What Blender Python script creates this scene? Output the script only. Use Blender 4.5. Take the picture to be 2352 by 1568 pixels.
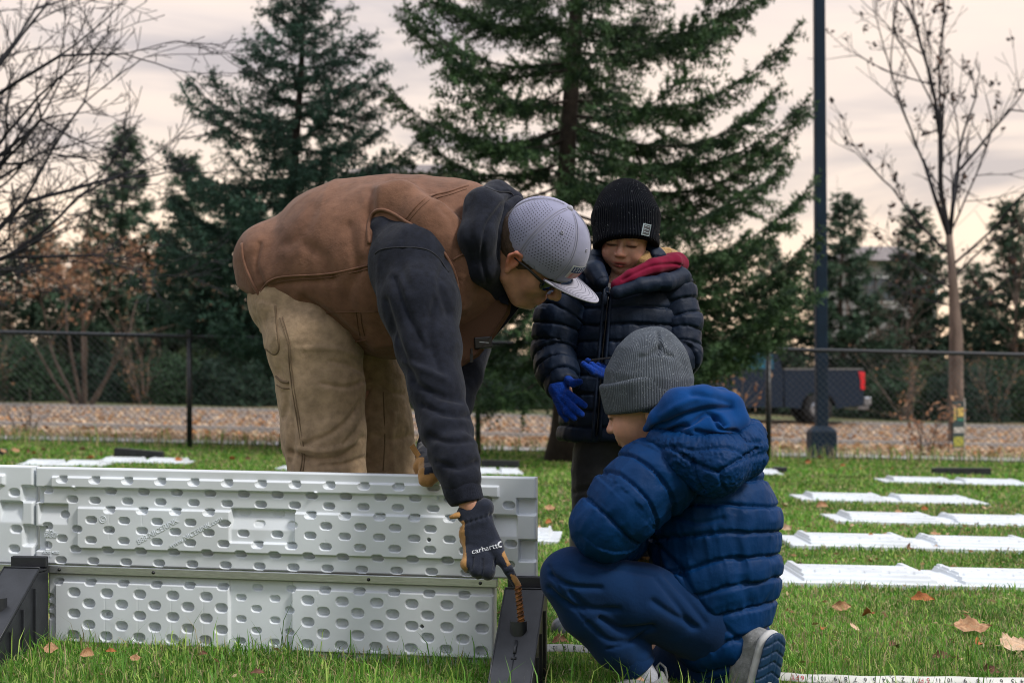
import bpy, math, random
import numpy as np
from mathutils import Vector, Matrix
from mathutils.bvhtree import BVHTree
R = math.radians
for o in list(bpy.data.objects): bpy.data.objects.remove(o)
SC = bpy.context.scene
COL = SC.collection

# ------------------------------------------------------------------ camera
F, CX, HOR, H = 3267.0, 1176.0, 905.0, 0.66      # focal length, centre, horizon (2352 px frame), lens height
cam_d = bpy.data.cameras.new('camera'); cam = bpy.data.objects.new('camera', cam_d); COL.objects.link(cam)
cam.location = (0, 0, H); cam.rotation_euler = (R(90), 0, 0)
cam_d.sensor_width = 36; cam_d.lens = 36*F/2352; cam_d.shift_y = (HOR-784)/2352
cam_d.clip_start = .05; cam_d.clip_end = 3000
cam_d.dof.use_dof = True; cam_d.dof.focus_distance = 3.42; cam_d.dof.aperture_fstop = 5.0
SC.camera = cam

# ------------------------------------------------------------------ sky and sun (soft evening overcast)
SUN_EL, SUN_AZ = 46, 122                          # azimuth measured from +Y (ahead) towards +X (right)
w = bpy.data.worlds.new('World'); SC.world = w; w.use_nodes = True
nt = w.node_tree; nt.nodes.clear()
def N(t, tree=None, **kw):
    n = (tree or nt).nodes.new(t)
    for k, v in kw.items(): setattr(n, k, v)
    return n
def L(a, b, tree=None): (tree or nt).links.new(a, b)
out = N('ShaderNodeOutputWorld'); bg = N('ShaderNodeBackground'); bg.inputs[1].default_value = .10
sky = N('ShaderNodeTexSky', sky_type='NISHITA'); sky.sun_disc = False
sky.sun_elevation = R(SUN_EL); sky.sun_rotation = R(SUN_AZ); sky.dust_density = 3
tc = N('ShaderNodeTexCoord'); sp = N('ShaderNodeSeparateXYZ'); L(tc.outputs['Generated'], sp.inputs[0])
def ramp(pts, interp='LINEAR', tree=None):
    r = N('ShaderNodeValToRGB', tree); cr = r.color_ramp; cr.interpolation = interp
    while len(cr.elements) > 1: cr.elements.remove(cr.elements[-1])
    for i, (p, c) in enumerate(pts):
        e = cr.elements[0] if i == 0 else cr.elements.new(p)
        e.position = p; e.color = tuple(c) + (1,) if len(c) == 3 else c
    return r
# brightness of the cloud sheet by elevation: bright overhead, soft cream near the horizon
el = ramp([(0, (13.2, 9.2, 5.7)), (.06, (11.4, 8.7, 6.2)), (.14, (8.9, 7.4, 6.1)), (.30, (7.7, 6.8, 6.3)), (.5, (8.9, 9.0, 9.5)), (1, (10.6, 11.1, 12.2)) ])
L(sp.outputs['Z'], el.inputs[0])
mp = N('ShaderNodeMapping'); mp.inputs['Scale'].default_value = (1.2, 1.2, 6.5); L(tc.outputs['Generated'], mp.inputs[0])
nz = N('ShaderNodeTexNoise'); nz.inputs['Scale'].default_value = 2.9; nz.inputs['Detail'].default_value = 5; nz.inputs['Roughness'].default_value = .5
nz.inputs['Distortion'].default_value = .4
L(mp.outputs[0], nz.inputs[0])
cr = ramp([(.36, (.62, .65, .74)), (.47, (.93, .93, .96)), (.62, (1.07, 1.04, 1.01))]); L(nz.outputs[0], cr.inputs[0])
mul = N('ShaderNodeMix', data_type='RGBA', blend_type='MULTIPLY'); mul.inputs[0].default_value = 1
L(el.outputs[0], mul.inputs[6]); L(cr.outputs[0], mul.inputs[7])
back = N('ShaderNodeMapRange'); back.inputs[1].default_value = -.5; back.inputs[2].default_value = .35; back.inputs[3].default_value = .46; back.inputs[4].default_value = 1   # unseen low sky behind the lens, dimmed to cut frontal fill
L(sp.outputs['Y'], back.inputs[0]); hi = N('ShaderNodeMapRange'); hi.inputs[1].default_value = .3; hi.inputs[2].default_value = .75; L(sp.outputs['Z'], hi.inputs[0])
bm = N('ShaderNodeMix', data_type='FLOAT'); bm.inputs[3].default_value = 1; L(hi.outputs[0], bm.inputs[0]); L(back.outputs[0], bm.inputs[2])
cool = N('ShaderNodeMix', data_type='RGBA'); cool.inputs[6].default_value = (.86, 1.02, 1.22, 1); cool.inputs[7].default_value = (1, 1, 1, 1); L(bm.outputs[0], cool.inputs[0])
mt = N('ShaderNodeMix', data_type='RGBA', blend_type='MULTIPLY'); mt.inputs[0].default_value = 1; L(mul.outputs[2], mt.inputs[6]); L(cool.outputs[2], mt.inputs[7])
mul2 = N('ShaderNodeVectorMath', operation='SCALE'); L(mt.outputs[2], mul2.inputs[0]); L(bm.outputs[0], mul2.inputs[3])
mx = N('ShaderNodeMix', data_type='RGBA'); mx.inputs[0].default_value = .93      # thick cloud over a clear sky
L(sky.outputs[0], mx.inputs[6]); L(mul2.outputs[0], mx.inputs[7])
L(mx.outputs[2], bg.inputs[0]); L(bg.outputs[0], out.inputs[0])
sd = bpy.data.lights.new('sun', 'SUN'); sd.energy = 2.1; sd.angle = R(11); sd.color = (1, .95, .88)
so = bpy.data.objects.new('sun', sd); COL.objects.link(so)
sv = Vector((math.sin(R(SUN_AZ))*math.cos(R(SUN_EL)), math.cos(R(SUN_AZ))*math.cos(R(SUN_EL)), math.sin(R(SUN_EL))))
so.rotation_euler = sv.to_track_quat('Z', 'Y').to_euler(); so.location = sv*40
SC.view_settings.view_transform = 'Standard'; SC.view_settings.look = 'None'
SC.view_settings.gamma = 1; SC.view_settings.exposure = 0.42
try:
    SC.render.engine = 'CYCLES'; SC.cycles.use_denoising = True; SC.cycles.max_bounces = 6; SC.cycles.diffuse_bounces = 3
    SC.cycles.glossy_bounces = 3; SC.cycles.transmission_bounces = 4; SC.cycles.transparent_max_bounces = 6
    SC.cycles.caustics_reflective = False; SC.cycles.caustics_refractive = False; SC.cycles.use_adaptive_sampling = True
    SC.cycles.adaptive_threshold = .01; SC.cycles.filter_width = 1.0
except Exception: pass

# ------------------------------------------------------------------ helpers
def P(px, py, Y): return np.array(((px-CX)/F*Y, Y, H-(py-HOR)/F*Y))      # a point seen at (px,py), Y metres ahead
def S(r, Y): return r*Y/F
def gz(x, y):
    x = np.asarray(x, float); y = np.asarray(y, float)
    s = np.clip((y-40)/9, 0, 1); s = s*s*(3-2*s)
    return -.022*np.clip(x, -16, 16) + .22*s + np.clip(y-60, 0, 300)*.004
def tag(o, label=None, cat=None, group=None, kind=None):
    if label: o['label'] = label
    if cat: o['category'] = cat
    if group: o['group'] = group
    if kind: o['kind'] = kind
    return o
def empty(name, loc=(0, 0, 0), rz=0):
    o = bpy.data.objects.new(name, None); COL.objects.link(o); o.location = loc; o.rotation_euler = (0, 0, rz)
    o.empty_display_size = .1
    return o
def link(name, me, mat=None, parent=None, world=True):
    o = bpy.data.objects.new(name, me); COL.objects.link(o)
    if mat is not None and not me.materials:
        for m in (mat if isinstance(mat, (list, tuple)) else [mat]): me.materials.append(m)
    if parent is not None:
        o.parent = parent
        if world: o.matrix_parent_inverse = world_of(parent).inverted()
    return o
def world_of(o):
    m = Matrix.LocRotScale(o.location, o.rotation_euler, o.scale)
    if o.parent is not None: m = world_of(o.parent) @ o.matrix_parent_inverse @ m
    return m
def mesh(name, V, Fs, smooth=True, col=None, uv=None, mi=None):
    """V (n,3); Fs: an (m,k) array or a list of such arrays (k = 3 or 4 may differ between them)."""
    me = bpy.data.meshes.new(name); V = np.asarray(V, np.float32)
    if not isinstance(Fs, (list, tuple)): Fs = [Fs]
    Fs = [np.asarray(f, np.int32) for f in Fs if len(f)]
    loops = np.concatenate([f.ravel() for f in Fs]); tot = np.concatenate([np.full(len(f), f.shape[1], np.int32) for f in Fs])
    st = np.concatenate([[0], np.cumsum(tot)[:-1]]).astype(np.int32)
    me.vertices.add(len(V)); me.vertices.foreach_set('co', V.ravel())
    me.loops.add(len(loops)); me.loops.foreach_set('vertex_index', loops)
    me.polygons.add(len(tot)); me.polygons.foreach_set('loop_start', st)
    try: me.polygons.foreach_set('loop_total', tot)
    except Exception: pass
    if mi is not None: me.polygons.foreach_set('material_index', np.asarray(mi, np.int32))
    me.update(calc_edges=True)
    me.polygons.foreach_set('use_smooth', np.full(len(tot), bool(smooth)))
    if col is not None:
        a = me.attributes.new('Col', 'FLOAT_COLOR', 'POINT'); c = np.ones((len(V), 4), np.float32); c[:, :3] = col; a.data.foreach_set('color', c.ravel())
    if uv is not None:
        l = me.uv_layers.new(name='UVMap'); l.data.foreach_set('uv', np.asarray(uv, np.float32)[loops].ravel())
    me.validate(verbose=False)
    return me
class MB:
    """collects boxes, tubes, prisms into ONE mesh"""
    def __init__(s): s.V = []; s.Q = []; s.T = []; s.n = 0
    def add(s, V, Q=(), T=()):
        V = np.asarray(V, float); s.V.append(V)
        if len(Q): s.Q.append(np.asarray(Q)+s.n)
        if len(T): s.T.append(np.asarray(T)+s.n)
        s.n += len(V); return s
    def box(s, c, d, M=None):
        x, y, z = [q/2 for q in d]
        V = np.array([(-x,-y,-z),(x,-y,-z),(x,y,-z),(-x,y,-z),(-x,-y,z),(x,-y,z),(x,y,z),(-x,y,z)])
        if M is not None: V = V @ np.asarray(M).T
        return s.add(V+np.asarray(c, float), [(0,3,2,1),(4,5,6,7),(0,1,5,4),(1,2,6,5),(2,3,7,6),(3,0,4,7)])
    def hexa(s, V): return s.add(V, [(0,3,2,1),(4,5,6,7),(0,1,5,4),(1,2,6,5),(2,3,7,6),(3,0,4,7)])
    def tube(s, pts, r, n=6, cap=True):
        pts = np.asarray(pts, float); m = len(pts); r = np.full(m, r) if np.isscalar(r) else np.asarray(r, float)
        t = np.gradient(pts, axis=0); t /= np.linalg.norm(t, axis=1)[:, None]+1e-12
        up = np.array((0, 0, 1.)) if abs(t[0, 2]) < .9 else np.array((1., 0, 0))
        a = np.zeros_like(t); u = up
        for i in range(m):
            u = u-t[i]*(u@t[i]); nn = np.linalg.norm(u)
            if nn < 1e-6: u = np.cross(t[i], (.3, .5, .8)); nn = np.linalg.norm(u)
            u = u/nn; a[i] = u
        b = np.cross(t, a); th = np.arange(n)*2*np.pi/n
        V = pts[:, None]+r[:, None, None]*(np.cos(th)[None, :, None]*a[:, None]+np.sin(th)[None, :, None]*b[:, None])
        V = V.reshape(-1, 3); i = np.arange(m-1)[:, None]*n; j = np.arange(n)[None]; k = (j+1) % n
        Q = np.stack([i+j, i+k, i+n+k, i+n+j], -1).reshape(-1, 4); T = []
        if cap:
            V = np.vstack([V, pts[0], pts[-1]]); c0 = m*n
            T = [(c0, (q+1) % n, q) for q in range(n)]+[(c0+1, (m-1)*n+q, (m-1)*n+(q+1) % n) for q in range(n)]
        return s.add(V, Q, T)
    def prism(s, poly, y0, y1, axis=1):
        """polygon (a,b) extruded along an axis"""
        n = len(poly); A = np.array(poly, float)
        def mk(y): return np.insert(A, axis, y, axis=1)
        V = np.vstack([mk(y0), mk(y1), mk(y0).mean(0), mk(y1).mean(0)]); i = np.arange(n); j = (i+1) % n
        return s.add(V, np.stack([i, j, j+n, i+n], 1), np.vstack([np.stack([np.full(n, 2*n), j, i], 1), np.stack([np.full(n, 2*n+1), i+n, j+n], 1)]))
    def lathe(s, prof, n=24, c=(0, 0, 0), M=None):
        pr = np.array(prof, float); th = np.arange(n)*2*np.pi/n; m = len(pr)
        V = np.stack([pr[:, None, 0]*np.cos(th), pr[:, None, 0]*np.sin(th), np.repeat(pr[:, 1:2], n, 1)], -1).reshape(-1, 3)
        if M is not None: V = V @ np.asarray(M).T
        i = np.arange(m-1)[:, None]*n; j = np.arange(n)[None]; k = (j+1) % n
        return s.add(V+np.asarray(c, float), np.stack([i+j, i+k, i+n+k, i+n+j], -1).reshape(-1, 4))
    def me(s, name, smooth=False):
        return mesh(name, np.vstack(s.V), ([np.vstack(s.Q)] if s.Q else [])+([np.vstack(s.T)] if s.T else []), smooth)
    def obj(s, name, mat, parent=None, smooth=False, bevel=0, seg=2):
        o = link(name, s.me(name, smooth), mat, parent)
        if bevel:
            b = o.modifiers.new('bevel', 'BEVEL'); b.width = bevel; b.segments = seg; b.limit_method = 'ANGLE'; b.angle_limit = R(35)
        return o
def copy_tree(o, parent=None):
    c = o.copy(); COL.objects.link(c)
    if parent is not None: c.parent = parent
    for ch in [q for q in bpy.data.objects if q.parent == o]: copy_tree(ch, c)
    return c

# materials ---------------------------------------------------------
def material(name, base=(.5, .5, .5), rough=.6, var=0, vscale=8, bump=0, bscale=60, attr=False, sheen=0, spec=.5, metal=0, coat=0, sss=0, two=None, twoscale=5, stretch=None, extra=None, detail=4):
    m = bpy.data.materials.new(name); m.use_nodes = True; t = m.node_tree; b = t.nodes['Principled BSDF']
    b.inputs['Roughness'].default_value = rough; b.inputs['Metallic'].default_value = metal; b.inputs['Specular IOR Level'].default_value = spec
    if sheen: b.inputs['Sheen Weight'].default_value = sheen; b.inputs['Sheen Roughness'].default_value = .5
    if coat: b.inputs['Coat Weight'].default_value = coat; b.inputs['Coat Roughness'].default_value = .15
    if sss: b.inputs['Subsurface Weight'].default_value = sss; b.inputs['Subsurface Radius'].default_value = (.012, .005, .003); b.inputs['Subsurface Scale'].default_value = 1
    tcn = N('ShaderNodeTexCoord', t); vec = tcn.outputs['Object']
    if stretch:
        mpn = N('ShaderNodeMapping', t); mpn.inputs['Scale'].default_value = stretch; L(vec, mpn.inputs[0], t); vec = mpn.outputs[0]
    if attr:
        at = N('ShaderNodeAttribute', t); at.attribute_name = 'Col'; src = at.outputs['Color']
    else:
        rgb = N('ShaderNodeRGB', t); rgb.outputs[0].default_value = tuple(base)+(1,); src = rgb.outputs[0]
    if two is not None:
        n2 = N('ShaderNodeTexNoise', t); n2.inputs['Scale'].default_value = twoscale; n2.inputs['Detail'].default_value = 5; L(vec, n2.inputs[0], t)
        rr = ramp([(.40, (0, 0, 0)), (.62, (1, 1, 1))], tree=t); L(n2.outputs[0], rr.inputs[0], t)
        mm = N('ShaderNodeMix', t, data_type='RGBA'); L(rr.outputs[0], mm.inputs[0], t); L(src, mm.inputs[6], t); mm.inputs[7].default_value = tuple(two)+(1,); src = mm.outputs[2]
    if var:
        n1 = N('ShaderNodeTexNoise', t); n1.inputs['Scale'].default_value = vscale; n1.inputs['Detail'].default_value = detail; L(vec, n1.inputs[0], t)
        mr = N('ShaderNodeMapRange', t); mr.inputs[1].default_value = .3; mr.inputs[2].default_value = .7; mr.inputs[3].default_value = 1-var; mr.inputs[4].default_value = 1+var; L(n1.outputs[0], mr.inputs[0], t)
        vm = N('ShaderNodeVectorMath', t, operation='SCALE'); L(src, vm.inputs[0], t); L(mr.outputs[0], vm.inputs[3], t); src = vm.outputs[0]
    L(src, b.inputs['Base Color'], t)
    if bump:
        n3 = N('ShaderNodeTexNoise', t); n3.inputs['Scale'].default_value = bscale; n3.inputs['Detail'].default_value = 5; n3.inputs['Roughness'].default_value = .6; L(vec, n3.inputs[0], t)
        bn = N('ShaderNodeBump', t); bn.inputs['Strength'].default_value = bump; bn.inputs['Distance'].default_value = .01; L(n3.outputs[0], bn.inputs['Height'], t); L(bn.outputs[0], b.inputs['Normal'], t)
    if extra: extra(t, b, src, tcn)
    return m
def leafmat(name, tr=.35, rough=.6, var=.0):
    """thin foliage: colour from the mesh attribute, some light passes through"""
    m = material(name, attr=True, rough=rough, var=var, vscale=3, spec=.3); t = m.node_tree; b = t.nodes['Principled BSDF']
    o_ = t.nodes['Material Output']; tl = N('ShaderNodeBsdfTranslucent', t); ms = N('ShaderNodeMixShader', t); ms.inputs[0].default_value = tr
    L(b.inputs['Base Color'].links[0].from_socket, tl.inputs[0], t); L(b.outputs[0], ms.inputs[1], t); L(tl.outputs[0], ms.inputs[2], t); L(ms.outputs[0], o_.inputs[0], t)
    return m
M = {}

# numpy noise --------------------------------------------------------
_rs = np.random.RandomState(7); _perm = np.concatenate([_rs.permutation(256)]*3); _val = _rs.rand(256)
def noise(p, seed=0):
    p = np.asarray(p, float)+seed*17.31; i = np.floor(p).astype(int); f = p-i; f = f*f*(3-2*f); i &= 255
    def h(a, b, c): return _val[_perm[_perm[_perm[(i[..., 0]+a) & 255]+((i[..., 1]+b) & 255)]+((i[..., 2]+c) & 255)]]
    fx, fy, fz = f[..., 0], f[..., 1], f[..., 2]; r = 0
    for a in (0, 1):
        for b in (0, 1):
            for c in (0, 1):
                r = r+h(a, b, c)*(fx if a else 1-fx)*(fy if b else 1-fy)*(fz if c else 1-fz)
    return r
def fbm(p, o=3, seed=0):
    r = 0; a = .5; p = np.asarray(p, float)
    for k in range(o): r = r+a*noise(p*2**k, seed+k); a *= .5
    return r/(1-.5**o)
def ridge(p, o=2, seed=0):
    r = 0; a = .5; p = np.asarray(p, float)
    for k in range(o): r = r+a*(1-np.abs(2*noise(p*2**k, seed+k)-1)); a *= .5
    return r/(1-.5**o)
def sstep(a, b, x): t = np.clip((x-a)/(b-a), 0, 1); return t*t*(3-2*t)

# signed-distance modelling ------------------------------------------
class Vol:
    def __init__(s, lo, hi, h):
        s.lo = np.array(lo, float); s.h = h; s.n = np.ceil((np.array(hi)-s.lo)/h).astype(int)+1
        s.f = np.full(s.n, 1.0, np.float32); s.ax = [(s.lo[i]+np.arange(s.n[i])*h) for i in range(3)]
    def _sub(s, lo, hi):
        a = np.clip(np.floor((np.array(lo)-s.lo)/s.h).astype(int), 0, s.n); b = np.clip(np.ceil((np.array(hi)-s.lo)/s.h).astype(int)+1, 0, s.n)
        sl = tuple(slice(x, y) for x, y in zip(a, b))
        g = (s.ax[0][sl[0]][:, None, None], s.ax[1][sl[1]][None, :, None], s.ax[2][sl[2]][None, None, :])
        return sl, g
    def put(s, fn, lo, hi, k=.01, mode='u'):
        m = k+2*s.h; sl, g = s._sub(np.array(lo)-m, np.array(hi)+m)
        if any(q.stop <= q.start for q in sl): return s
        d = fn(*g).astype(np.float32); a = s.f[sl]
        if mode == 's': a = -a
        if k > 0:
            hh = np.clip(.5+.5*(d-a)/k, 0, 1); r = d*(1-hh)+a*hh-k*hh*(1-hh)
        else: r = np.minimum(a, d)
        if mode == 's': r = -r
        s.f[sl] = r
        return s
    # round cone in a space scaled by sc (sc>1 widens along that axis); M: rotation rows
    def cone(s, a, b, ra, rb, k=.01, sc=(1, 1, 1), M=None, mode='u'):
        a = np.asarray(a, float); b = np.asarray(b, float); sc = np.asarray(sc, float); Mx = np.eye(3) if M is None else np.asarray(M, float)
        A = (Mx@a)/sc; B = (Mx@b)/sc; ba = B-A; q = max(ba@ba, 1e-12); rm = max(ra, rb)*sc.max()
        def fn(X, Y, Z):
            p = [(Mx[i, 0]*X+Mx[i, 1]*Y+Mx[i, 2]*Z)/sc[i]-A[i] for i in range(3)] if M is not None else [X/sc[0]-A[0], Y/sc[1]-A[1], Z/sc[2]-A[2]]
            t = np.clip((p[0]*ba[0]+p[1]*ba[1]+p[2]*ba[2])/q, 0, 1)
            d = np.sqrt((p[0]-t*ba[0])**2+(p[1]-t*ba[1])**2+(p[2]-t*ba[2])**2)
            return (d-(ra+(rb-ra)*t))*sc.min()
        return s.put(fn, np.minimum(a, b)-rm, np.maximum(a, b)+rm, k, mode)
    def chain(s, pts, rs, k=.015, sc=(1, 1, 1), M=None):
        for i in range(len(pts)-1): s.cone(pts[i], pts[i+1], rs[i], rs[i+1], k, sc, M)
        return s
    def ell(s, c, r, k=.01, M=None, mode='u'):
        c = np.asarray(c, float); r = np.asarray(r, float); Mx = np.eye(3) if M is None else np.asarray(M, float); rm = r.max()
        def fn(X, Y, Z):
            X = X-c[0]; Y = Y-c[1]; Z = Z-c[2]; q = [(Mx[i, 0]*X+Mx[i, 1]*Y+Mx[i, 2]*Z)/r[i] for i in range(3)]
            k0 = np.sqrt(q[0]**2+q[1]**2+q[2]**2); k1 = np.sqrt((q[0]/r[0])**2+(q[1]/r[1])**2+(q[2]/r[2])**2)+1e-9
            return k0*(k0-1)/k1
        return s.put(fn, c-rm, c+rm, k, mode)
    def box(s, c, d, rnd=.004, k=.006, M=None, mode='u'):
        c = np.asarray(c, float); d = np.asarray(d, float)/2-rnd; Mx = np.eye(3) if M is None else np.asarray(M, float); rm = np.linalg.norm(d+rnd)
        def fn(X, Y, Z):
            X = X-c[0]; Y = Y-c[1]; Z = Z-c[2]; q = [np.abs(Mx[i, 0]*X+Mx[i, 1]*Y+Mx[i, 2]*Z)-d[i] for i in range(3)]
            return np.sqrt(np.maximum(q[0], 0)**2+np.maximum(q[1], 0)**2+np.maximum(q[2], 0)**2)+np.minimum(np.maximum(np.maximum(q[0], q[1]), q[2]), 0)-rnd
        return s.put(fn, c-rm, c+rm, k, mode)
    def half(s, p, n, k=.004):
        """cut away everything on the side n points to"""
        p = np.asarray(p, float); n = np.asarray(n, float)/np.linalg.norm(n)
        X, Y, Z = s.ax[0][:, None, None], s.ax[1][None, :, None], s.ax[2][None, None, :]
        d = ((X-p[0])*n[0]+(Y-p[1])*n[1]+(Z-p[2])*n[2]).astype(np.float32); a = s.f
        hh = np.clip(.5-.5*(a-d)/k, 0, 1); s.f = (a*(1-hh)+d*hh+k*hh*(1-hh)).astype(np.float32); return s
    def shell(s, th): s.f = np.abs(s.f+th/2)-th/2; return s
    def mesh(s, smooth=2):
        f = s.f; ins = f < 0; n = s.n
        c = np.zeros(tuple(n-1), np.int8)
        for a in (0, 1):
            for b in (0, 1):
                for d in (0, 1): c += ins[a:n[0]-1+a, b:n[1]-1+b, d:n[2]-1+d]
        I = np.argwhere((c > 0) & (c < 8)); idx = np.full(tuple(n-1), -1, np.int32); idx[I[:, 0], I[:, 1], I[:, 2]] = np.arange(len(I))
        co = [(a, b, d) for a in (0, 1) for b in (0, 1) for d in (0, 1)]
        val = np.stack([f[I[:, 0]+a, I[:, 1]+b, I[:, 2]+d] for a, b, d in co], 1).astype(float)
        acc = np.zeros((len(I), 3)); cnt = np.zeros(len(I))
        for u in range(8):
            for v in range(u+1, 8):
                if sum(abs(p-q) for p, q in zip(co[u], co[v])) != 1: continue
                m = (val[:, u] < 0) != (val[:, v] < 0); t = val[m, u]/(val[m, u]-val[m, v])
                acc[m] += np.array(co[u])+t[:, None]*(np.array(co[v])-np.array(co[u])); cnt[m] += 1
        V = s.lo+(I+acc/cnt[:, None])*s.h; Q = []
        for ax in range(3):
            o1, o2 = [(1, 2), (2, 0), (0, 1)][ax]
            sa = [slice(None)]*3; sb = [slice(None)]*3; sa[ax] = slice(0, n[ax]-1); sb[ax] = slice(1, n[ax])
            A, B = ins[tuple(sa)], ins[tuple(sb)]; E = np.argwhere(A != B)
            E = E[(E[:, o1] > 0) & (E[:, o2] > 0) & (E[:, o1] < n[o1]-1) & (E[:, o2] < n[o2]-1)]
            if not len(E): continue
            d1 = np.zeros(3, int); d1[o1] = 1; d2 = np.zeros(3, int); d2[o2] = 1
            g = lambda e: idx[e[:, 0], e[:, 1], e[:, 2]]
            q = np.stack([g(E-d1-d2), g(E-d2), g(E), g(E-d1)], 1); fl = ~A[E[:, 0], E[:, 1], E[:, 2]]
            q[fl] = q[fl][:, ::-1]; Q.append(q)
        Q = np.vstack(Q)
        for _ in range(smooth): V = relax(V, Q)
        return V, Q
def relax(V, Q, w=.5):
    acc = np.zeros_like(V); cnt = np.zeros(len(V))
    for a, b in ((0, 1), (1, 2), (2, 3), (3, 0)):
        for x, y in ((a, b), (b, a)):
            for i in range(3): acc[:, i] += np.bincount(Q[:, x], V[Q[:, y], i], len(V))
            cnt += np.bincount(Q[:, x], minlength=len(V))
    return V*(1-w)+w*acc/np.maximum(cnt, 1)[:, None]
def vnormals(V, Q):
    n = np.cross(V[Q[:, 2]]-V[Q[:, 0]], V[Q[:, 3]]-V[Q[:, 1]]) if Q.shape[1] == 4 else np.cross(V[Q[:, 1]]-V[Q[:, 0]], V[Q[:, 2]]-V[Q[:, 0]])
    r = np.zeros_like(V)
    for k in range(Q.shape[1]):
        for i in range(3): r[:, i] += np.bincount(Q[:, k], n[:, i], len(V))
    return r/(np.linalg.norm(r, axis=1)[:, None]+1e-12)
def along(V, pts):
    """arc position on a chain of points, and the offset from it, of every vertex"""
    pts = np.asarray(pts, float); cum = np.concatenate([[0], np.cumsum(np.linalg.norm(np.diff(pts, axis=0), axis=1))])
    best = np.full(len(V), 9e9); s = np.zeros(len(V)); off = np.zeros_like(V); tan = np.zeros_like(V)
    for i in range(len(pts)-1):
        ba = pts[i+1]-pts[i]; l2 = ba@ba; t = (V-pts[i])@ba/l2
        lo = -9 if i == 0 else 0; hi = 9 if i == len(pts)-2 else 1; tc_ = np.clip(t, lo, hi)
        q = V-pts[i]-tc_[:, None]*ba; d = np.linalg.norm(q, axis=1)+.2*np.linalg.norm(ba)*np.maximum(0, np.abs(t-.5)-.5)
        m = d < best; best[m] = d[m]; s[m] = cum[i]+tc_[m]*math.sqrt(l2); off[m] = q[m]; tan[m] = ba/math.sqrt(l2)
    return s, off, tan
def topx(V): return CX+F*V[:, 0]/V[:, 1], HOR-F*(V[:, 2]-H)/V[:, 1]
def catmull(p, n=8):
    p = np.asarray(p, float); q = np.vstack([2*p[0]-p[1], p, 2*p[-1]-p[-2]]); r = []
    for i in range(1, len(q)-2):
        for t in np.arange(n)/n:
            a, b, c, d = q[i-1:i+3]; r.append(.5*(2*b+(c-a)*t+(2*a-5*b+4*c-d)*t*t+(3*b-a-3*c+d)*t**3))
    r.append(p[-1]); return np.array(r)
def polydist(x, y, poly):
    d = np.full(len(x), 1e9); side = np.zeros(len(x)); poly = np.asarray(poly, float)
    for a, b in zip(poly[:-1], poly[1:]):
        ba = b-a; t = np.clip(((x-a[0])*ba[0]+(y-a[1])*ba[1])/(ba@ba), 0, 1); dx = x-a[0]-t*ba[0]; dy = y-a[1]-t*ba[1]; q = np.hypot(dx, dy)
        m = q < d; d[m] = q[m]; side[m] = np.sign(ba[0]*dy[m]-ba[1]*dx[m])
    return d, side
def crease(V, Nn, poly, wpx, depth, sm=True, fade=True):
    """press a fold line (given along its run on the visible side) into the surface"""
    poly = catmull(poly, 6) if sm and len(poly) > 2 else np.array(poly, float); x, y = topx(V); d, _ = polydist(x, y, poly)
    face = np.clip(-(Nn*(V-np.array((0, 0, H)))).sum(1)/np.linalg.norm(V-np.array((0, 0, H)), axis=1)*3, 0, 1)
    return V-Nn*(depth*np.exp(-(d/wpx)**2)*face)[:, None]
def tri_in(x, y, poly):
    poly = np.asarray(poly, float); c = np.zeros(len(x), bool); j = len(poly)-1
    for i in range(len(poly)):
        xi, yi = poly[i]; xj, yj = poly[j]
        c ^= ((yi > y) != (yj > y)) & (x < (xj-xi)*(y-yi)/(yj-yi+1e-12)+xi); j = i
    return c
def project(poly, V, Q, off=.001, n=8):
    """lay a line on a surface: the points where sight lines meet it"""
    bv = BVHTree.FromPolygons([tuple(v) for v in V], [tuple(int(i) for i in q) for q in Q]); r = []
    o = Vector((0, 0, H))
    for x, y in catmull(poly, n):
        d = (Vector(P(x, y, 1.0))-o).normalized(); h_ = bv.ray_cast(o, d)
        if h_[0] is not None: r.append(np.array(h_[0])+np.array(h_[1])*off)
    r = np.array(r)
    if len(r) > 4:
        for _ in range(2): r[1:-1] = (r[:-2]+2*r[1:-1]+r[2:])/4
    return r
def sdf_obj(name, V, Q, mat, parent, col=None, uv=None, label=None):
    o = link(name, mesh(name, V, Q, True, col, uv), mat, parent)
    if label: o['label'] = label
    return o
def frame(fwd, up):
    f = np.array(fwd, float); f /= np.linalg.norm(f); u = np.array(up, float); u -= f*(u@f); u /= np.linalg.norm(u)
    return np.array([f, np.cross(u, f), u])     # rows: forward, left, up
def text_mesh(body, size, depth=.0006, align='CENTER', shear=0, spacing=1):
    c = bpy.data.curves.new('txt', 'FONT'); c.body = body; c.size = size; c.extrude = depth; c.align_x = align; c.align_y = 'CENTER'; c.shear = shear; c.space_character = spacing
    c.resolution_u = 3
    o = bpy.data.objects.new('txt', c); COL.objects.link(o); dg = bpy.context.evaluated_depsgraph_get(); me = bpy.data.meshes.new_from_object(o.evaluated_get(dg))
    bpy.data.objects.remove(o); me.materials.clear(); return me
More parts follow.
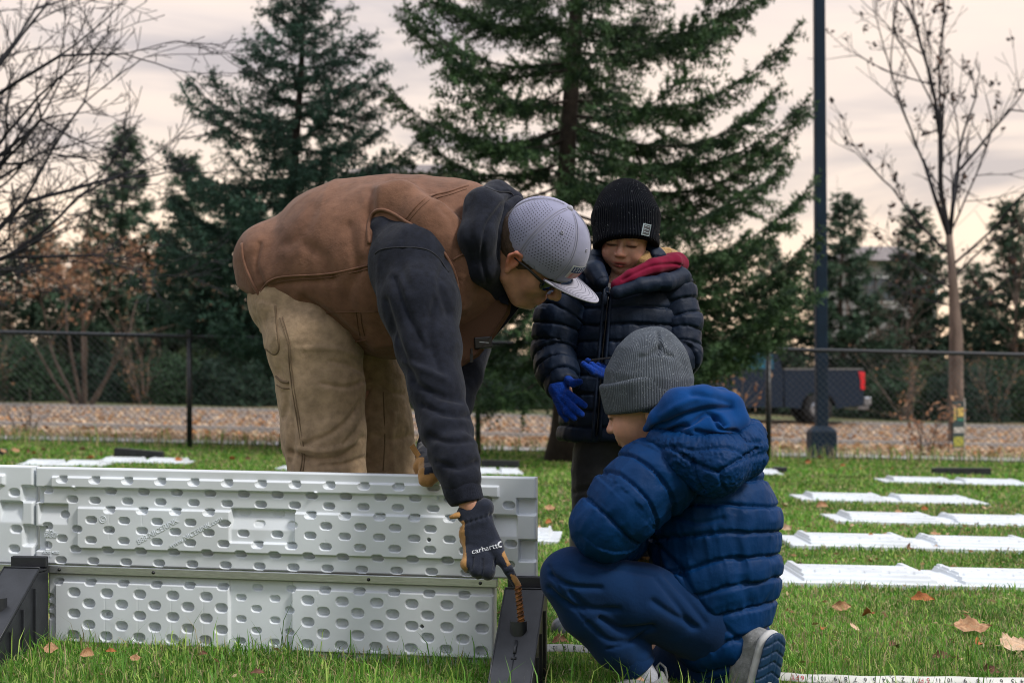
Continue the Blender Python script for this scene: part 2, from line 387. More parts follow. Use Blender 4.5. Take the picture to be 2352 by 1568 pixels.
# ================================================================== the setting
M['soil'] = material('lawn_soil', (.062, .105, .024), .95, var=.35, vscale=3, bump=.5, bscale=40, two=(.085, .095, .034), twoscale=1.3)
M['far_grass'] = material('verge_grass', (.075, .095, .030), .95, var=.4, vscale=2.5, bump=.4, two=(.16, .115, .06), twoscale=.7)
M['asphalt'] = material('asphalt', (.13, .12, .115), .9, var=.25, vscale=2, bump=.4, bscale=80, two=(.24, .17, .12), twoscale=1.4)
M['concrete'] = material('pavement_concrete', (.36, .34, .33), .9, var=.15, vscale=3, bump=.2)
M['straw'] = material('dry_verge', (.34, .235, .145), .95, var=.35, vscale=4, bump=.5, bscale=30, two=(.18, .12, .07), twoscale=2.2)
xs = np.concatenate([[-600, -200, -80, -40, -24], np.arange(-16, 16.1, 1.0), [24, 40, 80, 200, 600]])
def sheet(name, y, dz, mat, x=None, cat=None):
    X, Y = np.meshgrid(xs if x is None else np.asarray(x, float), np.asarray(y, float), indexing='ij'); Z = gz(X, Y)+dz
    V = np.stack([X, Y, Z], -1).reshape(-1, 3); m = len(y); i = (np.arange(X.shape[0]-1)[:, None]*m+np.arange(m-1)[None]).ravel()
    return tag(link(name, mesh(name, V, np.stack([i, i+m, i+m+1, i+1], 1)), mat), kind='structure')
sheet('ground', np.concatenate([[-30, -10], np.arange(0, 40, 1.5), np.arange(40, 50, .7), [55, 60, 70, 90, 120, 200, 400, 900]]), 0, M['soil'])
xr = np.concatenate([[-80, -40, -24], np.arange(-16, 16.1, 1.0), [24, 40, 80]])
sheet('pavement', np.linspace(16.35, 17.6, 3), .012, M['concrete'], xr)
sheet('verge', np.linspace(17.6, 21.0, 5), .016, M['straw'], xr)
sheet('road', np.linspace(21.0, 40.0, 13), .004, M['asphalt'], xr)
sheet('far_verge', np.concatenate([np.linspace(40.0, 50, 14), [55, 60]]), .03, M['far_grass'], xr)
# kerbs
for nm, y0 in (('kerb', 20.9), ('kerb', 40.0)):
    b = MB()
    for x0, x1 in zip(xr[:-1], xr[1:]):
        z0, z1 = gz(x0, y0), gz(x1, y0)
        b.hexa([(x0, y0-.09, z0-.05), (x1, y0-.09, z1-.05), (x1, y0+.09, z1-.05), (x0, y0+.09, z0-.05), (x0, y0-.09, z0+.10), (x1, y0-.09, z1+.10), (x1, y0+.09, z1+.10), (x0, y0+.09, z0+.10)])
    tag(b.obj(nm, M['concrete']), kind='structure')
# ================================================================== trees
M['bark'] = material('bark', (.085, .062, .048), .95, var=.4, vscale=14, bump=.9, bscale=35, stretch=(1, 1, .3))
M['bark_spruce'] = material('spruce_bark', (.034, .025, .020), .95, var=.4, vscale=14, bump=.9, bscale=35); M['bark_pale'] = material('pale_bark', (.15, .11, .09), .95, var=.35, vscale=10, bump=.7, bscale=30, stretch=(1, 1, .3))
M['bark_dark'] = material('dark_twigs', (.018, .018, .024), .95, var=.3, vscale=8)
M['needle'] = leafmat('spruce_needles', .22, .65)
M['dryleaf'] = leafmat('dry_leaves', .3, .7)
rng = np.random.default_rng(11)
def unit(v): return v/(np.linalg.norm(v, axis=-1, keepdims=True)+1e-12)
def needle_cloud(p, t, tone, per=5, ln=.032, wd=.0055, r=None):
    """needles set round twig points p pointing along t"""
    r = r or rng; n = len(p); p = np.repeat(p, per, 0); t = np.repeat(t, per, 0); tone = np.repeat(tone, per, 0)
    q = unit(np.cross(t, r.normal(size=(n*per, 3)))); d = unit(t*r.uniform(.25, .9, (n*per, 1))+q)
    s = unit(np.cross(d, r.normal(size=(n*per, 3))))*wd*.5; l = ln*r.uniform(.7, 1.25, (n*per, 1))
    p = p+t*r.uniform(-.01, .01, (n*per, 1))
    V = np.stack([p-s, p+s, p+d*l], 1).reshape(-1, 3); T = np.arange(3*n*per).reshape(-1, 3)
    c = np.repeat(tone*r.uniform(.7, 1.35, (n*per, 1)), 3, 0)
    return V, T, c
def spruce_meshes(height, reach, nb, seed, lean=(0, 0), z0=.6, base_r=.14, step=.05, per=5, green=(.030, .062, .034), tip=(.060, .105, .050), ln=.032, wd=.0055, dead=.04, droop=1.0, zmax=None, gap=.0, extra=()):
    r = np.random.default_rng(seed); tr = MB(); zz = np.linspace(0, height, 26)
    def ax(z): u = z/height; return np.array((lean[0]*u**.8+.03*math.sin(z*1.7), lean[1]*u+.03*math.cos(z*1.3), z))
    rad = base_r*(1-zz/height)**.85+.006; rad[0] *= 1.45; rad[1] *= 1.1
    tr.tube([ax(z) for z in zz], rad, 10); VV = []; CC = []
    hs = list(z0+(height-z0-.05)*(np.arange(nb)/nb)**1.08)
    az0 = r.uniform(0, 6.28); spec = [(h, az0+i*2.39996+r.normal()*.25, None) for i, h in enumerate(hs)]+[(h, a, l) for h, a, l in extra]
    for h, az, Lx in spec:
        if zmax and h > zmax and r.random() < .45: continue
        if Lx is None and r.random() < gap: continue
        u = h/height; Ln = Lx or reach(h)*r.uniform(.72, 1.12)
        if Ln < .08: continue
        rise = .75*u-.18-.12*r.random(); n = max(6, int(Ln/.12)); s = np.linspace(0, 1, n)
        dirv = np.array((math.cos(az), math.sin(az), 0)); side = np.array((-dirv[1], dirv[0], 0))
        sag = -droop*.22*Ln*(1-u); pts = ax(h)+np.outer(s*Ln, dirv)+np.outer(Ln*rise*s+sag*np.sin(np.pi*s*.8)+.28*Ln*s**3*(1.15-u*.4), (0, 0, 1))
        pts += np.outer(np.cumsum(r.normal(0, .012, n)), side)
        tr.tube(pts, np.linspace(max(.006, .011*Ln**.5), .003, n), 4, cap=False)
        # twig points: the branch's own tip and side sprays
        tw_p, tw_t, tw_c = [], [], []
        def twig(a, d, l, k, cfac):
            m = max(2, int(l/(step*.5))); q = np.linspace(0, 1, m); bend = np.outer(q**2, (0, 0, 1))*l*k
            pp = a+np.outer(q*l, d)+bend; tt = unit(np.gradient(pp, axis=0)); tw_p.append(pp); tw_t.append(tt)
            cc = np.array(green)[None]*(1-q[:, None])+np.array(tip)[None]*q[:, None]; tw_c.append(cc*cfac)
        m0 = max(3, int(Ln/step)); cb = r.uniform(.75, 1.2)
        for j in range(m0):
            f = .12+.86*(j+r.random()*.6)/m0
            if r.random() < .16: continue
            i = min(n-2, int(f*(n-1))); a = pts[i]+(pts[i+1]-pts[i])*(f*(n-1)-i); tg = unit(pts[i+1]-pts[i])
            inner = f < .32
            col = cb*r.uniform(.8, 1.2)
            for sg in (-1, 1):
                l = min(.48, (.13+.46*Ln*.5*(1-f)*(.45+f)+.05))*r.uniform(.6, 1.2)
                if inner: l *= .8
                d = unit(tg*.75+sg*side*r.uniform(.5, 1.0)+np.array((0, 0, r.normal(-.28*droop, .22))))
                twig(a, d, l, r.uniform(-.35, .25), col)
                if l > .16:
                    for q_ in (.35, .65):
                        b2 = a+d*l*q_; twig(b2, unit(d+r.normal(0, .45, 3)+np.array((0, 0, -.5*droop*r.random()))), l*.45, .1, col)
            if r.random() < .55*droop: twig(a, unit(tg*.5+np.array((0, 0, -1.))+r.normal(0, .25, 3)), r.uniform(.08, .22), .1, col*.9)
        twig(pts[-2], unit(pts[-1]-pts[-2]), .16, .25, cb*1.1)
        p = np.vstack(tw_p); t = np.vstack(tw_t); c = np.vstack(tw_c)
        dm = r.random() < dead
        if dm: c = c*.5+np.array((.045, .026, .016))*.7
        V, T, c2 = needle_cloud(p, t, c, per, ln, wd, r); VV.append(V); CC.append(c2)
    V = np.vstack(VV); C = np.vstack(CC)
    return tr.me('trunk', True), mesh('crown', V, np.arange(len(V)).reshape(-1, 3), False, C)
def plant_tree(name, label, cat, x, y, tme, cme, tm, cm, group=None, s=1, rz=0, cname='crown', zoff=-.05):
    o = empty(name, (x, y, float(gz(x, y))+zoff), rz); o.scale = (s, s, s); tag(o, label, cat, group)
    a = link('trunk', tme, tm); a.parent = o
    if cme is not None: b = link(cname, cme, cm); b.parent = o
    return o
# the two big spruces just inside the fence
x1 = P(660, 0, 15.9)[0]
a, b = spruce_meshes(5.75, lambda z: max(.10, min(1.6, (5.85-z)*.48)), 94, 5, lean=(.16, 0), z0=1.25, base_r=.085, step=.06, per=5, green=(.021, .054, .038), tip=(.052, .110, .076), ln=.05, wd=.013, gap=.05,
                      extra=[(3.05, .1, 1.55), (2.2, 3.3, 1.6), (3.0, 3.0, 1.5), (2.55, 3.05, 1.45), (3.6, 3.2, 1.2), (3.75, .0, 1.0), (2.6, -.1, 1.3), (2.0, -.3, 1.5), (1.7, 3.4, 1.5), (1.5, .2, 1.4)])
plant_tree('spruce_tree', 'bluish green spruce tapering to a point behind the bending man', 'tree', x1, 15.9, a, b, M['bark_spruce'], M['needle'])
x2 = P(1286, 0, 13.9)[0]
a, b = spruce_meshes(8.6, lambda z: 1.95*min(1, (8.9-z)/4.3)*min(1, .72+.16*z), 98, 9, lean=(.22, 0), z0=1.05, base_r=.115, step=.062, per=6, green=(.022, .052, .028), tip=(.062, .118, .046), ln=.05, wd=.013, zmax=5.2, gap=.04, dead=.0,
                      extra=[(3.35, .25, 2.3), (2.9, .1, 2.35), (3.6, -.2, 2.2), (2.2, .15, 2.4), (1.75, -.25, 2.3), (1.5, -.35, 2.25), (1.9, -.6, 2.1), (2.5, -.45, 2.2), (1.35, .4, 2.2), (1.7, .1, 2.35), (1.6, -.55, 2.3), (1.55, -.15, 2.4), (2.0, .05, 2.5), (2.3, -.2, 2.45), (2.75, .3, 2.4), (3.15, .0, 2.4), (3.3, 3.2, 1.75), (3.9, 3.0, 1.7), (2.6, 3.3, 1.6), (4.3, 3.3, 1.65), (4.2, .1, 2.1)])
plant_tree('spruce_tree', 'tall wide green spruce standing behind the two boys', 'tree', x2, 13.9, a, b, M['bark_spruce'], M['needle'])

# far spruces: three shared shapes
far_sp = [spruce_meshes(5.0, lambda z: (5.1-z)*.36, 74, 30+k, z0=.2, base_r=.06, step=.10, per=5, ln=.10, wd=.036, green=(.028, .060, .038), tip=(.062, .110, .066), droop=.8) for k in range(3)]
FAR = [  # px, py of top, distance, label
    (282, 285, 47, 'narrow dark spruce with its tip beside the bare branches on the left'),
    (88, 470, 48, 'dark spruce low behind the orange-leaved tree at the left edge'),
    (440, 345, 47, 'slim young spruce tip just left of the big bluish spruce'),
    (395, 520, 47, 'bushy green spruce between the fence post and the orange-leaved tree'),
    (560, 420, 49, 'dark spruce mass behind the lower boughs of the bluish spruce'),
    (880, 470, 48, 'spruce behind the bending man, in front of the brown roof'),
    (1130, 480, 48, 'short spruce filling the gap behind the man and the hooded collar'),
    (1560, 620, 49, 'dark spruce behind the standing boy, above the parked truck'),
    (1770, 560, 47, 'green spruce just left of the lamp pole beyond the road'),
    (1935, 440, 47, 'dark spruce just right of the lamp pole beyond the road'),
    (2105, 470, 50, 'dark rounded spruce left of the young tree with the sign'),
    (2330, 450, 48, 'dark spruce at the right edge of the view beyond the road'),
    (2240, 600, 52, 'distant spruce right behind the young tree trunk'),
    (0, 600, 50, 'spruce filling the gap at the far left edge behind the fence'),
    (200, 560, 51, 'deep green spruce behind the multi-stemmed orange-leaved tree'),
    (700, 560, 52, 'distant dark spruce seen under the bluish spruce'),
    (1350, 600, 52, 'distant dark spruce seen behind the trunk of the wide spruce'),
]
for i, (px, py, Y, lab) in enumerate(FAR):
    q = P(px, py, Y); g0 = float(gz(q[0], Y)); t, c = far_sp[i % 3]; hgt = (q[2]-g0+.05)/5.0
    o = plant_tree('spruce_tree', lab, 'tree', q[0], Y, t, c, M['bark'], M['needle'], 'spruces beyond the road', 1, i*1.3)
    wd_ = hgt*(1.0 if py < 400 else 1.2); o.scale = (wd_, wd_, hgt)

# low evergreen shrubs closing the far verge
def shrub_mesh(seed, w=1.5, h=1.5, n=5200):
    r = np.random.default_rng(seed); d = unit(r.normal(size=(n, 3))); d[:, 2] = np.abs(d[:, 2])*.98; rr = r.uniform(.35, 1, (n, 1))**.45
    lump = .68+.5*fbm(d*2.6+seed, 3, seed)[:, None]; p = d*rr*lump*np.array((w, w, h)); t = unit(d+r.normal(0, .55, (n, 3)))
    shade = (.85+.4*fbm(p*2.2, 2, seed+3))[:, None]; tone = np.array(((.036, .074, .042), (.052, .078, .034), (.028, .058, .044))[seed % 3])*shade+np.array((.022, .034, .012))*(r.random((n, 1))**2)
    V, T, c = needle_cloud(p, t, tone, 5, .16, .04, r)
    st = MB()
    for k in range(5):
        a = k*1.26+seed; st.tube([(0, 0, 0), (.25*math.cos(a), .25*math.sin(a), h*.35), (.5*w*math.cos(a), .5*w*math.sin(a), h*.7)], [.05, .035, .015], 5)
    return st.me('stem', True), mesh('foliage', V, T, False, c)
shr = [shrub_mesh(50+k) for k in range(3)]
SH = [(-60, 46, 1.2), (40, 45, 1.35), (120, 47, 1.25), (300, 46, 1.3), (385, 45, 1.1), (470, 46, 1.3), (560, 45, 1.25), (660, 47, 1.2), (1010, 46, 1.2), (1120, 46, 1.1), (1190, 47, 1.2), (1290, 48, 1.0), (1500, 49, 1.3), (1640, 50, 1.1), (1790, 49, 1.1),
      (1960, 46.5, 1.2), (2040, 45.5, 1.15), (2120, 46, 1.35), (2205, 45, 1.2), (2290, 46, 1.4), (2380, 45.5, 1.3)]
for i, (px, Y, s) in enumerate(SH):
    x = P(px, 0, Y)[0]; t, c = shr[i % 3]
    where = 'left of the bending man' if px < 700 else 'between the man and the standing boy' if px < 1300 else 'behind the parked pickup truck' if px < 1900 else 'to the right of the lamp pole'
    o = plant_tree('evergreen_shrub', 'low dark evergreen shrub across the road, '+where, 'shrub', x, Y, t, c, M['bark'], M['needle'], 'evergreen shrubs '+where, s, i*2.1, 'foliage'); o.children[0].name = 'stem'

# bare broad-leaved trees --------------------------------------------
def branching(starts, seed, depth, ratio=.72, spread=.5, up=.15, wig=.12, r_end=.0035, kids=(2, 3), side=True):
    """starts: (point, direction, length, radius, level). Returns tubes and the twig ends"""
    r = np.random.default_rng(seed); mb = MB(); ends = []; st = [tuple(s) for s in starts]
    while st:
        p, d, l, rad, lv = st.pop(); n = max(4, int(l/.22)) if lv < 2 else 4
        pts = [np.array(p, float)]; d = unit(np.array(d, float))
        for k in range(n):
            d = unit(d+r.normal(0, wig, 3)+np.array((0, 0, up/n))); pts.append(pts[-1]+d*l/n)
        r1 = max(r_end, rad*.62); mb.tube(pts, np.linspace(rad, r1, n+1), 7 if rad > .03 else 4, cap=False)
        ends.append((pts[-1], d, lv))
        if lv >= depth: continue
        for k in range(r.integers(kids[0], kids[1]+1)):
            st.append((pts[-1], d+r.normal(0, spread, 3), l*ratio*r.uniform(.75, 1.15), r1*r.uniform(.6, .95), lv+1))
        if side:
            for k in range(1, n):
                if r.random() < .75: st.append((pts[k], d*.7+r.normal(0, spread*1.3, 3), l*ratio*r.uniform(.35, .8), rad*.42, lv+1+(r.random() < .5)))
    return mb, ends
def leaf_cloud(pts, n_per, size, cols, seed, spread=.12):
    r = np.random.default_rng(seed); p = np.repeat(np.array(pts), n_per, 0); n = len(p); p = p+r.normal(0, spread, (n, 3))
    a = unit(r.normal(size=(n, 3))); b = unit(np.cross(a, r.normal(size=(n, 3)))); c = np.cross(a, b); l = size*r.uniform(.6, 1.3, (n, 1))
    V = np.stack([p-a*l, p+b*l*.55+c*l*.2, p+a*l, p-b*l*.55+c*l*.2], 1).reshape(-1, 3)
    cc = np.array(cols)[r.integers(0, len(cols), n)]*r.uniform(.7, 1.3, (n, 1))
    return mesh('leaves', V, np.arange(4*n).reshape(-1, 4), False, np.repeat(cc, 4, 0))
# bare tree off the left edge: limbs reaching in from the left
Yb = 13.0; X0 = P(-330, 0, Yb)[0]
o = empty('bare_tree', (X0, Yb, float(gz(X0, Yb))-.05)); tag(o, 'bare grey tree whose leafless limbs reach in from the top left corner', 'tree')
org = np.array(o.location); starts = []
A0 = P(-262, 690, Yb); trunk = MB(); trunk.tube([org, org*.5+A0*.5, A0, A0+(.06, 0, .12)], [.19, .145, .125, .08], 10)
for a_, b_, ra in (((-250, 640), (60, 150), .07), ((-240, 660), (230, 250), .065), ((-230, 700), (320, 330), .06), ((-230, 690), (200, 450), .06), ((-240, 600), (-40, -60), .07), ((-250, 600), (130, -80), .06), ((-225, 700), (150, 520), .05)):
    A = P(*a_, Yb); B = P(*b_, Yb+rng.uniform(-.8, .8)); starts.append((A, B-A, np.linalg.norm(B-A)*.55, ra*.6, 0))
    trunk.tube([A0-(0, 0, .05), (A0+A)/2, A], [.085, .07, ra*.8], 7)
mb, en = branching(starts, 3, 5, .68, .34, .04, .07, .0036, (2, 2))
trunk.obj('trunk', M['bark_dark'], o, True); mb.obj('branches', M['bark_dark'], o, True)
# multi-stemmed tree with orange leaves
Ym = 41.0; Xm = P(190, 0, Ym)[0]; o = empty('multi_stem_tree', (Xm, Ym, float(gz(Xm, Ym))-.05)); tag(o, 'multi-stemmed tree with thin orange brown leaves behind the left fence', 'tree'); org = np.array(o.location)
st = []
for dx, dz, ra in ((-.55, 1.5, .13), (-.22, 1.6, .13), (.05, 1.7, .14), (.35, 1.5, .13), (.7, 1.35, .11), (.5, 1.1, .08), (-.75, 1.2, .09)):
    st.append((org+(dx*.25, rng.uniform(-.15, .15), 0), (dx, rng.uniform(-.25, .25), dz), 2.3, ra*.48, 0))
mb, en = branching(st, 8, 4, .68, .45, .12, .06, .012, (2, 2), False); mb.obj('trunk', M['bark'], o, True)
pts = [e[0] for e in en if e[2] >= 2]; pts = [p for p in pts if 2.2 < p[2] < 5.2]
link('leaves', leaf_cloud(pts, 9, .075, [(.34, .18, .10), (.27, .14, .08), (.40, .25, .15), (.20, .11, .07)], 4, .16), M['dryleaf'], o)
# young street tree with the yard sign
Yy = 21.3; Xy = P(2196, 0, Yy)[0]; o = empty('young_tree', (Xy, Yy, float(gz(Xy, Yy))-.03)); tag(o, 'young bare tree with a few dark leaves behind the striped sign', 'tree'); org = np.array(o.location)
tr = MB(); top = P(2180, 540, Yy); mid = P(2196, 770, Yy); tr.tube([org, org*.4+mid*.6, mid, (mid+top)/2+(.01, 0, 0), top], [.125, .108, .10, .07, .05], 12)
st = []
for a_, b_, ra in (((2180, 545), (2120, 330), .030), ((2180, 545), (2205, 340), .034), ((2160, 400), (2155, 20), .03), ((2195, 400), (2330, 260), .024), ((2175, 580), (2040, 440), .022), ((2120, 370), (2030, 170), .022), ((2190, 520), (2290, 330), .02), ((2165, 300), (2160, 60), .022), ((2150, 260), (2080, 60), .018), ((2185, 640), (2290, 560), .018), ((2185, 660), (2080, 600), .018), ((2186, 610), (2330, 470), .02), ((2180, 700), (2070, 690), .015), ((2190, 705), (2290, 660), .016)):
    A = P(*a_, Yy); B = P(*b_, Yy+rng.uniform(-.7, .7)); st.append((A, B-A, np.linalg.norm(B-A), ra, 1))
up_ = MB(); up_.tube([P(2180, 545, Yy), P(2150, 460, Yy), P(2120, 365, Yy-.1)], [.036, .03, .024], 6); up_.tube([P(2180, 545, Yy), P(2160, 430, Yy), P(2158, 300, Yy)], [.045, .035, .025], 6); up_.tube([P(2182, 545, Yy), P(2195, 400, Yy)], [.035, .026], 6); up_.obj('limb', M['bark_dark'], o, True)  # limbs and branches darker than the trunk: silhouette against the sky put into colour
mb, en = branching(st, 21, 4, .60, .36, .18, .06, .0042, (2, 2)); tr.obj('trunk', M['bark_pale'], o, True); mb.obj('branches', M['bark_dark'], o, True)
pts = [e[0] for k, e in enumerate(en) if e[2] >= 2 and (k*7) % 20 < 3]
link('leaves', leaf_cloud(pts, 4, .05, [(.03, .03, .033), (.045, .035, .03), (.09, .05, .035)], 5, .035), M['dryleaf'], o)
# thin leafless saplings and brush behind the fence
def brush(name, label, px, Y, h, n, seed, wide=.5, mat='bark', leaves=0, group='leafless bushes beyond the fence'):
    x = P(px, 0, Y)[0]; o = empty(name, (x, Y, float(gz(x, Y))-.03)); tag(o, label, 'bush', group); org = np.array(o.location); r = np.random.default_rng(seed)
    st = [(org+(r.normal(0, .08), r.normal(0, .08), 0), (r.normal(0, wide), r.normal(0, wide), 1), h*r.uniform(.45, .7), .012*h**.5, 1) for _ in range(n)]
    mb, en = branching(st, seed, 3, .6, .4, .15, .08, .003, (1, 2)); mb.obj('stems', M[mat], o, True)
    if leaves: link('leaves', leaf_cloud([e[0] for e in en], leaves, .045, [(.38, .2, .11), (.3, .15, .08), (.45, .28, .17)], seed, .05), M['dryleaf'], o)
brush('leafless_bush', 'pinkish leafless bush behind the fence post near the crouching boy', 1650, 17.9, 1.0, 9, 61, .45, 'bark_pale', 1)
brush('leafless_bush', 'thin brown weed bush just left of the striped sign', 2130, 17.9, .75, 7, 62, .35, 'bark_pale', 1)
brush('leafless_bush', 'tangled leafless bush behind the young tree on the far verge', 2330, 50, 4.8, 12, 63, .5, 'bark_pale', 1)
brush('leafless_bush', 'tall brown brush between lamp pole and young tree on the far verge', 2060, 50, 4.8, 12, 64, .5, 'bark_pale', 1)
brush('leafless_bush', 'brown brush beside the pickup truck cab beyond the road', 1830, 51, 3.8, 10, 65, .4, 'bark_pale', 1)
brush('leafless_bush', 'low brown brush at the foot of the left fence', 60, 18.0, .5, 8, 66, .5, 'bark_pale', 0)
brush('leafless_bush', 'tall fine-twigged leafless tree between lamp pole and right edge', 2010, 48, 7.6, 5, 67, .22, 'bark_pale', 0)
brush('leafless_bush', 'fine-twigged leafless tree at the right edge', 2300, 48, 8.6, 5, 68, .25, 'bark_pale', 0)
brush('leafless_bush', 'brown leafless bush in front of the shrubs near the left fence post', 330, 43.5, 2.6, 9, 71, .5, 'bark_pale', 1)
brush('leafless_bush', 'brown leafless bush right of the parked pickup truck tail', 2080, 43.5, 2.4, 9, 72, .5, 'bark_pale', 1)
brush('leafless_bush', 'brown leafless bush behind the right part of the fence, past the sign', 2290, 43.5, 2.8, 9, 73, .5, 'bark_pale', 1)
brush('leafless_bush', 'greyish leafless bush low at the far left behind the fence', -10, 43.5, 2.4, 9, 74, .5, 'bark_pale', 1)
# ================================================================== fence, pole, truck, sign, houses
M['black_vinyl'] = material('black_vinyl', (.012, .014, .018), .45, var=.2, vscale=20)
M['wire'] = material('coated_wire', (.055, .062, .072), .5); M['pole_paint'] = material('pole_paint', (.006, .018, .036), .6, var=.15, vscale=6, bump=.05, spec=.2)
Yf = 15.2; FX = [P(px, 0, Yf)[0] for px in (-895, -230, 435, 1098, 1765, 2430, 3095)]
fe = empty('chain_link_fence', (FX[2], Yf, float(gz(FX[2], Yf)))); tag(fe, 'black chain link fence with a top rail running behind the lawn', 'fence')
for x in FX:
    z = float(gz(x, Yf)); b = MB(); b.tube([(x, Yf, z-.1), (x, Yf, z+1.22)], .030, 10); b.lathe([(.0, .06), (.02, .055), (.034, .03), (.036, 0), (.034, -.03)], 10, (x, Yf, z+1.22)); b.obj('post', M['black_vinyl'], fe, True)
b = MB(); b.tube([(x, Yf, float(gz(x, Yf))+1.20) for x in FX], .0215, 8); b.obj('top_rail', M['black_vinyl'], fe, True)
b = MB(); b.tube([(x, Yf-.02, float(gz(x, Yf))+.06) for x in FX], .004, 4); b.obj('tension_wire', M['black_vinyl'], fe, True)
# the woven wires, bent zigzag, each as a thin three-sided strand
pit = .036; nx = int((FX[-2]-FX[1])/pit); hz = np.arange(0, 1.14/pit+1); i = np.arange(nx)
zz = .05+hz*pit; xx = FX[1]+i[:, None]*pit+((hz.astype(int)[None]+i[:, None]) % 2)*pit
yy = np.full_like(xx, Yf-.026)+.003*(((hz.astype(int)[None]+i[:, None]) % 2)*2-1); Z = zz[None]+gz(xx, yy); cen = np.stack([xx, yy, Z], -1)
rw = .0028; offs = np.array([(0, -1, .2), (.87, .5, .2), (-.87, .5, -.2)])*rw; Vw = cen[:, :, None]+offs[None, None]; K = len(hz); Vw = Vw.reshape(-1, 3)
base = (i[:, None]*K+np.arange(K-1)[None])*3; Qw = np.vstack([np.stack([base+a_, base+b_, base+3+b_, base+3+a_], -1).reshape(-1, 4) for a_, b_ in ((0, 1), (1, 2), (2, 0))])
link('wire_mesh', mesh('wire_mesh', Vw, Qw), M['wire'], fe)
# lamp pole: square tapering shaft on a square base
Yp = 16.75; xp = P(1887, 0, Yp)[0]; zp = float(gz(xp, Yp)); o = empty('lamp_pole', (xp, Yp, zp)); tag(o, 'dark blue steel lamp pole on a square base behind the fence', 'lamp pole')
b = MB(); hw, ht = .070, .055
b.hexa([(xp-hw, Yp-hw, zp+.3), (xp+hw, Yp-hw, zp+.3), (xp+hw, Yp+hw, zp+.3), (xp-hw, Yp+hw, zp+.3), (xp-.05-ht, Yp-ht, zp+9), (xp-.05+ht, Yp-ht, zp+9), (xp-.05+ht, Yp+ht, zp+9), (xp-.05-ht, Yp+ht, zp+9)])
b.obj('shaft', M['pole_paint'], o, bevel=.012)
b = MB(); b.box((xp, Yp, zp+.14), (.30, .30, .32)); b.hexa([(xp-.15, Yp-.15, zp+.303), (xp+.15, Yp-.15, zp+.303), (xp+.15, Yp+.15, zp+.303), (xp-.15, Yp+.15, zp+.303), (xp-.085, Yp-.085, zp+.37), (xp+.085, Yp-.085, zp+.37), (xp+.085, Yp+.085, zp+.37), (xp-.085, Yp+.085, zp+.37)])
b.obj('base_cover', M['pole_paint'], o, bevel=.008)
b = MB(); b.box((xp-.05, Yp-.5, zp+9.0), (.3, .75, .14)); b.obj('lamp_head', M['pole_paint'], o, bevel=.03)
# pickup truck parked on the far side of the road, seen from its side
M['truck_paint'] = material('truck_paint', (.008, .020, .042), .35, var=.1, spec=.3, coat=.15)
M['truck_glass'] = material('truck_glass', (.015, .12, .20), .15, spec=.5); M['tyre'] = material('tyre_rubber', (.012, .012, .013), .85)
M['tail_red'] = material('tail_lamp', (.75, .02, .03), .3); M['chrome'] = material('chrome', (.42, .44, .48), .3, metal=.9)
Yt = 38.0; xt = P(1985, 0, Yt)[0]; gt = float(gz(xt-2.5, Yt))+.01
tk = empty('pickup_truck', (xt-2.9, Yt+1, gt)); tag(tk, 'dark blue crew cab pickup truck parked across the road', 'truck')
Lb = 5.75; y0, y1 = Yt, Yt+1.95
def tx(u): return xt-u          # u metres forward of the tailgate
def arch(c, r_, n=12, z=.42): return [(tx(c)+r_*math.cos(a_), gt+z+r_*math.sin(a_)) for a_ in np.linspace(0, math.pi, n)]
rim0 = [(tx(0), gt+.55), (tx(0), gt+1.42), (tx(.05), gt+1.45), (tx(2.15), gt+1.45), (tx(2.17), gt+.5), ]
bed = [(tx(0.02), gt+.55), (tx(.0), gt+1.40), (tx(.06), gt+1.46), (tx(2.12), gt+1.46), (tx(2.12), gt+.48), (tx(1.72), gt+.48)]+arch(1.22, .47)[::-1][0:0]
ar = [(tx(1.22)+.47*math.cos(a_), gt+.42+.47*math.sin(a_)) for a_ in np.linspace(math.pi, 0, 12)]
bedp = [(tx(2.12), gt+.46)]+ar+[(tx(.02), gt+.52), (tx(0), gt+1.40), (tx(.06), gt+1.46), (tx(2.12), gt+1.46)]
def extr(poly, ya, yb):
    from mathutils.geometry import tessellate_polygon
    b_ = MB(); n = len(poly); A = np.array(poly); V = np.vstack([np.insert(A, 1, ya, 1), np.insert(A, 1, yb, 1)]); k = np.arange(n); j = (k+1) % n
    T = np.array(tessellate_polygon([[Vector((p[0], p[1], 0)) for p in poly]])); b_.add(V, np.stack([k, j, j+n, k+n], 1), np.vstack([T, T+n])); return b_
extr(bedp, y0, y0+.06).obj('bed_side', M['truck_paint'], tk, bevel=.01); extr(bedp, y1-.06, y1).obj('bed_side', M['truck_paint'], tk, bevel=.01)
b = MB(); b.box((tx(.04), (y0+y1)/2, gt+.98), (.08, 1.80, .80)); b.obj('tailgate', M['truck_paint'], tk, bevel=.01)
b = MB(); b.box((tx(1.08), (y0+y1)/2, gt+.72), (2.0, 1.8, .08)); b.obj('bed_floor', M['tyre'], tk)
b = MB(); b.box((tx(1.08), y0+.03, gt+1.475), (2.1, .09, .03)); b.obj('bed_rail', M['chrome'], tk)
cab = [(tx(2.16), gt+.46), (tx(2.16), gt+1.42), (tx(2.3), gt+1.88), (tx(2.5), gt+1.95), (tx(3.7), gt+1.95), (tx(4.35), gt+1.45), (tx(5.6), gt+1.30), (tx(5.75), gt+1.1), (tx(5.75), gt+.5), (tx(5.35), gt+.46)]+[(tx(4.86)-.47*math.cos(a_), gt+.42+.47*math.sin(a_)) for a_ in np.linspace(0, math.pi, 12)]+[(tx(4.2), gt+.46)]
extr(cab, y0, y1).obj('cab', M['truck_paint'], tk, bevel=.03)
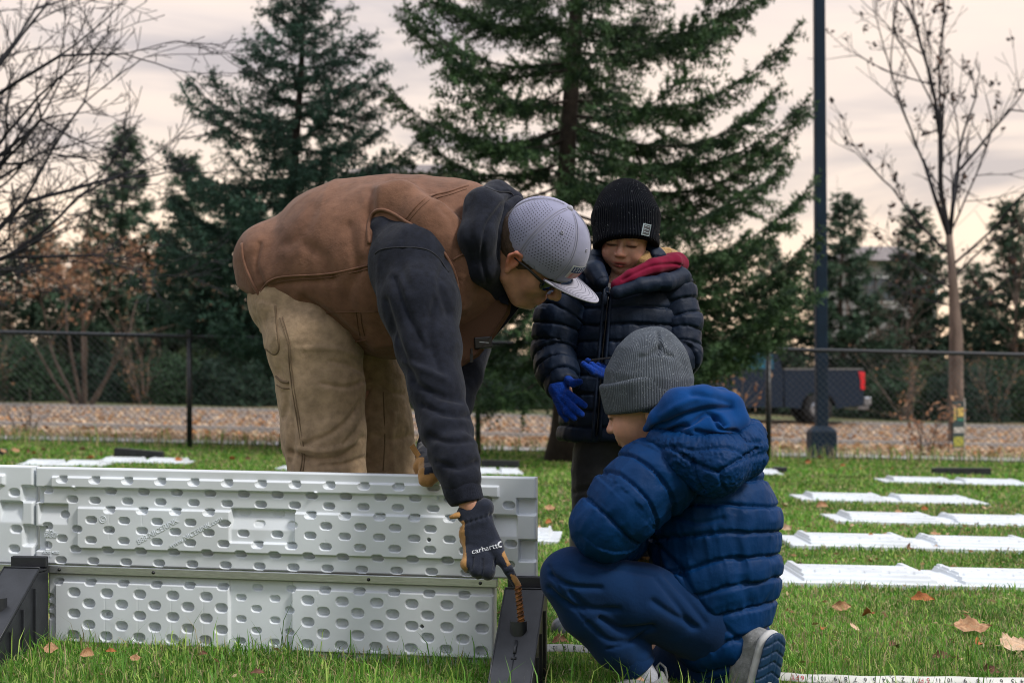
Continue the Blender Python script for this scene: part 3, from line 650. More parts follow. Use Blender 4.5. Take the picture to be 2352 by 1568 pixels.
for u0, u1, sl in ((2.42, 3.12, .12), (3.2, 4.15, .5)):
    b = extr([(tx(u0), gt+1.48), (tx(u0+.04), gt+1.86), (tx(u1-(.45 if sl > .3 else 0)), gt+1.86), (tx(u1), gt+1.48)], y0-.012, y0+.01); b.obj('side_window', M['truck_glass'], tk)
for u in (1.22, 4.86):
    for yy_ in (y0+.14, y1-.14):
        b = MB(); Mr = Matrix.Rotation(R(90), 3, 'X'); b.lathe([(.0, -.13), (.24, -.13), (.37, -.12), (.395, -.06), (.395, .06), (.37, .12), (.24, .13), (0, .13)], 24, (tx(u), yy_, gt+.395), Mr); wv = b.obj('wheel', M['tyre'], tk, True)
        b = MB(); b.lathe([(0, -.02), (.08, -.03), (.1, .0), (.2, .01), (.24, -.02)], 16, (tx(u), yy_-.135 if yy_ < Yt+1 else yy_+.135, gt+.395), Mr); b.obj('rim', M['chrome'], wv, True)
b = MB(); b.prism([(tx(-.015), gt+.92), (tx(-.015), gt+1.40), (tx(.16), gt+1.40), (tx(.10), gt+1.18), (tx(.10), gt+.92)], y0-.02, y0+.2); b.obj('tail_light', M['tail_red'], tk, bevel=.015)
b = MB(); b.prism([(tx(-.015), gt+.92), (tx(-.015), gt+1.40), (tx(.16), gt+1.40), (tx(.10), gt+1.18), (tx(.10), gt+.92)], y1-.2, y1+.02); b.obj('tail_light', M['tail_red'], tk, bevel=.015)
b = MB(); b.box((tx(-.10), (y0+y1)/2, gt+.62), (.2, 1.9, .22)); b.box((tx(-.02), (y0+y1)/2, gt+.45), (.3, 1.6, .12)); b.obj('bumper', M['chrome'], tk, bevel=.03)
b = MB(); b.box((tx(4.05), y0-.12, gt+1.5), (.12, .2, .2)); b.obj('wing_mirror', M['truck_paint'], tk, bevel=.03)
# striped yard sign on a wire stake, turned away
M['sign_dark'] = material('sign_print', (.018, .045, .050), .6); M['sign_yellow'] = material('sign_yellow', (.62, .45, .12), .6); M['sign_lime'] = material('sign_lime', (.38, .38, .06), .6); M['sign_white'] = material('sign_white', (.5, .48, .44), .6); M['sign_green'] = material('sign_green', (.03, .25, .15), .6)
Ys = 18.6; xa, xb = P(2188, 0, Ys)[0], P(2220, 0, Ys)[0]; g_ = float(gz(xa, Ys)); zt, zb = P(0, 921, Ys)[2], P(0, 1028, Ys)[2]
o = empty('yard_sign', (xa, Ys, g_)); tag(o, 'narrow dark yard sign with yellow, white and lime bands before the young tree', 'sign')
ca = math.cos(R(25)); sa = math.sin(R(25)); wS = (xb-xa)/ca
def sp_(u, v, off=0): return np.array((xa+u*wS*ca, Ys+u*wS*sa, zt+(zb-zt)*v))+np.array((sa, -ca, 0))*off
def plate(u0, u1, v0, v1, o0, o1): return [sp_(u0, v1, o0), sp_(u1, v1, o0), sp_(u1, v1, o1), sp_(u0, v1, o1), sp_(u0, v0, o0), sp_(u1, v0, o0), sp_(u1, v0, o1), sp_(u0, v0, o1)]
MB().hexa(plate(0, 1, 0, 1, -.004, .004)).obj('panel', M['sign_dark'], o)
for (u0, u1, v0, v1, m_) in ((.1, .3, .15, .40, 'sign_yellow'), (.42, .92, .14, .33, 'sign_yellow'), (.4, .95, .36, .42, 'sign_green'), (.1, .95, .56, .68, 'sign_white'), (.08, .92, .76, .97, 'sign_lime')):
    b = MB(); nL = max(1, int((u1-u0)/.17)); du = (u1-u0)/nL
    for k in range(nL): b.hexa(plate(u0+k*du, u0+(k+.86)*du, v0, v1, .0045, .0055))
    b.obj('printed_band', M[m_], o)
b = MB(); b.tube([sp_(.97, -.06, .008), sp_(.97, 1.1, .008), (*sp_(.97, 1, .008)[:2], g_-.1)], .010, 6); b.tube([sp_(.1, .3, -.008), (*sp_(.1, 1, -.008)[:2], g_-.1)], .008, 6); b.obj('stake', M['sign_white'], o)
# two houses far behind the trees
M['shingle'] = material('roof_shingle', (.19, .165, .16), .9, var=.25, vscale=3, bump=.3, bscale=20); M['siding'] = material('house_siding', (.36, .35, .35), .85, var=.1); M['win'] = material('window_glass', (.06, .08, .10), .1, spec=.8); M['trim'] = material('white_trim', (.75, .75, .75), .6)
def house(label, pxa, pxb, pyr, pye, Y, dep=10):
    xa_, xb_ = P(pxa, 0, Y)[0], P(pxb, 0, Y)[0]; zr, ze = P(0, pyr, Y)[2], P(0, pye, Y)[2]; g0 = float(gz(0, Y))-.6
    o = empty('house', ((xa_+xb_)/2, Y+dep/2, g0)); tag(o, label, 'house', 'houses behind the trees')
    b = MB(); b.box(((xa_+xb_)/2, Y+dep/2, (g0+ze)/2), (xb_-xa_, dep, ze-g0)); b.obj('wall', M['siding'], o)
    ov = .5; q = [(xa_-ov, Y-ov, ze), (xb_+ov, Y-ov, ze), (xb_+ov, Y+dep+ov, ze), (xa_-ov, Y+dep+ov, ze)]; m_ = (Y+dep/2); h_ = .18*(xb_-xa_)
    t_ = [(xa_+h_, m_-.05, zr), (xb_-h_, m_-.05, zr), (xb_-h_, m_+.05, zr), (xa_+h_, m_+.05, zr)]
    MB().hexa([(p[0], p[1], p[2]+.02) for p in q]+t_).obj('roof', M['shingle'], o)
    n = 4
    for k in range(n):
        xc = xa_+(k+.5)*(xb_-xa_)/n; b = MB(); b.box((xc, Y-.03, ze-1.6), (1.3, .08, 1.5)); fr = b.obj('window', M['trim'], o); b = MB(); b.box((xc, Y-.06, ze-1.6), (1.1, .06, 1.3)); b.obj('pane', M['win'], fr)
house('house with a wide brown roof showing above the bending man', 800, 1080, 345, 400, 78)
house('house with a grey roof showing to the right of the lamp pole', 1960, 2150, 545, 600, 80)
# ================================================================== rink boards, rails, brackets
M['board'] = material('white_plastic_board', (.69, .735, .775), .38, var=.05, vscale=5, bump=.03, bscale=300, two=(.61, .64, .665), twoscale=3.1, spec=.5)
M['emboss'] = material('white_plastic_lettering', (.69, .735, .775), .38)
M['alu'] = material('brushed_aluminium', (.55, .57, .58), .32, metal=.9, var=.18, vscale=30, stretch=(.6, 8, 26), bump=.06, bscale=80)
M['screw'] = material('black_screw', (.008, .008, .009), .4); M['hole'] = material('dark_hole', (.03, .025, .02), .9)
M['bracket'] = material('black_plastic_bracket', (.020, .022, .027), .42, var=.25, vscale=25, bump=.06, bscale=160, spec=.5)
M['rust'] = material('rusty_steel', (.30, .115, .03), .8, var=.4, vscale=60, bump=.5, bscale=200, two=(.12, .05, .025), twoscale=70)
YL, YR, XL, XR = 3.58, 3.39, -1.199, .056
AX = np.array((XR-XL, YR-YL, 0.)); WB = np.linalg.norm(AX); AX /= WB; NX = np.array((AX[1], -AX[0], 0.))      # along the board; NX faces the camera
if NX[1] > 0: NX = -NX
ZTL = P(0, 1072, YL)[2]; ZTR = P(0, 1096, YR)[2]; HB = .447
def bp(u, v, off=0):
    """point on the standing boards: u along (m from the left end), v down from the top edge (m), off towards the camera"""
    u = np.asarray(u, float); v = np.asarray(v, float); off = np.asarray(off, float)
    o = np.array((XL, YL, ZTL)); up = np.array((0, 0, (ZTR-ZTL)/WB))
    return o+u[..., None]*(AX+up)-v[..., None]*np.array((0, 0, 1.))+off[..., None]*NX
def blur(h, n):
    for _ in range(n):
        p = np.pad(h, 1, mode='edge'); h = (p[:-2, 1:-1]+p[2:, 1:-1]+p[1:-1, :-2]+p[1:-1, 2:]+2*p[1:-1, 1:-1])/6
    return h
def dimples(U, V_, cx, cy, w, hgt, d):
    """stadium-shaped cups"""
    r = hgt/2; x = np.maximum(np.abs(U-cx)-(w/2-r), 0); q = np.hypot(x, V_-cy)/r
    sl = .50+.60*sstep(-1.05, .35, (U-cx)/(w/2))*(1-.22*sstep(-.2, 1, (V_-cy)/r))
    return -d*(1-sstep(.84, 1.03, q))*sl
def profile_upper(U, V_, W=1.255, Hh=.243):
    h = np.zeros_like(U)
    inb = lambda a, b, c, d: (U > a) & (U < b) & (V_ > c) & (V_ < d)
    h[inb(.045, W-.075, .0235, .049)] = .009
    h[inb(.114, .512, .0985, .200)] = .009; h[inb(.675, W-.10, .0985, .200)] = .009; h[inb(.512, .675, .174, .200)] = .009
    for a, b in ((.515, .675), (.008, .085), (W-.088, W-.03)):
        m = inb(a, b, .092, .150); h[m] = -.018+.018*np.clip((V_[m]-.098)/.045, 0, 1)
    h[inb(W-.030, W+1, .052, .090)] = -.02; h[inb(W-.026, W+1, .150, .20)] = -.02; h[inb(-1, .020, .05, .088)] = -.02; h[inb(-1, .024, .15, .21)] = -.02
    h = blur(h, 1); p = .0863
    rows = [(.0292, .074, 0), (.0557, .200, 1), (.0805, .157, 0), (.1027, .199, 1), (.1287, .152, 0), (.1526, .1126, 1), (.1788, .151, 0), (.2028, .107, 1), (.2323, .067, 0)]
    for cy, x0, odd in rows:
        x = x0
        while x < W-.095:
            cut = .515 < x < .675 and .092 < cy < .150
            h = h+dimples(U, V_, x, cy, .0288, .0158, .004 if cut else .020); x += p
    for x, y in ((.031, .148), (.029, .196), (.033, .056), (.098, .079), (.076, .1175), (.070, .178), (W-.05, .068), (W-.045, .160), (W-.05, .210)): h = h+dimples(U, V_, x, y, .028, .017, .018)
    for x in (.20, .286, .372, .755, .84, .927, 1.013):
        for c, d in ((.113, .136), (.163, .176)): h[(np.abs(U-x) < .0012) & (V_ > c) & (V_ < d)] -= .0005
    for x, y in ((.198, .155), (1.012, .155)): h[np.hypot(U-x, V_-y) < .0036] = -.016
    for x, y in ((.105, .05), (.372, .056), (.73, .05), (1.03, .053)): h = h+.006*(1-sstep(.003, .006, np.hypot(U-x, V_-y)))
    return blur(h, 1)
def profile_lower(U, V_, W=1.13, Hh=.19):
    h = np.zeros_like(U); inb = lambda a, b, c, d: (U > a) & (U < b) & (V_ > c) & (V_ < d)
    h[inb(.022, .475, .020, .172)] = .008; h[inb(.635, W+.01, .020, .172)] = .008; h[inb(.475, .635, -1, .2)] = -.003
    h = blur(h, 1); p = .0863
    for cy, x0, big in ((.0205, .028, 0), (.0465, .072, 1), (.073, .111, 1), (.0995, .072, 1), (.1265, .111, 1), (.1535, .070, 1)):
        x = x0
        while x < W-.02:
            mid = .475 < x < .635
            h = h+(dimples(U, V_, x, cy, .025, .0145, .014) if mid else dimples(U, V_, x, cy, .0312 if big else .028, .0212 if big else .0165, .020)); x += p
    for y in (.06, .085, .11): h = h+dimples(U, V_, .005, y+.0, .02, .014, .008)
    for x in (.154, .24, .327, .41, .70, .788, .873, .96, 1.045):
        for c, d in ((.028, .036), (.058, .088), (.112, .142)): h[(np.abs(U-x) < .0012) & (V_ > c) & (V_ < d)] -= .0005
    for x, y in ((.155, .100), (.960, .100)): h[np.hypot(U-x, V_-y) < .0036] = -.016
    return blur(h, 1)
def relief(name, W, Hh, prof, place, th=.040, res=.0013, smooth=True):
    nx, ny = int(W/res)+1, int(Hh/res)+1; u = np.linspace(0, W, nx); v = np.linspace(0, Hh, ny); U, V_ = np.meshgrid(u, v, indexing='ij'); h = prof(U, V_)
    # soften the outer edge
    e = np.minimum(np.minimum(U, W-U), np.minimum(V_, Hh-V_)); h = h-.003*(1-sstep(0, .004, e))
    Vf = place(U, V_, h).reshape(-1, 3); i = (np.arange(nx-1)[:, None]*ny+np.arange(ny-1)[None]).ravel(); Q = [np.stack([i, i+1, i+ny+1, i+ny], 1)]
    ring = np.concatenate([np.arange(nx)*ny, (nx-1)*ny+np.arange(1, ny), (np.arange(nx-2, -1, -1))*ny+ny-1, np.arange(ny-2, 0, -1)]); nr = len(ring)
    Vb = place(U.ravel()[ring], V_.ravel()[ring], np.full(nr, -th)); n0 = len(Vf); k = np.arange(nr); j = (k+1) % nr
    Q.append(np.stack([ring[k], ring[j], n0+j, n0+k], 1)); c = Vb.mean(0); T = np.stack([n0+k, n0+j, np.full(nr, n0+nr)], 1)
    return mesh(name, np.vstack([Vf, Vb, c]), Q+[T], smooth)
def emboss(body, u, v, size, ang, parent, off=.0005, name='embossed_lettering', shear=0, place=bp, mat='emboss', depth=.0009):
    me = text_mesh(body, size, depth, shear=shear); n = len(me.vertices); co = np.zeros(n*3, np.float32); me.vertices.foreach_get('co', co); co = co.reshape(-1, 3)
    c, s = math.cos(ang), math.sin(ang); uu = u+co[:, 0]*c-co[:, 1]*s; vv = v-(co[:, 0]*s+co[:, 1]*c); hq = .009 if u > .12 else 0
    V = place(uu, vv, hq+off+co[:, 2])
    me.vertices.foreach_set('co', V.astype(np.float32).ravel()); me.update(); return link(name, me, M[mat], parent)
RV = .243                                             # v of the rail's top edge
HG = profile_upper(*np.meshgrid(np.linspace(0, WB, 601), np.linspace(0, RV, 201), indexing='ij'))
up = link('rink_board', relief('rink_board', WB, RV, profile_upper, bp), M['board']); tag(up, 'long white dimpled plastic rink board with embossed lettering, standing above the aluminium rail', 'rink board')
emboss('888-NICERINK', .327, .152, .0190, R(29), up, .0005); emboss('www.NICERINK.com', .426, .152, .0172, R(29), up, .0005)
for t_, v_ in (('ON', .160), ('CORNERS', .1665), ('BRACKET', .173), ('GOES HERE', .214)): emboss(t_, .041, v_, .0085, 0, up, .0008)
b = MB(); b.add(bp(np.array([.036, .046, .041]), np.array([.2205, .2205, .2265]), np.array([.0012]*3)), T=[(0, 1, 2)]); b.add(bp(np.array([.039, .043, .043, .039]), np.array([.217, .217, .2205, .2205]), np.array([.0012]*4)), Q=[(0, 1, 2, 3)]); b.obj('embossed_arrow', M['emboss'], up)
b = MB(); th = np.linspace(0, 2*np.pi, 25); b.tube(bp(.183+.0085*np.cos(th), .126+.0085*np.sin(th), np.full(25, .0095)), .0008, 5); b.obj('embossed_mark', M['emboss'], up); emboss('C', .183, .126, .012, 0, up, .0003, 'embossed_mark')
LO = (.034, RV+.021)
lowp = lambda U, V_, h: bp(np.asarray(U)+LO[0], np.asarray(V_)+LO[1], h)
lo = link('rink_board', relief('rink_board', 1.135, .205, profile_lower, lowp), M['board']); tag(lo, 'lower white dimpled plastic board standing in the grass under the aluminium rail', 'rink board')
def rail(u0, u1, label, screws):
    o = empty('aluminium_rail', bp(u0, RV+.02, .01)); tag(o, label, 'rail'); b = MB(); a_ = [bp(u, RV+v, f) for v, f in ((.0215, -.008), (.0215, .012)) for u in (u0, u1)]
    V = [bp(u0, RV+.0205, -.01), bp(u1, RV+.0205, -.01), bp(u1, RV+.0205, .013), bp(u0, RV+.0205, .013), bp(u0, RV+.001, -.01), bp(u1, RV+.001, -.01), bp(u1, RV+.001, .013), bp(u0, RV+.001, .013)]
    b.hexa(V); b.obj('bar', M['alu'], o, bevel=.0012)
    for u in screws:
        b = MB(); Mr = np.array([AX, (0, 0, 1), NX]).T; b.lathe([(.0, .004), (.0022, .004), (.0026, .0022), (.0038, .002), (.0043, 0), (.0043, -.001)], 14, bp(u, RV+.011, .0134), Mr); b.obj('screw', M['screw'], o, True)
rail(.0, 1.178, 'long brushed aluminium rail with black screws across the front boards', (.070, .317, .864, 1.138))
# neighbour at the left edge of the view
WN = .62
nbp = lambda U, V_, h: bp(np.asarray(U)-WN-.008, np.asarray(V_)-.002, h)
def prof_n(U, V_): return profile_upper(U+1.255-WN, V_)
o = link('rink_board', relief('rink_board', WN, RV+.004, prof_n, nbp, res=.002), M['board']); tag(o, 'white dimpled rink board cut by the left edge, joined beside the long one', 'rink board')
nlp = lambda U, V_, h: bp(np.asarray(U)-.66, np.asarray(V_)+LO[1], h)
o = link('rink_board', relief('rink_board', .56, .205, lambda U, V_: profile_lower(U+1.13-.56, V_), nlp, res=.0025), M['board']); tag(o, 'lower white board peeking out at the left edge behind the black bracket', 'rink board')
rail(-.63, -.033, 'short end of aluminium rail at the left edge above the black bracket', ())
# black brackets that prop the boards up
def bracket(px_c, Ytop, label, u_w=.094):
    """sloped cover plate, two side walls, back plate and the stake socket"""
    xc = P(px_c, 0, Ytop)[0]; g0 = float(gz(xc, Ytop)); o = empty('wall_bracket', (xc, Ytop, g0)); tag(o, label, 'bracket')
    w2 = u_w/2; yt, yb, zt, zb = Ytop-.028, Ytop-.33, g0+.205, g0-.012; yw = Ytop+.012
    pl = MB(); t = .006                       # the sloping plate
    # outline of the plate with a cup cut near the middle, as strips
    def at(s, x, up_=0): n_ = np.array((0, -(zt-zb), -(yb-yt)))/math.hypot(zt-zb, yb-yt); n_ = n_ if n_[2] > 0 else -n_; return np.array((xc+x, yt+(yb-yt)*s, zt+(zb-zt)*s))+n_*up_
    for x0, x1, s0, s1 in ((-w2, w2, 0, 1),):
        q = [at(s1, x0, -t), at(s1, x1, -t), at(s0, x1, -t), at(s0, x0, -t), at(s1, x0), at(s1, x1), at(s0, x1), at(s0, x0)]; pl.hexa(q)
    pl.obj('sloped_plate', M['bracket'], o)
    for sg in (-1, 1):
        b = MB(); x0, x1 = sg*(w2-.005), sg*w2; b.prism([(yt-.004, zt-.012), (yb+.02, zb+.002), (yw, zb), (yw, zt-.012)], xc+min(x0, x1), xc+max(x0, x1), 0); b.obj('side_wall', M['bracket'], o)
        b = MB()
        for k in range(3): yy_ = yt-.03-.06*k; b.box((xc+sg*(w2+.003), yy_, (zb+zt-(yt-yy_)*(zt-zb)/(yt-yb))/2-.01), (.006, .006, max(.02, zt-zb-(yt-yy_)*(zt-zb)/(yt-yb)-.03)))
        b.obj('rib', M['bracket'], o)
    b = MB(); b.box((xc, yw+.003, g0+.112), (u_w, .006, .235)); b.obj('back_plate', M['bracket'], o, bevel=.002)
    b = MB(); b.box((xc, Ytop-.008, zt-.008), (u_w-.002, .04, .006)); b.box((xc, yw-.004, g0+.2155), (u_w, .008, .026)); b.obj('top_lip', M['bracket'], o, bevel=.002)
    th_ = np.linspace(math.pi, 2*math.pi, 17); y0_ = at(.36, 0)[1]; zt_ = at(.27, 0)[2]      # half-round stake socket standing proud of the plate
    def ring(rr, z=None): return [(xc+rr*math.cos(a_), y0_+rr*math.sin(a_), zt_ if z is None else at((y0_+rr*math.sin(a_)-yt)/(yb-yt), 0)[2]-.003) for a_ in th_]
    i = np.arange(16); b = MB(); b.add(ring(.0195)+ring(.0195, 1), np.stack([i, i+1, i+18, i+17], 1)); b.add(ring(.0195)+ring(.0160), np.stack([i+17, i+18, i+1, i], 1)); b.add(ring(.0160)+ring(.0160, 1), np.stack([i+17, i+18, i+1, i], 1))
    b.obj('stake_socket', M['bracket'], o, True)
    b = MB(); b.tube([at(.46, 0, .001), at(.56, 0, .001)], .004, 8); b.tube([at(.56, 0, 0), at(.99, 0, 0)], .0016, 6); b.box(at(.60, 0), (.012, .006, .006)); b.obj('mould_seam', M['bracket'], o, True)
    b = MB(); b.tube([at(0, x_, .001) for x_ in np.linspace(-w2, w2, 6)], .0022, 6); b.tube([at(0, w2, 0), at(1, w2, 0)], .002, 6); b.tube([at(0, -w2, 0), at(1, -w2, 0)], .002, 6); b.obj('rim', M['bracket'], o, True)
    o.rotation_euler[2] = math.atan2(NX[0], -NX[1])
    return o, at
brR, atR = bracket(1210, 3.365, 'black plastic bracket with a rusty stake propping the right end of the boards')
brL, atL = bracket(63, 3.545, 'black plastic bracket without a stake under the left board joint', .094)
# rusty twisted stake the gloved finger pushes
a_ = P(1197, 1424, atR(.36, 0)[1]-.004); t_ = P(1189, 1344, a_[1]-.004); b = MB(); n = 60; s_ = np.linspace(0, 1, n); ax = a_+np.outer(s_*1.0, t_-a_); ax = np.vstack([a_-(t_-a_)*.8, ax]); b.tube(ax, .0068, 12)
d_ = unit(t_-a_); e1 = unit(np.cross(d_, (0, 1, 0))); e2 = np.cross(d_, e1)
for ph in (0, math.pi):
    th_ = ph+s_*2*math.pi*4.5; b.tube(a_+np.outer(s_, t_-a_)+.0072*(np.cos(th_)[:, None]*e1+np.sin(th_)[:, None]*e2), .0019, 5)
STK = t_
tag(b.obj('steel_stake', M['rust'], None, True), 'rusty orange ribbed steel stake under the gloved fingertip', 'stake')
# boards lying on the lawn
def profile_flat(U, V_):
    h = np.zeros_like(U); inb = lambda a, b, c, d: (U > a) & (U < b) & (V_ > c) & (V_ < d)
    for a, c in ((.09, .56), (.66, 1.13)):
        for v1, z_ in ((.418, .009), (.36, .018), (.295, .026), (.12, .018), (.07, .009), (.035, 0)): h[inb(a+(.415-v1)*.12, c-(.415-v1)*.12, -1 if z_ == 0 else .02, v1)] = z_
    h[inb(.56, .66, .12, .34)] = .006
    for k, y in enumerate((.075, .135, .19, .245, .30, .345)):
        x = .14+.045*(k % 2)
        while x < 1.12: h = h+dimples(U, V_, x, y, .030, .016, .006); x += .09
    return h
flat_me = relief('rink_board', 1.22, .45, profile_flat, lambda U, V_, h: np.stack([U, .45-V_, h+.019], -1), .019, .003, False)
flat_me.materials.append(M['board'])
def lay(px, py, label, ang=0, flip=False, s=1, grp='white boards laid out on the lawn', anchor=0):
    """near-left corner stands at (px,py) on the ground"""
    Y = .7*F/(py-HOR)
    for _ in range(6): x = P(px, 0, Y)[0]; Y = (H-float(gz(x, Y))-.004)*F/(py-HOR)
    o = link('rink_board', flat_me); g0 = float(gz(x, Y)); o.location = (x, Y, g0+.004); o.rotation_euler = (0, math.atan(.022), R(ang)); o.scale = (s, 1, 1)
    tag(o, label, 'rink board', grp)
    if anchor: o.location = o.location-Vector((math.cos(R(ang))*1.22*s, math.sin(R(ang))*1.22*s, -.022*1.22*s))
    return o
lay(1793, 1347, 'nearest white board lying flat on the lawn beside the crouching boy', 0)
lay(1820, 1260, 'second white board lying on the lawn, counted from the crouching boy', -.5)
lay(1921, 1203, 'third white board lying on the lawn, its left end set back', -1)
lay(1838, 1152, 'fourth white board on the lawn, long and thin, just below the farthest', -2)
lay(2030, 1110, 'farthest white board on the right lawn, in front of the black block', -4)
lay(238, 1074, 'short white board end on the left lawn, left of its twin', 8, s=.55, anchor=1)
lay(212, 1064, 'white board on the left lawn in front of the black block', 4, s=.65)
lay(632, 1080, 'white board end half hidden behind the bending man', 0, s=.8)
lay(1092, 1090, 'white board on the lawn between the bending man and the standing boy', 3, s=.32)
lay(1283, 1252, 'white board end poking out behind the right end of the standing boards', -4, s=.5, anchor=1)
lay(1800, 1093, 'tiny white board end behind the back of the crouching boy', 0, s=.3, anchor=1)
def block(px, py, wpx, hpx, label, slant=0):
    Y = .7*F/(py-HOR)
    for _ in range(6): x = P(px, 0, Y)[0]; Y = (H-float(gz(x, Y)))*F/(py-HOR)
    w_, h_ = S(wpx, Y), S(hpx, Y); g0 = float(gz(x, Y)); o = empty('wall_bracket', (x, Y, g0)); tag(o, label, 'bracket', 'black brackets left on the lawn')
    b = MB(); b.prism([(x, g0-.01), (x+w_, g0-.01-.022*w_), (x+w_, g0+h_*(1-slant)), (x+.02, g0+h_), (x, g0+h_*.95)], Y, Y+.09); b.obj('body', M['bracket'], o, bevel=.004)
    b = MB()
    for k in (.25, .5, .75): b.box((x+w_*k, Y-.004, g0+h_*.42*(1-slant*.5)), (.012, .01, h_*.7*(1-slant*k)))
    b.obj('rib', M['bracket'], o)
block(261, 1054, 112, 26, 'black bracket block on the left lawn behind the white boards', .35)
block(1105, 1076, 88, 20, 'black bracket block between the bending man and the standing boy', .1)
block(1778, 1090, 30, 18, 'black bracket block showing behind the back of the crouching boy', .05)
block(2145, 1092, 132, 18, 'long black bracket block on the right lawn near the fence', .05)
block(-30, 1048, 40, 20, 'black bracket block cut by the left edge of the view', .2)
# ================================================================== people: shared cloth and skin
def weave(scale=900, st=.12):
    def f(t, b, src, tcn):
        v = N('ShaderNodeTexNoise', t); v.inputs['Scale'].default_value = scale; v.inputs['Detail'].default_value = 2; L(tcn.outputs['Object'], v.inputs[0], t)
        bn = N('ShaderNodeBump', t); bn.inputs['Strength'].default_value = st; bn.inputs['Distance'].default_value = .002; L(v.outputs[0], bn.inputs['Height'], t)
        if b.inputs['Normal'].links: L(b.inputs['Normal'].links[0].from_socket, bn.inputs['Normal'], t)
        L(bn.outputs[0], b.inputs['Normal'], t)
    return f
M['vest'] = material('brown_duck_canvas', (.168, .084, .052), .92, var=.2, vscale=40, bump=.2, bscale=110, sheen=.08, spec=.25, extra=weave(700, .25), two=(.138, .068, .043), twoscale=5)
M['vest_in'] = material('vest_lining', (.10, .052, .032), .9, spec=.2)
M['hoodie'] = material('charcoal_fleece', (.0100, .0120, .0200), .95, var=.3, vscale=60, sheen=.10, spec=.15, bump=.15, bscale=120, extra=weave(1300, .3))
M['trouser'] = material('tan_work_cloth', (.335, .24, .152), .9, var=.22, vscale=45, sheen=.1, spec=.2, bump=.22, bscale=90, extra=weave(900, .3), two=(.29, .205, .13), twoscale=5)
M['thread'] = material('seam_thread', (.115, .055, .030), .9); M['thread_tan'] = material('tan_thread', (.14, .095, .055), .9); M['thread_dark'] = material('dark_thread', (.012, .013, .017), .9)
M['glove_knit'] = material('navy_glove_knit', (.012, .016, .030), .85, sheen=.3, spec=.2, var=.2, vscale=60, extra=weave(1500, .4))
M['suede'] = material('tan_suede', (.36, .19, .065), .9, var=.25, vscale=40, sheen=.2, spec=.2, bump=.25, bscale=200)
M['skin'] = material('skin', attr=True, rough=.5, sss=.18, spec=.4, var=.16, vscale=45, bump=.10, bscale=350)
M['black'] = material('black_plastic', (.008, .008, .009), .35); M['lens'] = material('dark_lens', (.004, .006, .005), .06, spec=.9)
M['print'] = material('pale_print', (.55, .57, .60), .6); M['metal'] = material('zip_metal', (.45, .45, .46), .35, metal=.9)
M['hair_brown'] = material('short_brown_hair', (.085, .052, .034), .8, var=.35, vscale=120, bump=.6, bscale=420, stretch=(1, 1, .4))
M['boot'] = material('brown_boot', (.10, .06, .035), .7, var=.2)
def dimp(V, Nn, amp, scale, seed, o=3, st=(1, 1, 1)): return V+Nn*(amp*(fbm(V*np.array(st)*scale, o, seed)-.5)*2)[:, None]
def rdg(V, Nn, amp, scale, seed, st=(1, 1, 1), o=2): return V+Nn*(amp*(ridge(V*np.array(st)*scale, o, seed)-.55))[:, None]
def pp(l): return [P(*q[:3]) for q in l], [S(q[3], q[2]) for q in l]
def vol(name_px, Yr, h):
    a, b, c, d = name_px; y0, y1 = Yr
    lo = np.minimum(P(a, d, y0), P(a, d, y1)); hi = np.maximum(P(c, b, y0), P(c, b, y1)); lo[1], hi[1] = y0, y1
    return Vol(lo, hi, h)
def seam(name, poly, V, Q, r, mat, parent, off=.0005, n=6):
    p = project(poly, V, Q, off, n)
    if len(p) < 3: return None
    return MB().tube(p, r, 6).obj(name, mat, parent, True)
def text_on(body, pxc, pyc, hpx, ang, V, Q, mat, parent, name='printed_word', off=.0012, sx=1.0):
    me = text_mesh(body, 1.0, 0); n = len(me.vertices); co = np.zeros(n*3, np.float32); me.vertices.foreach_get('co', co); co = co.reshape(-1, 3)*hpx; co[:, 0] *= sx
    bv = BVHTree.FromPolygons([tuple(v) for v in V], [tuple(int(i) for i in q) for q in Q]); o = Vector((0, 0, H)); c, s = math.cos(ang), math.sin(ang); out_ = []
    for x, y, _ in co:
        q = P(pxc+x*c-y*s, pyc-(x*s+y*c), 1.0); d = (Vector(q)-o).normalized(); hit = bv.ray_cast(o, d); out_.append(np.array(hit[0])+np.array(hit[1])*off if hit[0] is not None else q*3.2)
    me.vertices.foreach_set('co', np.array(out_, np.float32).ravel()); me.update(); return link(name, me, mat, parent)
SK = np.array((.50, .27, .185))
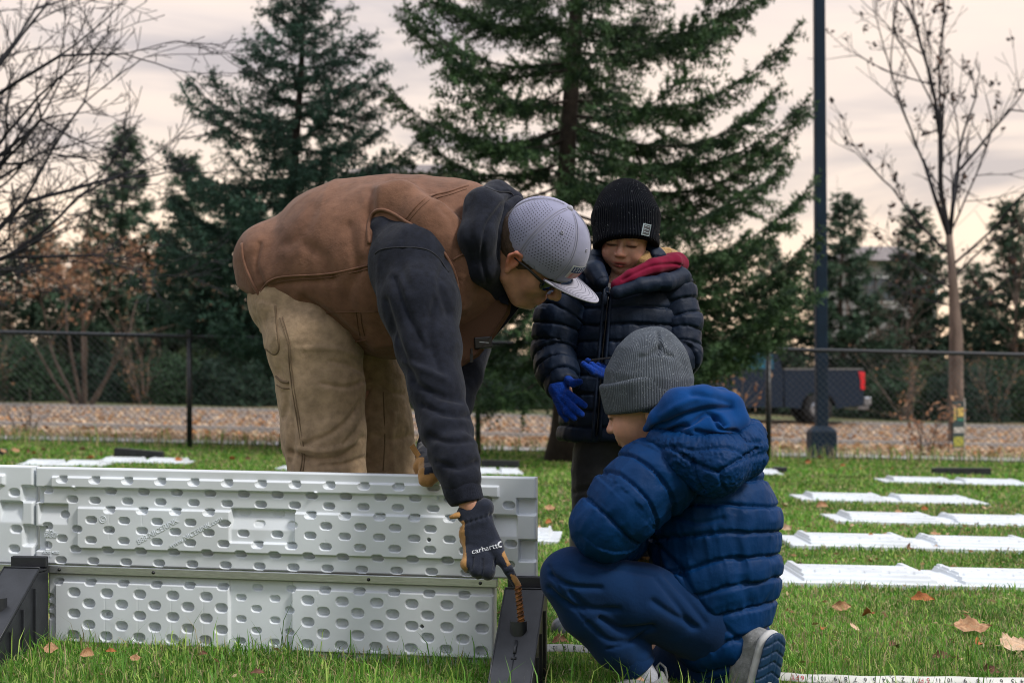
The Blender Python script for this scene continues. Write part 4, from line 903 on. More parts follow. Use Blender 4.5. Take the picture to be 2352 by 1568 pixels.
def head_sdf(v, C, Fm, s, kid=False, ears=(-1, 1), mouth_open=.0):
    """Fm rows: forward, left, up. Features in head units scaled by s"""
    Lc = lambda x, y, z: C+s*(x*Fm[0]+y*Fm[1]+z*Fm[2])
    E = lambda c, r, k=.012, mode='u': v.ell(Lc(*c), np.array(r)*s, k*s, Fm, mode)
    K = lambda a, b, ra, rb, k=.008, mode='u': v.cone(Lc(*a), Lc(*b), ra*s, rb*s, k*s, mode=mode)
    E((-.008, 0, .028), (.098, .078, .095))
    if kid:
        E((.030, 0, -.045), (.066, .063, .074), .02); E((.066, 0, -.096), (.025, .025, .019), .022)
        for sg in (-1, 1): E((.060, sg*.034, -.054), (.029, .024, .026), .028)
        E((.072, 0, .012), (.022, .055, .020), .02)
        for sg in (-1, 1): E((.098, sg*.031, -.016), (.014, .019, .012), .010, 's'); E((.0845, sg*.031, -.0165), (.0125, .0165, .0125), .004); K((.0885, sg*.020, -.0225), (.0885, sg*.042, -.0225), .0042, .0038, .003)
        K((.093, 0, -.015), (.108, 0, -.042), .0065, .0098, .010); E((.109, 0, -.046), (.0105, .0115, .0090), .006)
        for sg in (-1, 1): E((.101, sg*.0115, -.049), (.0085, .0068, .0065), .005); E((.106, sg*.006, -.0555), (.004, .0035, .003), .002, 's')
        E((.088, 0, -.070), (.012, .026, .013), .012)
        K((.0915, -.0240, -.0790), (.0980, -.004, -.0730), .0020, .0038, .004); K((.0915, .0240, -.0790), (.0980, .004, -.0730), .0020, .0038, .004)
        K((.0915, -.020, -.0820), (.0965, 0, -.0840), .0026, .0048, .004); K((.0915, .020, -.0820), (.0965, 0, -.0840), .0026, .0048, .004)
        K((.0985, -.018, -.0788), (.1020, 0, -.0782), .0016, .0022, .002, 's'); K((.0985, .018, -.0788), (.1020, 0, -.0782), .0016, .0022, .002, 's')
    else:
        E((.035, 0, -.050), (.058, .061, .082), .02); E((.060, 0, -.112), (.028, .032, .022), .022)
        for sg in (-1, 1): E((.056, sg*.038, -.045), (.028, .024, .026), .016); K((-.005, sg*.056, -.075), (.045, sg*.030, -.112), .020, .018, .02)
        K((.086, -.03, .002), (.086, .03, .002), .012, .012, .012)
        for sg in (-1, 1): E((.098, sg*.032, -.022), (.016, .019, .013), .010, 's'); E((.080, sg*.032, -.022), (.013, .016, .012), .004)
        K((.092, 0, -.012), (.118, 0, -.048), .008, .011, .010); E((.117, 0, -.054), (.012, .014, .010), .006)
        for sg in (-1, 1): E((.107, sg*.013, -.058), (.010, .008, .007), .005)
        E((.085, 0, -.085), (.012, .028, .014), .010); K((.094, -.02, -.083), (.094, .02, -.083), .005, .005, .005); K((.092, -.018, -.092), (.092, .018, -.092), .006, .006, .005)
        K((.103, -.02, -.0875), (.103, .02, -.0875), .001, .001, .002, 's')
    for sg in ears:
        y = .076 if not kid else .073; e = [Lc(-.012, sg*(y+.004), -.052), Lc(-.020, sg*(y+.012), -.030), Lc(-.026, sg*(y+.016), -.010), Lc(-.016, sg*(y+.015), .008), Lc(-.002, sg*(y+.008), .006), Lc(.002, sg*(y+.003), -.008)]
        v.chain(e, [.006*s, .0055*s, .005*s, .005*s, .005*s, .004*s], .004*s); E((-.012, sg*(y+.002), -.020), (.016, .008, .026), .006); E((-.010, sg*(y+.011), -.018), (.009, .006, .014), .004, 's'); E((-.010, sg*(y+.006), -.050), (.008, .006, .009), .005)
    return Lc
def head_local(V, C, Fm, s): return (V-C)@Fm.T/s
def skin_col(V, C, Fm, s, base=SK, kid=False):
    q = head_local(V, C, Fm, s); col = np.repeat(base[None], len(V), 0)
    g = lambda c, r: np.exp(-(((q-np.array(c))/np.array(r))**2).sum(1))[:, None]
    red = np.array((.50, .13, .085)); 
    if kid:
        for sg in (-1, 1): col = col+(red*1.05-col)*g((.065, sg*.042, -.055), (.03, .022, .024))*.35
        col = col+(red-col)*g((.112, 0, -.046), (.012, .014, .014))*.40
        lip = np.maximum(g((.099, 0, -.0745), (.014, .0205, .0040)), g((.098, 0, -.0845), (.014, .0180, .0050)))
        col = col+(np.array((.36, .06, .055))-col)*np.clip(lip*1.5, 0, 1)*.92; col = col*(1-.8*np.clip(1.8*g((.100, 0, -.0785), (.014, .0185, .0018)), 0, 1))
        for sg in (-1, 1):
            col = col+(np.array((.05, .032, .024))-col)*np.clip(2.6*g((.094, sg*.031, -.0235), (.014, .0165, .0030)), 0, 1)*.95       # lashes of lowered lids
            col = col+(np.array((.16, .10, .065))-col)*g((.094, sg*.033, .004), (.02, .019, .0038))*.7               # brows
    else:
        col = col+(np.array((.12, .075, .055))-col)*np.clip(g((.07, 0, -.09), (.05, .06, .03))*1.2, 0, 1)*.35             # stubble
        for sg in (-1, 1): col = col+(np.array((.55, .14, .10))-col)*g((-.014, sg*.088, -.010), (.025, .016, .03))*.75
        col = col+(np.array((.40, .14, .11))-col)*g((.10, 0, -.0875), (.015, .022, .008))*.7
    return col
# hand: palm and five fingers given in px/py/Y
def fingers(v, lst, k=.004):
    for f in lst:
        pts, rs = pp(f); v.chain(pts, rs, k)

# ================================================================== the bending man
man = empty('person', P(760, 1448, 3.85)); tag(man, 'man in a brown vest, grey cap and tan trousers bending over the white boards', 'person')
# trousers
v = vol((540, 600, 1010, 1460), (3.50, 4.30), .0045)
v.cone(P(668, 690, 3.86), P(735, 735, 3.86), S(96, 3.86), S(112, 3.86), .02, (1, 1.45, 1))
pts, rs = pp([(696, 690, 3.82, 101), (722, 790, 3.765, 106), (735, 890, 3.75, 96), (742, 1000, 3.75, 91), (752, 1090, 3.76, 83), (752, 1200, 3.78, 74), (746, 1330, 3.82, 62), (742, 1425, 3.84, 58)]); v.chain(pts, rs, .03)
pts, rs = pp([(740, 700, 3.93, 100), (805, 800, 3.98, 95), (845, 880, 4.0, 84), (862, 980, 4.0, 84), (878, 1090, 4.0, 80), (884, 1200, 4.01, 68), (884, 1330, 4.02, 58), (884, 1395, 4.02, 55)]); v.chain(pts, rs, .012)
V, Q = v.mesh(2); Nn = vnormals(V, Q)
V = dimp(V, Nn, .007, 9, 3); V = rdg(V, Nn, .004, 7, 5, (1.6, 1, .7)); V = rdg(V, Nn, .0035, 26, 9, (1.2, 1, .9))
Nn = vnormals(V, Q)
for pl, w_, d_ in (([(848, 868), (800, 888), (740, 880)], 5, .006), ([(850, 890), (815, 945), (770, 990), (700, 1020)], 6, .007), ([(846, 900), (830, 970), (790, 1020)], 5, .005), ([(835, 1005), (790, 1045), (730, 1056), (665, 1040)], 6, .009), ([(840, 1050), (790, 1066), (740, 1068)], 5, .007), ([(640, 850), (660, 900), (650, 960)], 7, .005), ([(650, 900), (672, 980), (668, 1060)], 8, .006), ([(760, 830), (800, 838), (842, 858)], 5, .004), ([(870, 880), (900, 900), (925, 905)], 6, .005), ([(860, 1000), (900, 1010), (945, 1000)], 7, .006), ([(700, 800), (760, 800), (820, 815)], 7, -.004), ([(905, 950), (900, 1010), (905, 1080)], 6, -.004), ([(690, 1030), (750, 1036), (820, 1015)], 7, -.006)):
    V = crease(V, Nn, pl, w_, d_)
x_, y_ = topx(V); ins = tri_in(x_, y_, [(588, 690), (632, 700), (640, 800), (630, 812), (606, 798), (594, 740)]) & (Nn[:, 1] < .3); V = V+Nn*(.0035*ins)[:, None]
V = relax(V, Q, .15); TR = (V, Q)
tr_ = sdf_obj('trousers', V, Q, M['trouser'], man)
for pl in ([(643, 730), (662, 790), (664, 835), (676, 925), (694, 1039), (690, 1081)], [(649, 728), (667, 790), (669, 835), (681, 925), (699, 1039), (696, 1081)], [(880, 900), (884, 1000), (880, 1080)]): seam('seam', pl, V, Q, .0016, M['thread_tan'], tr_)
seam('pocket_edge', [(632, 702), (637, 760), (641, 800), (630, 814), (606, 798)], V, Q, .0025, M['thread_tan'], tr_); seam('pocket_edge', [(634, 864), (648, 876), (664, 878)], V, Q, .0035, M['thread_tan'], tr_, .001); seam('pocket_edge', [(636, 884), (650, 891), (665, 892)], V, Q, .0018, M['thread_tan'], tr_)
# vest
v = vol((520, 380, 1250, 880), (3.40, 4.20), .0042)
pts, rs = pp([(676, 622, 3.86, 124), (800, 607, 3.83, 190), (900, 612, 3.80, 206), (1000, 612, 3.78, 202), (1055, 606, 3.77, 165)]); v.chain(pts, rs, .03, (1, .98, 1))
v.cone(P(1060, 540, 3.75), P(1118, 560, 3.73), S(115, 3.74), S(92, 3.74), .03)
v.cone(P(610, 590, 3.86), P(640, 650, 3.86), S(60, 3.86), S(75, 3.86), .05, (1, 1.8, 1))
a0, a1 = P(600, 692, 3.8), P(720, 768, 3.8); d0 = unit(a1-a0); v.half(a0, (d0[2], 0, -d0[0]), .006)
# arm opening, cut through on the near and far side
v.cone(P(948, 585, 3.62), P(965, 690, 3.42), S(90, 3.6), S(96, 3.45), .006, mode='s'); v.cone(P(1010, 640, 3.96), P(1040, 720, 4.15), S(85, 3.9), S(90, 4.1), .006, mode='s')
pts, rs = pp([(850, 470, 3.66, 14), (912, 462, 3.60, 26), (988, 508, 3.555, 32), (1030, 556, 3.55, 26), (1046, 618, 3.56, 20), (1050, 690, 3.585, 16)]); v.chain(pts, rs, .045, (1, .6, 1))
V, Q = v.mesh(2); Nn = vnormals(V, Q)
V = dimp(V, Nn, .009, 5.5, 21, 2); V = rdg(V, Nn, .006, 6, 25, (1.5, 1.5, .8)); V = rdg(V, Nn, .0014, 15, 27, (1, 1, 1.4))
Nn = vnormals(V, Q)
for pl, w_, d_ in (([(850, 440), (853, 475), (850, 510)], 12, .010), ([(875, 430), (872, 460), (868, 480)], 12, -.006), ([(700, 560), (740, 590), (760, 640)], 14, .007), ([(720, 480), (690, 540), (660, 560)], 16, .006), ([(800, 520), (810, 570), (820, 610)], 14, .006), ([(940, 560), (960, 590), (1000, 640)], 10, .0), ([(640, 690), (700, 740), (790, 780)], 10, .008), ([(700, 690), (770, 740), (840, 800)], 12, .012), ([(1075, 460), (1060, 520), (1065, 580)], 9, .006), ([(1010, 470), (1040, 510), (1050, 570)], 10, .006), ([(610, 660), (660, 650), (740, 645)], 9, .005), ([(760, 760), (850, 790), (900, 790)], 10, -.006), ([(595, 560), (588, 610), (610, 665)], 6, .006), ([(830, 600), (800, 690), (840, 760)], 12, .005)):
    V = crease(V, Nn, pl, w_, d_)
V = relax(V, Q, .15); VS = (V, Q); ve = sdf_obj('vest', V, Q, M['vest'], man)
for pl, r_ in (([(596, 680), (608, 655), (630, 640), (666, 634), (756, 629), (845, 610)], .0030), ([(929, 507), (955, 475), (985, 451), (1026, 442), (1075, 426)], .0028), ([(1040, 597), (1056, 588), (1068, 585)], .0028), ([(715, 727), (745, 720), (783, 716), (868, 716)], .0016), ([(828, 718), (831, 745), (837, 770)], .0016), ([(818, 718), (821, 745), (827, 770)], .0016), ([(751, 772), (805, 784), (841, 780)], .0025), ([(616, 668), (660, 712), (720, 750), (790, 785)], .0022), ([(622, 652), (668, 643), (756, 637), (845, 618)], .0014), ([(936, 511), (962, 481), (990, 458), (1028, 449), (1072, 434)], .0014)):
    seam('seam', pl, V, Q, r_, M['thread'] if r_ < .002 else M['vest'], ve, .0008)
# binding round the arm opening, laid on the vest along the cut
seam('armhole_binding', [(848, 560), (846, 520), (856, 492), (874, 482), (900, 489), (929, 507), (972, 534), (1017, 577), (1044, 626), (1052, 680), (1044, 735)], V, Q, .0050, M['vest'], ve, .001)
seam('hem', [(556, 560), (560, 600), (580, 650), (602, 686)], V, Q, .006, M['vest'], ve, .0); seam('hem', [(602, 690), (660, 728), (720, 764), (790, 800)], V, Q, .005, M['vest'], ve, .0)
def slab(poly, y0, y1, name, mat, parent, bev=.004):
    b = MB(); q = np.array([P(x, y, (y0+y1)/2) for x, y in poly]); n = len(q); A = q.copy(); A[:, 1] = y0; B = q.copy(); B[:, 1] = y1
    from mathutils.geometry import tessellate_polygon
    T = np.array(tessellate_polygon([[Vector((p[0], p[2], 0)) for p in q]])); k = np.arange(n); j = (k+1) % n; b.add(np.vstack([A, B]), np.stack([k, j, j+n, k+n], 1), np.vstack([T, T[:, ::-1]+n])); return b.obj(name, mat, parent, False, bev, 2)
slab([(1042, 600), (1075, 585), (1118, 640), (1150, 668), (1163, 673), (1168, 695), (1164, 718), (1130, 770), (1095, 812), (1050, 840), (1010, 820)], 3.635, 3.665, 'front_panel', M['vest_in'], ve, .008)
slab([(1142, 680), (1163, 673), (1168, 700), (1152, 694)], 3.625, 3.632, 'collar_tip', M['hoodie'], ve, .002)
# hoodie: collar hood, near and far sleeves
ho = sdf_ = None
v = vol((1020, 380, 1260, 740), (3.36, 4.0), .004)
ring = [(1178, 462, 3.66, 24), (1140, 448, 3.66, 33), (1108, 478, 3.575, 44), (1098, 545, 3.535, 44), (1108, 612, 3.57, 38), (1142, 662, 3.65, 27), (1160, 650, 3.78, 26), (1155, 550, 3.86, 38), (1165, 470, 3.80, 32), (1178, 462, 3.70, 24)]
pts, rs = pp(ring); v.chain(pts, rs, .016)
V, Q = v.mesh(2); Nn = vnormals(V, Q); V = dimp(V, Nn, .006, 11, 31); Nn = vnormals(V, Q)
for pl, w_, d_ in (([(1110, 420), (1150, 440), (1172, 445)], 4, .005), ([(1150, 470), (1118, 520), (1108, 590), (1120, 650)], 5, .007), ([(1165, 440), (1120, 500)], 8, -.005), ([(1080, 450), (1078, 520), (1090, 600)], 10, .004)): V = crease(V, Nn, pl, w_, d_)
hood = sdf_obj('hood', V, Q, M['hoodie'], man); HDM = (V, Q)
v = vol((1080, 400, 1230, 740), (3.40, 3.95), .004)
pts, rs = pp([(1188, 462, 3.64, 13), (1160, 478, 3.60, 14), (1140, 530, 3.565, 14), (1134, 590, 3.565, 14), (1138, 640, 3.60, 13), (1160, 682, 3.655, 11)]); v.chain(pts, rs, .006)
V, Q = v.mesh(1); V = dimp(V, vnormals(V, Q), .002, 30, 33); sdf_obj('hood_edge', V, Q, M['hoodie'], hood)
seam('seam', [(1100, 425), (1140, 440), (1172, 442), (1182, 455)], *HDM, .0016, M['thread_dark'], hood)
v = vol((800, 460, 1140, 1200), (3.10, 3.85), .005)
v.cone(P(889, 530, 3.60), P(940, 570, 3.62), S(42, 3.6), S(70, 3.6), .02); pts, rs = pp([(955, 575, 3.66, 84), (946, 606, 3.59, 95), (964, 700, 3.51, 88), (984, 800, 3.46, 70), (1002, 890, 3.42, 59), (1022, 980, 3.37, 53), (1043, 1050, 3.325, 50), (1056, 1095, 3.30, 49)]); v.chain(pts, rs, .03)
SLp = pts
V, Q = v.mesh(2); Nn = vnormals(V, Q); s_, off_, tan_ = along(V, pts)
V = dimp(V, Nn, .006, 9, 41); V = rdg(V, Nn, .006, 8, 43, (1.8, 1.6, .55)); V = rdg(V, Nn, .0025, 24, 44, (1.4, 1.2, .6))
V = V+Nn*(.0014*sstep(.44, .58, s_)*np.sin(s_*120+5*noise(V*14)))[:, None]      # bunching above the cuff
Nn = vnormals(V, Q)
for pl, w_, d_ in (([(905, 640), (935, 720), (975, 800)], 9, .008), ([(885, 690), (915, 790), (950, 870)], 8, .008), ([(1000, 690), (985, 770), (1010, 850)], 9, .007), ([(950, 880), (1000, 905), (1060, 920)], 8, .008), ([(970, 930), (1020, 950), (1075, 955)], 7, .007), ([(930, 830), (975, 850), (1020, 870)], 8, -.006), ([(985, 1000), (1030, 1015), (1085, 1010)], 7, .006), ([(1000, 1060), (1050, 1075), (1095, 1060)], 6, .007), ([(1025, 590), (1010, 650), (1030, 720)], 9, .006), ([(930, 540), (920, 600), (940, 660)], 10, .005)):
    V = crease(V, Nn, pl, w_, d_)
V = relax(V, Q, .15); sl = sdf_obj('sleeve', V, Q, M['hoodie'], man)
seam('seam', [(862, 583), (880, 572), (925, 568), (975, 572), (1005, 590), (1030, 625)], V, Q, .0018, M['thread_dark'], sl)
v = vol((980, 1060, 1150, 1200), (3.15, 3.42), .003)
pts, rs = pp([(1054, 1098, 3.30, 44), (1062, 1125, 3.29, 41), (1074, 1150, 3.278, 38)]); v.chain(pts, rs, .01); v.half(P(1076, 1154, 3.278), P(1072, 1154+30, 3.27)-P(1058, 1120, 3.28), .004)
V, Q = v.mesh(1); Nn = vnormals(V, Q); s_, off_, tan_ = along(V, pts); an = np.arctan2(off_[:, 1], off_[:, 0]); V = V+Nn*(.0009*np.sin(an*60))[:, None]; sdf_obj('cuff', V, Q, M['hoodie'], sl)
v = vol((930, 660, 1160, 1080), (3.45, 4.15), .005)
pts, rs = pp([(1050, 680, 3.96, 80), (1068, 790, 3.88, 56), (1062, 860, 3.80, 45), (1040, 930, 3.72, 41), (1008, 1000, 3.63, 35), (992, 1022, 3.60, 32)]); v.chain(pts, rs, .02)
V, Q = v.mesh(2); Nn = vnormals(V, Q); V = dimp(V, Nn, .006, 12, 51); V = rdg(V, Nn, .006, 12, 53); sdf_obj('sleeve', V, Q, M['hoodie'], man)
fl = slab([(1130, 700), (1165, 672), (1224, 666), (1170, 735), (1122, 789), (1095, 806)], 3.668, 3.69, 'zip_flap', M['hoodie'], man, .003)
b = MB()
for t in np.linspace(0, 1, 40): q = P(1224+(1122-1224)*t, 666+(789-666)*t, 3.68); b.box(q, (.0045, .006, .003), Matrix.Rotation(R(40), 3, 'Y'))
b.obj('zip_teeth', M['metal'], fl)
b = MB(); q = P(1110, 787, 3.64); b.box(q, (.046, .02, .030), Matrix.Rotation(R(-4), 3, 'Y')); mc = b.obj('clip_on_transmitter', M['black'], man, bevel=.003)
b = MB(); b.box(P(1112, 786, 3.629), (.024, .0012, .0018), Matrix.Rotation(R(4), 3, 'Y')); b.obj('printed_line', M['print'], mc)
b = MB(); b.tube([P(1083, 800, 3.62), P(1083, 812, 3.62)], .003, 6); b.box(P(1083, 822, 3.62), (.008, .003, .022)); b.obj('zip_pull', M['black'], fl)
# body: head, neck, torso, arms and legs as one skin
HC = P(1224, 578, 3.60); HF = frame((.75, -.10, -.65), (.55, -.46, .70))
v = vol((560, 430, 1350, 1470), (3.15, 4.20), .0042)
Lm = head_sdf(v, HC, HF, 1.0)
v.chain([Lm(-.03, 0, -.05), P(1150, 580, 3.70), P(1090, 590, 3.77)], [.060, .062, .09], .02)
v.chain([P(1060, 600, 3.78), P(900, 620, 3.80), P(720, 660, 3.86)], [.13, .15, .11], .03, (1, 1.25, 1))
pts, rs = pp([(960, 590, 3.60, 55), (990, 870, 3.43, 45), (1046, 1060, 3.325, 30), (1080, 1160, 3.274, 22), (1096, 1205, 3.262, 15), (1105, 1250, 3.252, 13)]); v.chain(pts, rs, .015)
pts, rs = pp([(1050, 690, 3.95, 50), (1060, 850, 3.80, 34), (985, 1028, 3.595, 20), (985, 1060, 3.53, 14)]); v.chain(pts, rs, .015)
pts, rs = pp([(705, 700, 3.82, 75), (735, 1000, 3.75, 62), (748, 1200, 3.78, 48), (744, 1400, 3.84, 34), (790, 1435, 3.82, 28)]); v.chain(pts, rs, .02)
pts, rs = pp([(745, 710, 3.93, 75), (860, 980, 4.0, 60), (884, 1200, 4.01, 46), (884, 1375, 4.02, 32), (925, 1400, 4.0, 26)]); v.chain(pts, rs, .02)
V, Q = v.mesh(1); body = sdf_obj('body', V, Q, M['skin'], man, skin_col(V, HC, HF, 1.0, SK*np.array((.92, .86, .82))))
# short hair
v = Vol(HC-.16, HC+.18, .004); v.ell(Lm(-.010, 0, .026), (.101, .081, .100), .0, HF); v.half(Lm(.03, 0, -.02), HF[0]*.75-HF[2]*.66, .006); v.half(Lm(0, 0, -.055), -HF[2], .004)
V, Q = v.mesh(1); V = dimp(V, vnormals(V, Q), .0015, 90, 61); sdf_obj('hair', V, Q, M['hair_brown'], man)
# cap
cc = (.010, 0, .045); cr_ = (.118, .090, .109); ev = None
v = Vol(HC-.20, HC+.24, .0036); v.ell(Lm(*cc), cr_, 0, HF); v.half(Lm(0, 0, -.004), -HF[2], .002); v.ell(Lm(cc[0], 0, cc[2]-.004), np.array(cr_)-.007, .002, HF, 's'); v.ell(Lm(-.125, 0, .012), (.055, .050, .062), .002, HF, 's')
V, Q = v.mesh(2); q = head_local(V, HC, HF, 1.0); e = (q-np.array(cc))/np.array(cr_); az = np.degrees(np.arctan2(e[:, 1], e[:, 0])); el_ = np.arcsin(np.clip(e[:, 2]/np.maximum(np.linalg.norm(e, axis=1), 1e-6), -1, 1))
dsm = np.min(np.abs((az[:, None]-np.array([-40, -100, -160, 20, 80, 140])+180) % 360-180), 1)
mask = ((np.abs(az) > 48) & (el_ > -.28) & (el_ < 1.05) & (dsm*np.cos(el_) > 5)).astype(float); mask[el_ < -.24] = 0
uv = np.stack([np.radians(az)*.105*np.cos(el_*.75), el_*.112], 1)
def capmat():
    def f(t, b, src, tcn):
        uvn = N('ShaderNodeUVMap', t); sx = N('ShaderNodeSeparateXYZ', t); L(uvn.outputs[0], sx.inputs[0], t); at = N('ShaderNodeAttribute', t); at.attribute_name = 'Col'; sc_ = N('ShaderNodeSeparateColor', t); L(at.outputs[0], sc_.inputs[0], t)
        def mth(op, a, b_=None, c=None):
            n = N('ShaderNodeMath', t, operation=op)
            for i, q_ in enumerate((a, b_, c)):
                if q_ is None: continue
                if isinstance(q_, (int, float)): n.inputs[i].default_value = q_
                else: L(q_, n.inputs[i], t)
            return n.outputs[0]
        pit = .0078; vrow = mth('DIVIDE', sx.outputs[1], pit); row = mth('FLOOR', vrow); odd = mth('MULTIPLY', mth('MODULO', mth('ADD', row, 100), 2), .5)
        fu = mth('SUBTRACT', mth('FRACT', mth('ADD', mth('DIVIDE', sx.outputs[0], pit), mth('ADD', odd, 50))), .5); fv = mth('SUBTRACT', mth('FRACT', vrow), .5)
        r_ = mth('SQRT', mth('ADD', mth('MULTIPLY', fu, fu), mth('MULTIPLY', fv, fv))); dot = mth('MULTIPLY', mth('LESS_THAN', r_, .20), mth('GREATER_THAN', sc_.outputs[0], .5))
        mm = N('ShaderNodeMix', t, data_type='RGBA'); L(dot, mm.inputs[0], t); L(src, mm.inputs[6], t); mm.inputs[7].default_value = (.012, .013, .02, 1); L(mm.outputs[2], b.inputs['Base Color'], t)
    return material('grey_cap_cloth', (.24, .243, .345), .8, var=.08, vscale=25, sheen=.2, spec=.25, bump=.08, bscale=120, extra=f)
M['cap_thread'] = material('brim_thread', (.13, .13, .17), .8); M['cap'] = capmat(); M['cap_plain'] = material('grey_cap_brim', (.31, .305, .37), .8, var=.06, vscale=30, sheen=.2, spec=.25, bump=.08, bscale=150)
Nn = vnormals(V, Q); V = V+Nn*(-.0012*np.exp(-(dsm*np.cos(el_)/2.2)**2))[:, None]; V = dimp(V, Nn, .002, 14, 63)
capo = sdf_obj('cap', V, Q, M['cap'], man, np.repeat(mask[:, None], 3, 1), uv)
for a_ in (-40, -100, -160, 20):
    for da in (-1.6, 1.6):
        pts = []
        for k in np.linspace(1.42, -.36, 26):
            aa = R(a_+da/max(.25, math.cos(k))); pts.append(Lm(cc[0]+cr_[0]*1.006*math.cos(k)*math.cos(aa), cr_[1]*1.006*math.cos(k)*math.sin(aa), cc[2]+cr_[2]*1.006*math.sin(k)))
        MB().tube(pts, .0007, 5).obj('stitching', M['cap_plain'], capo, True)
b = MB(); b.lathe([(0, .005), (.006, .0045), (.009, .001), (.0095, -.003)], 16, Lm(cc[0], 0, cc[2]+cr_[2]), HF.T); b.obj('button', M['cap_plain'], capo, True)
for aa, k in ((-12, .55), (30, .55), (-70, .7)):
    aa = R(aa); nrm = HF.T@np.array((math.cos(k)*math.cos(aa)/cr_[0], math.cos(k)*math.sin(aa)/cr_[1], math.sin(k)/cr_[2])); nrm = unit(nrm); t1 = unit(np.cross(nrm, (0, 0, 1))); t2 = np.cross(nrm, t1)
    b = MB(); ctr = Lm(cc[0]+cr_[0]*math.cos(k)*math.cos(aa), cr_[1]*math.cos(k)*math.sin(aa), cc[2]+cr_[2]*math.sin(k)); th_ = np.linspace(0, 2*np.pi, 13); b.tube([ctr+nrm*.0008+.0032*(math.cos(x)*t1+math.sin(x)*t2) for x in th_], .0011, 5); b.obj('eyelet', M['cap_plain'], capo, True)
# brim: a curved sheet with stitched rows
nu, nv = 34, 18; G = []
for side in (0, 1):
    for i in range(nu):
        a_ = R(-56+112*i/(nu-1))
        for j in range(nv):
            t = j/(nv-1); bx = cc[0]+cr_[0]*.985*math.cos(a_); by = cr_[1]*.985*math.sin(a_); ln_ = .083*math.cos(a_*1.58)**.75 if abs(a_) < R(56.5) else 0
            x = bx+ln_*t; y = by*(1+.06*t); z = -.004+.010*t-.55*max(0, (abs(y)-.0))**2*8*(.35+.65*t)*.55+.006*math.cos(a_)
            G.append(Lm(x, y, z-.0036*side))
G = np.array(G); i = (np.arange(nu-1)[:, None]*nv+np.arange(nv-1)[None]).ravel(); Qb = [np.stack([i, i+nv, i+nv+1, i+1], 1), np.stack([i, i+1, i+nv+1, i+nv], 1)+nu*nv]
e_ = np.arange(nu-1)*nv+nv-1; Qb.append(np.stack([e_, e_+nv, e_+nv+nu*nv, e_+nu*nv], 1))
br = link('brim', mesh('brim', G, np.vstack(Qb)), M['cap_plain'], capo)
for t in (.22, .36, .5, .64, .78, .9):
    pts = []
    for a_ in np.radians(np.linspace(-50, 50, 30)):
        bx = cc[0]+cr_[0]*.985*math.cos(a_); by = cr_[1]*.985*math.sin(a_); ln_ = .083*math.cos(a_*1.58)**.75; y = by*(1+.06*t); pts.append(Lm(bx+ln_*t, y, -.004+.010*t-.55*abs(y)**2*8*(.35+.65*t)*.55+.006*math.cos(a_)+.0003))
    MB().tube(pts, .0006, 4).obj('stitching', M['cap_thread'], br, True)
# flag patch on the front panel
M['flag_blue'] = material('patch_blue', (.02, .035, .12), .7); M['flag_red'] = material('patch_red', (.45, .035, .03), .7)
def cap_pt(a_, k, o_=.002): return Lm(cc[0]+(cr_[0]+o_)*math.cos(k)*math.cos(a_), (cr_[1]+o_)*math.cos(k)*math.sin(a_), cc[2]+(cr_[2]+o_)*math.sin(k))
def cpatch(a0, a1, k0, k1, o_, name, mat):
    n = 8; g = [cap_pt(a, k, o_) for a in np.linspace(a0, a1, n) for k in np.linspace(k0, k1, n)]; i = (np.arange(n-1)[:, None]*n+np.arange(n-1)[None]).ravel(); g2 = [cap_pt(a, k, o_-.0015) for a in np.linspace(a0, a1, n) for k in np.linspace(k0, k1, n)]
    q = np.stack([i, i+n, i+n+1, i+1], 1); return link(name, mesh(name, np.array(g+g2), np.vstack([q, q[:, ::-1]+n*n])), mat, capo)
cpatch(R(-32), R(22), -.20, .16, .0025, 'patch', M['print']); cpatch(R(-30), R(4), -.02, .14, .0032, 'patch_blue_field', M['flag_blue'])
for k in range(5): cpatch(R(-30), R(20), -.19+.034*k, -.175+.034*k, .0032, 'patch_stripe', M['flag_red'])
for a_ in np.linspace(-28, 0, 6):
    for k in (.02, .06, .10): cpatch(R(a_), R(a_+2.5), k, k+.02, .0038, 'patch_star', M['print'])
# strap across the opening at the back
pts = [Lm(cc[0]-.985*cr_[0]*math.cos(x), cr_[1]*.985*math.sin(x), .002) for x in np.linspace(-.62, .62, 14)]; b = MB()
for z0_, z1_ in ((-.006, .012),): b.add([p+HF[2]*z for z in (z0_, z1_) for p in pts], [(i, i+1, i+15, i+14) for i in range(13)]); b.add([p+HF[2]*z-HF[0]*.003 for z in (z0_, z1_) for p in pts], [(i+14, i+15, i+1, i) for i in range(13)])
b.obj('strap', M['cap_plain'], capo, True)
# sunglasses
sg_ = MB()
for sd_ in (-1, 1): sg_.tube([Lm(-.015, sd_*.083, -.010), Lm(.03, sd_*.080, -.010), Lm(.080, sd_*.072, -.016)], [.0022, .003, .0045], 6)
sg_.tube([Lm(.086, -.045, -.018), Lm(.104, -.012, -.014), Lm(.104, .012, -.014), Lm(.086, .045, -.018)], .0022, 6); so_ = sg_.obj('sunglasses', M['black'], man, True)
for sd_ in (-1, 1):
    v = Vol(Lm(.09, sd_*.038, -.025)-.05, Lm(.09, sd_*.038, -.025)+.05, .003); v.ell(Lm(.088, sd_*.036, -.026), (.0085, .033, .020), 0, frame(HF[0]+.45*sd_*HF[1], HF[2])); V, Q = v.mesh(1); sdf_obj('lens', V, Q, M['lens'], so_)
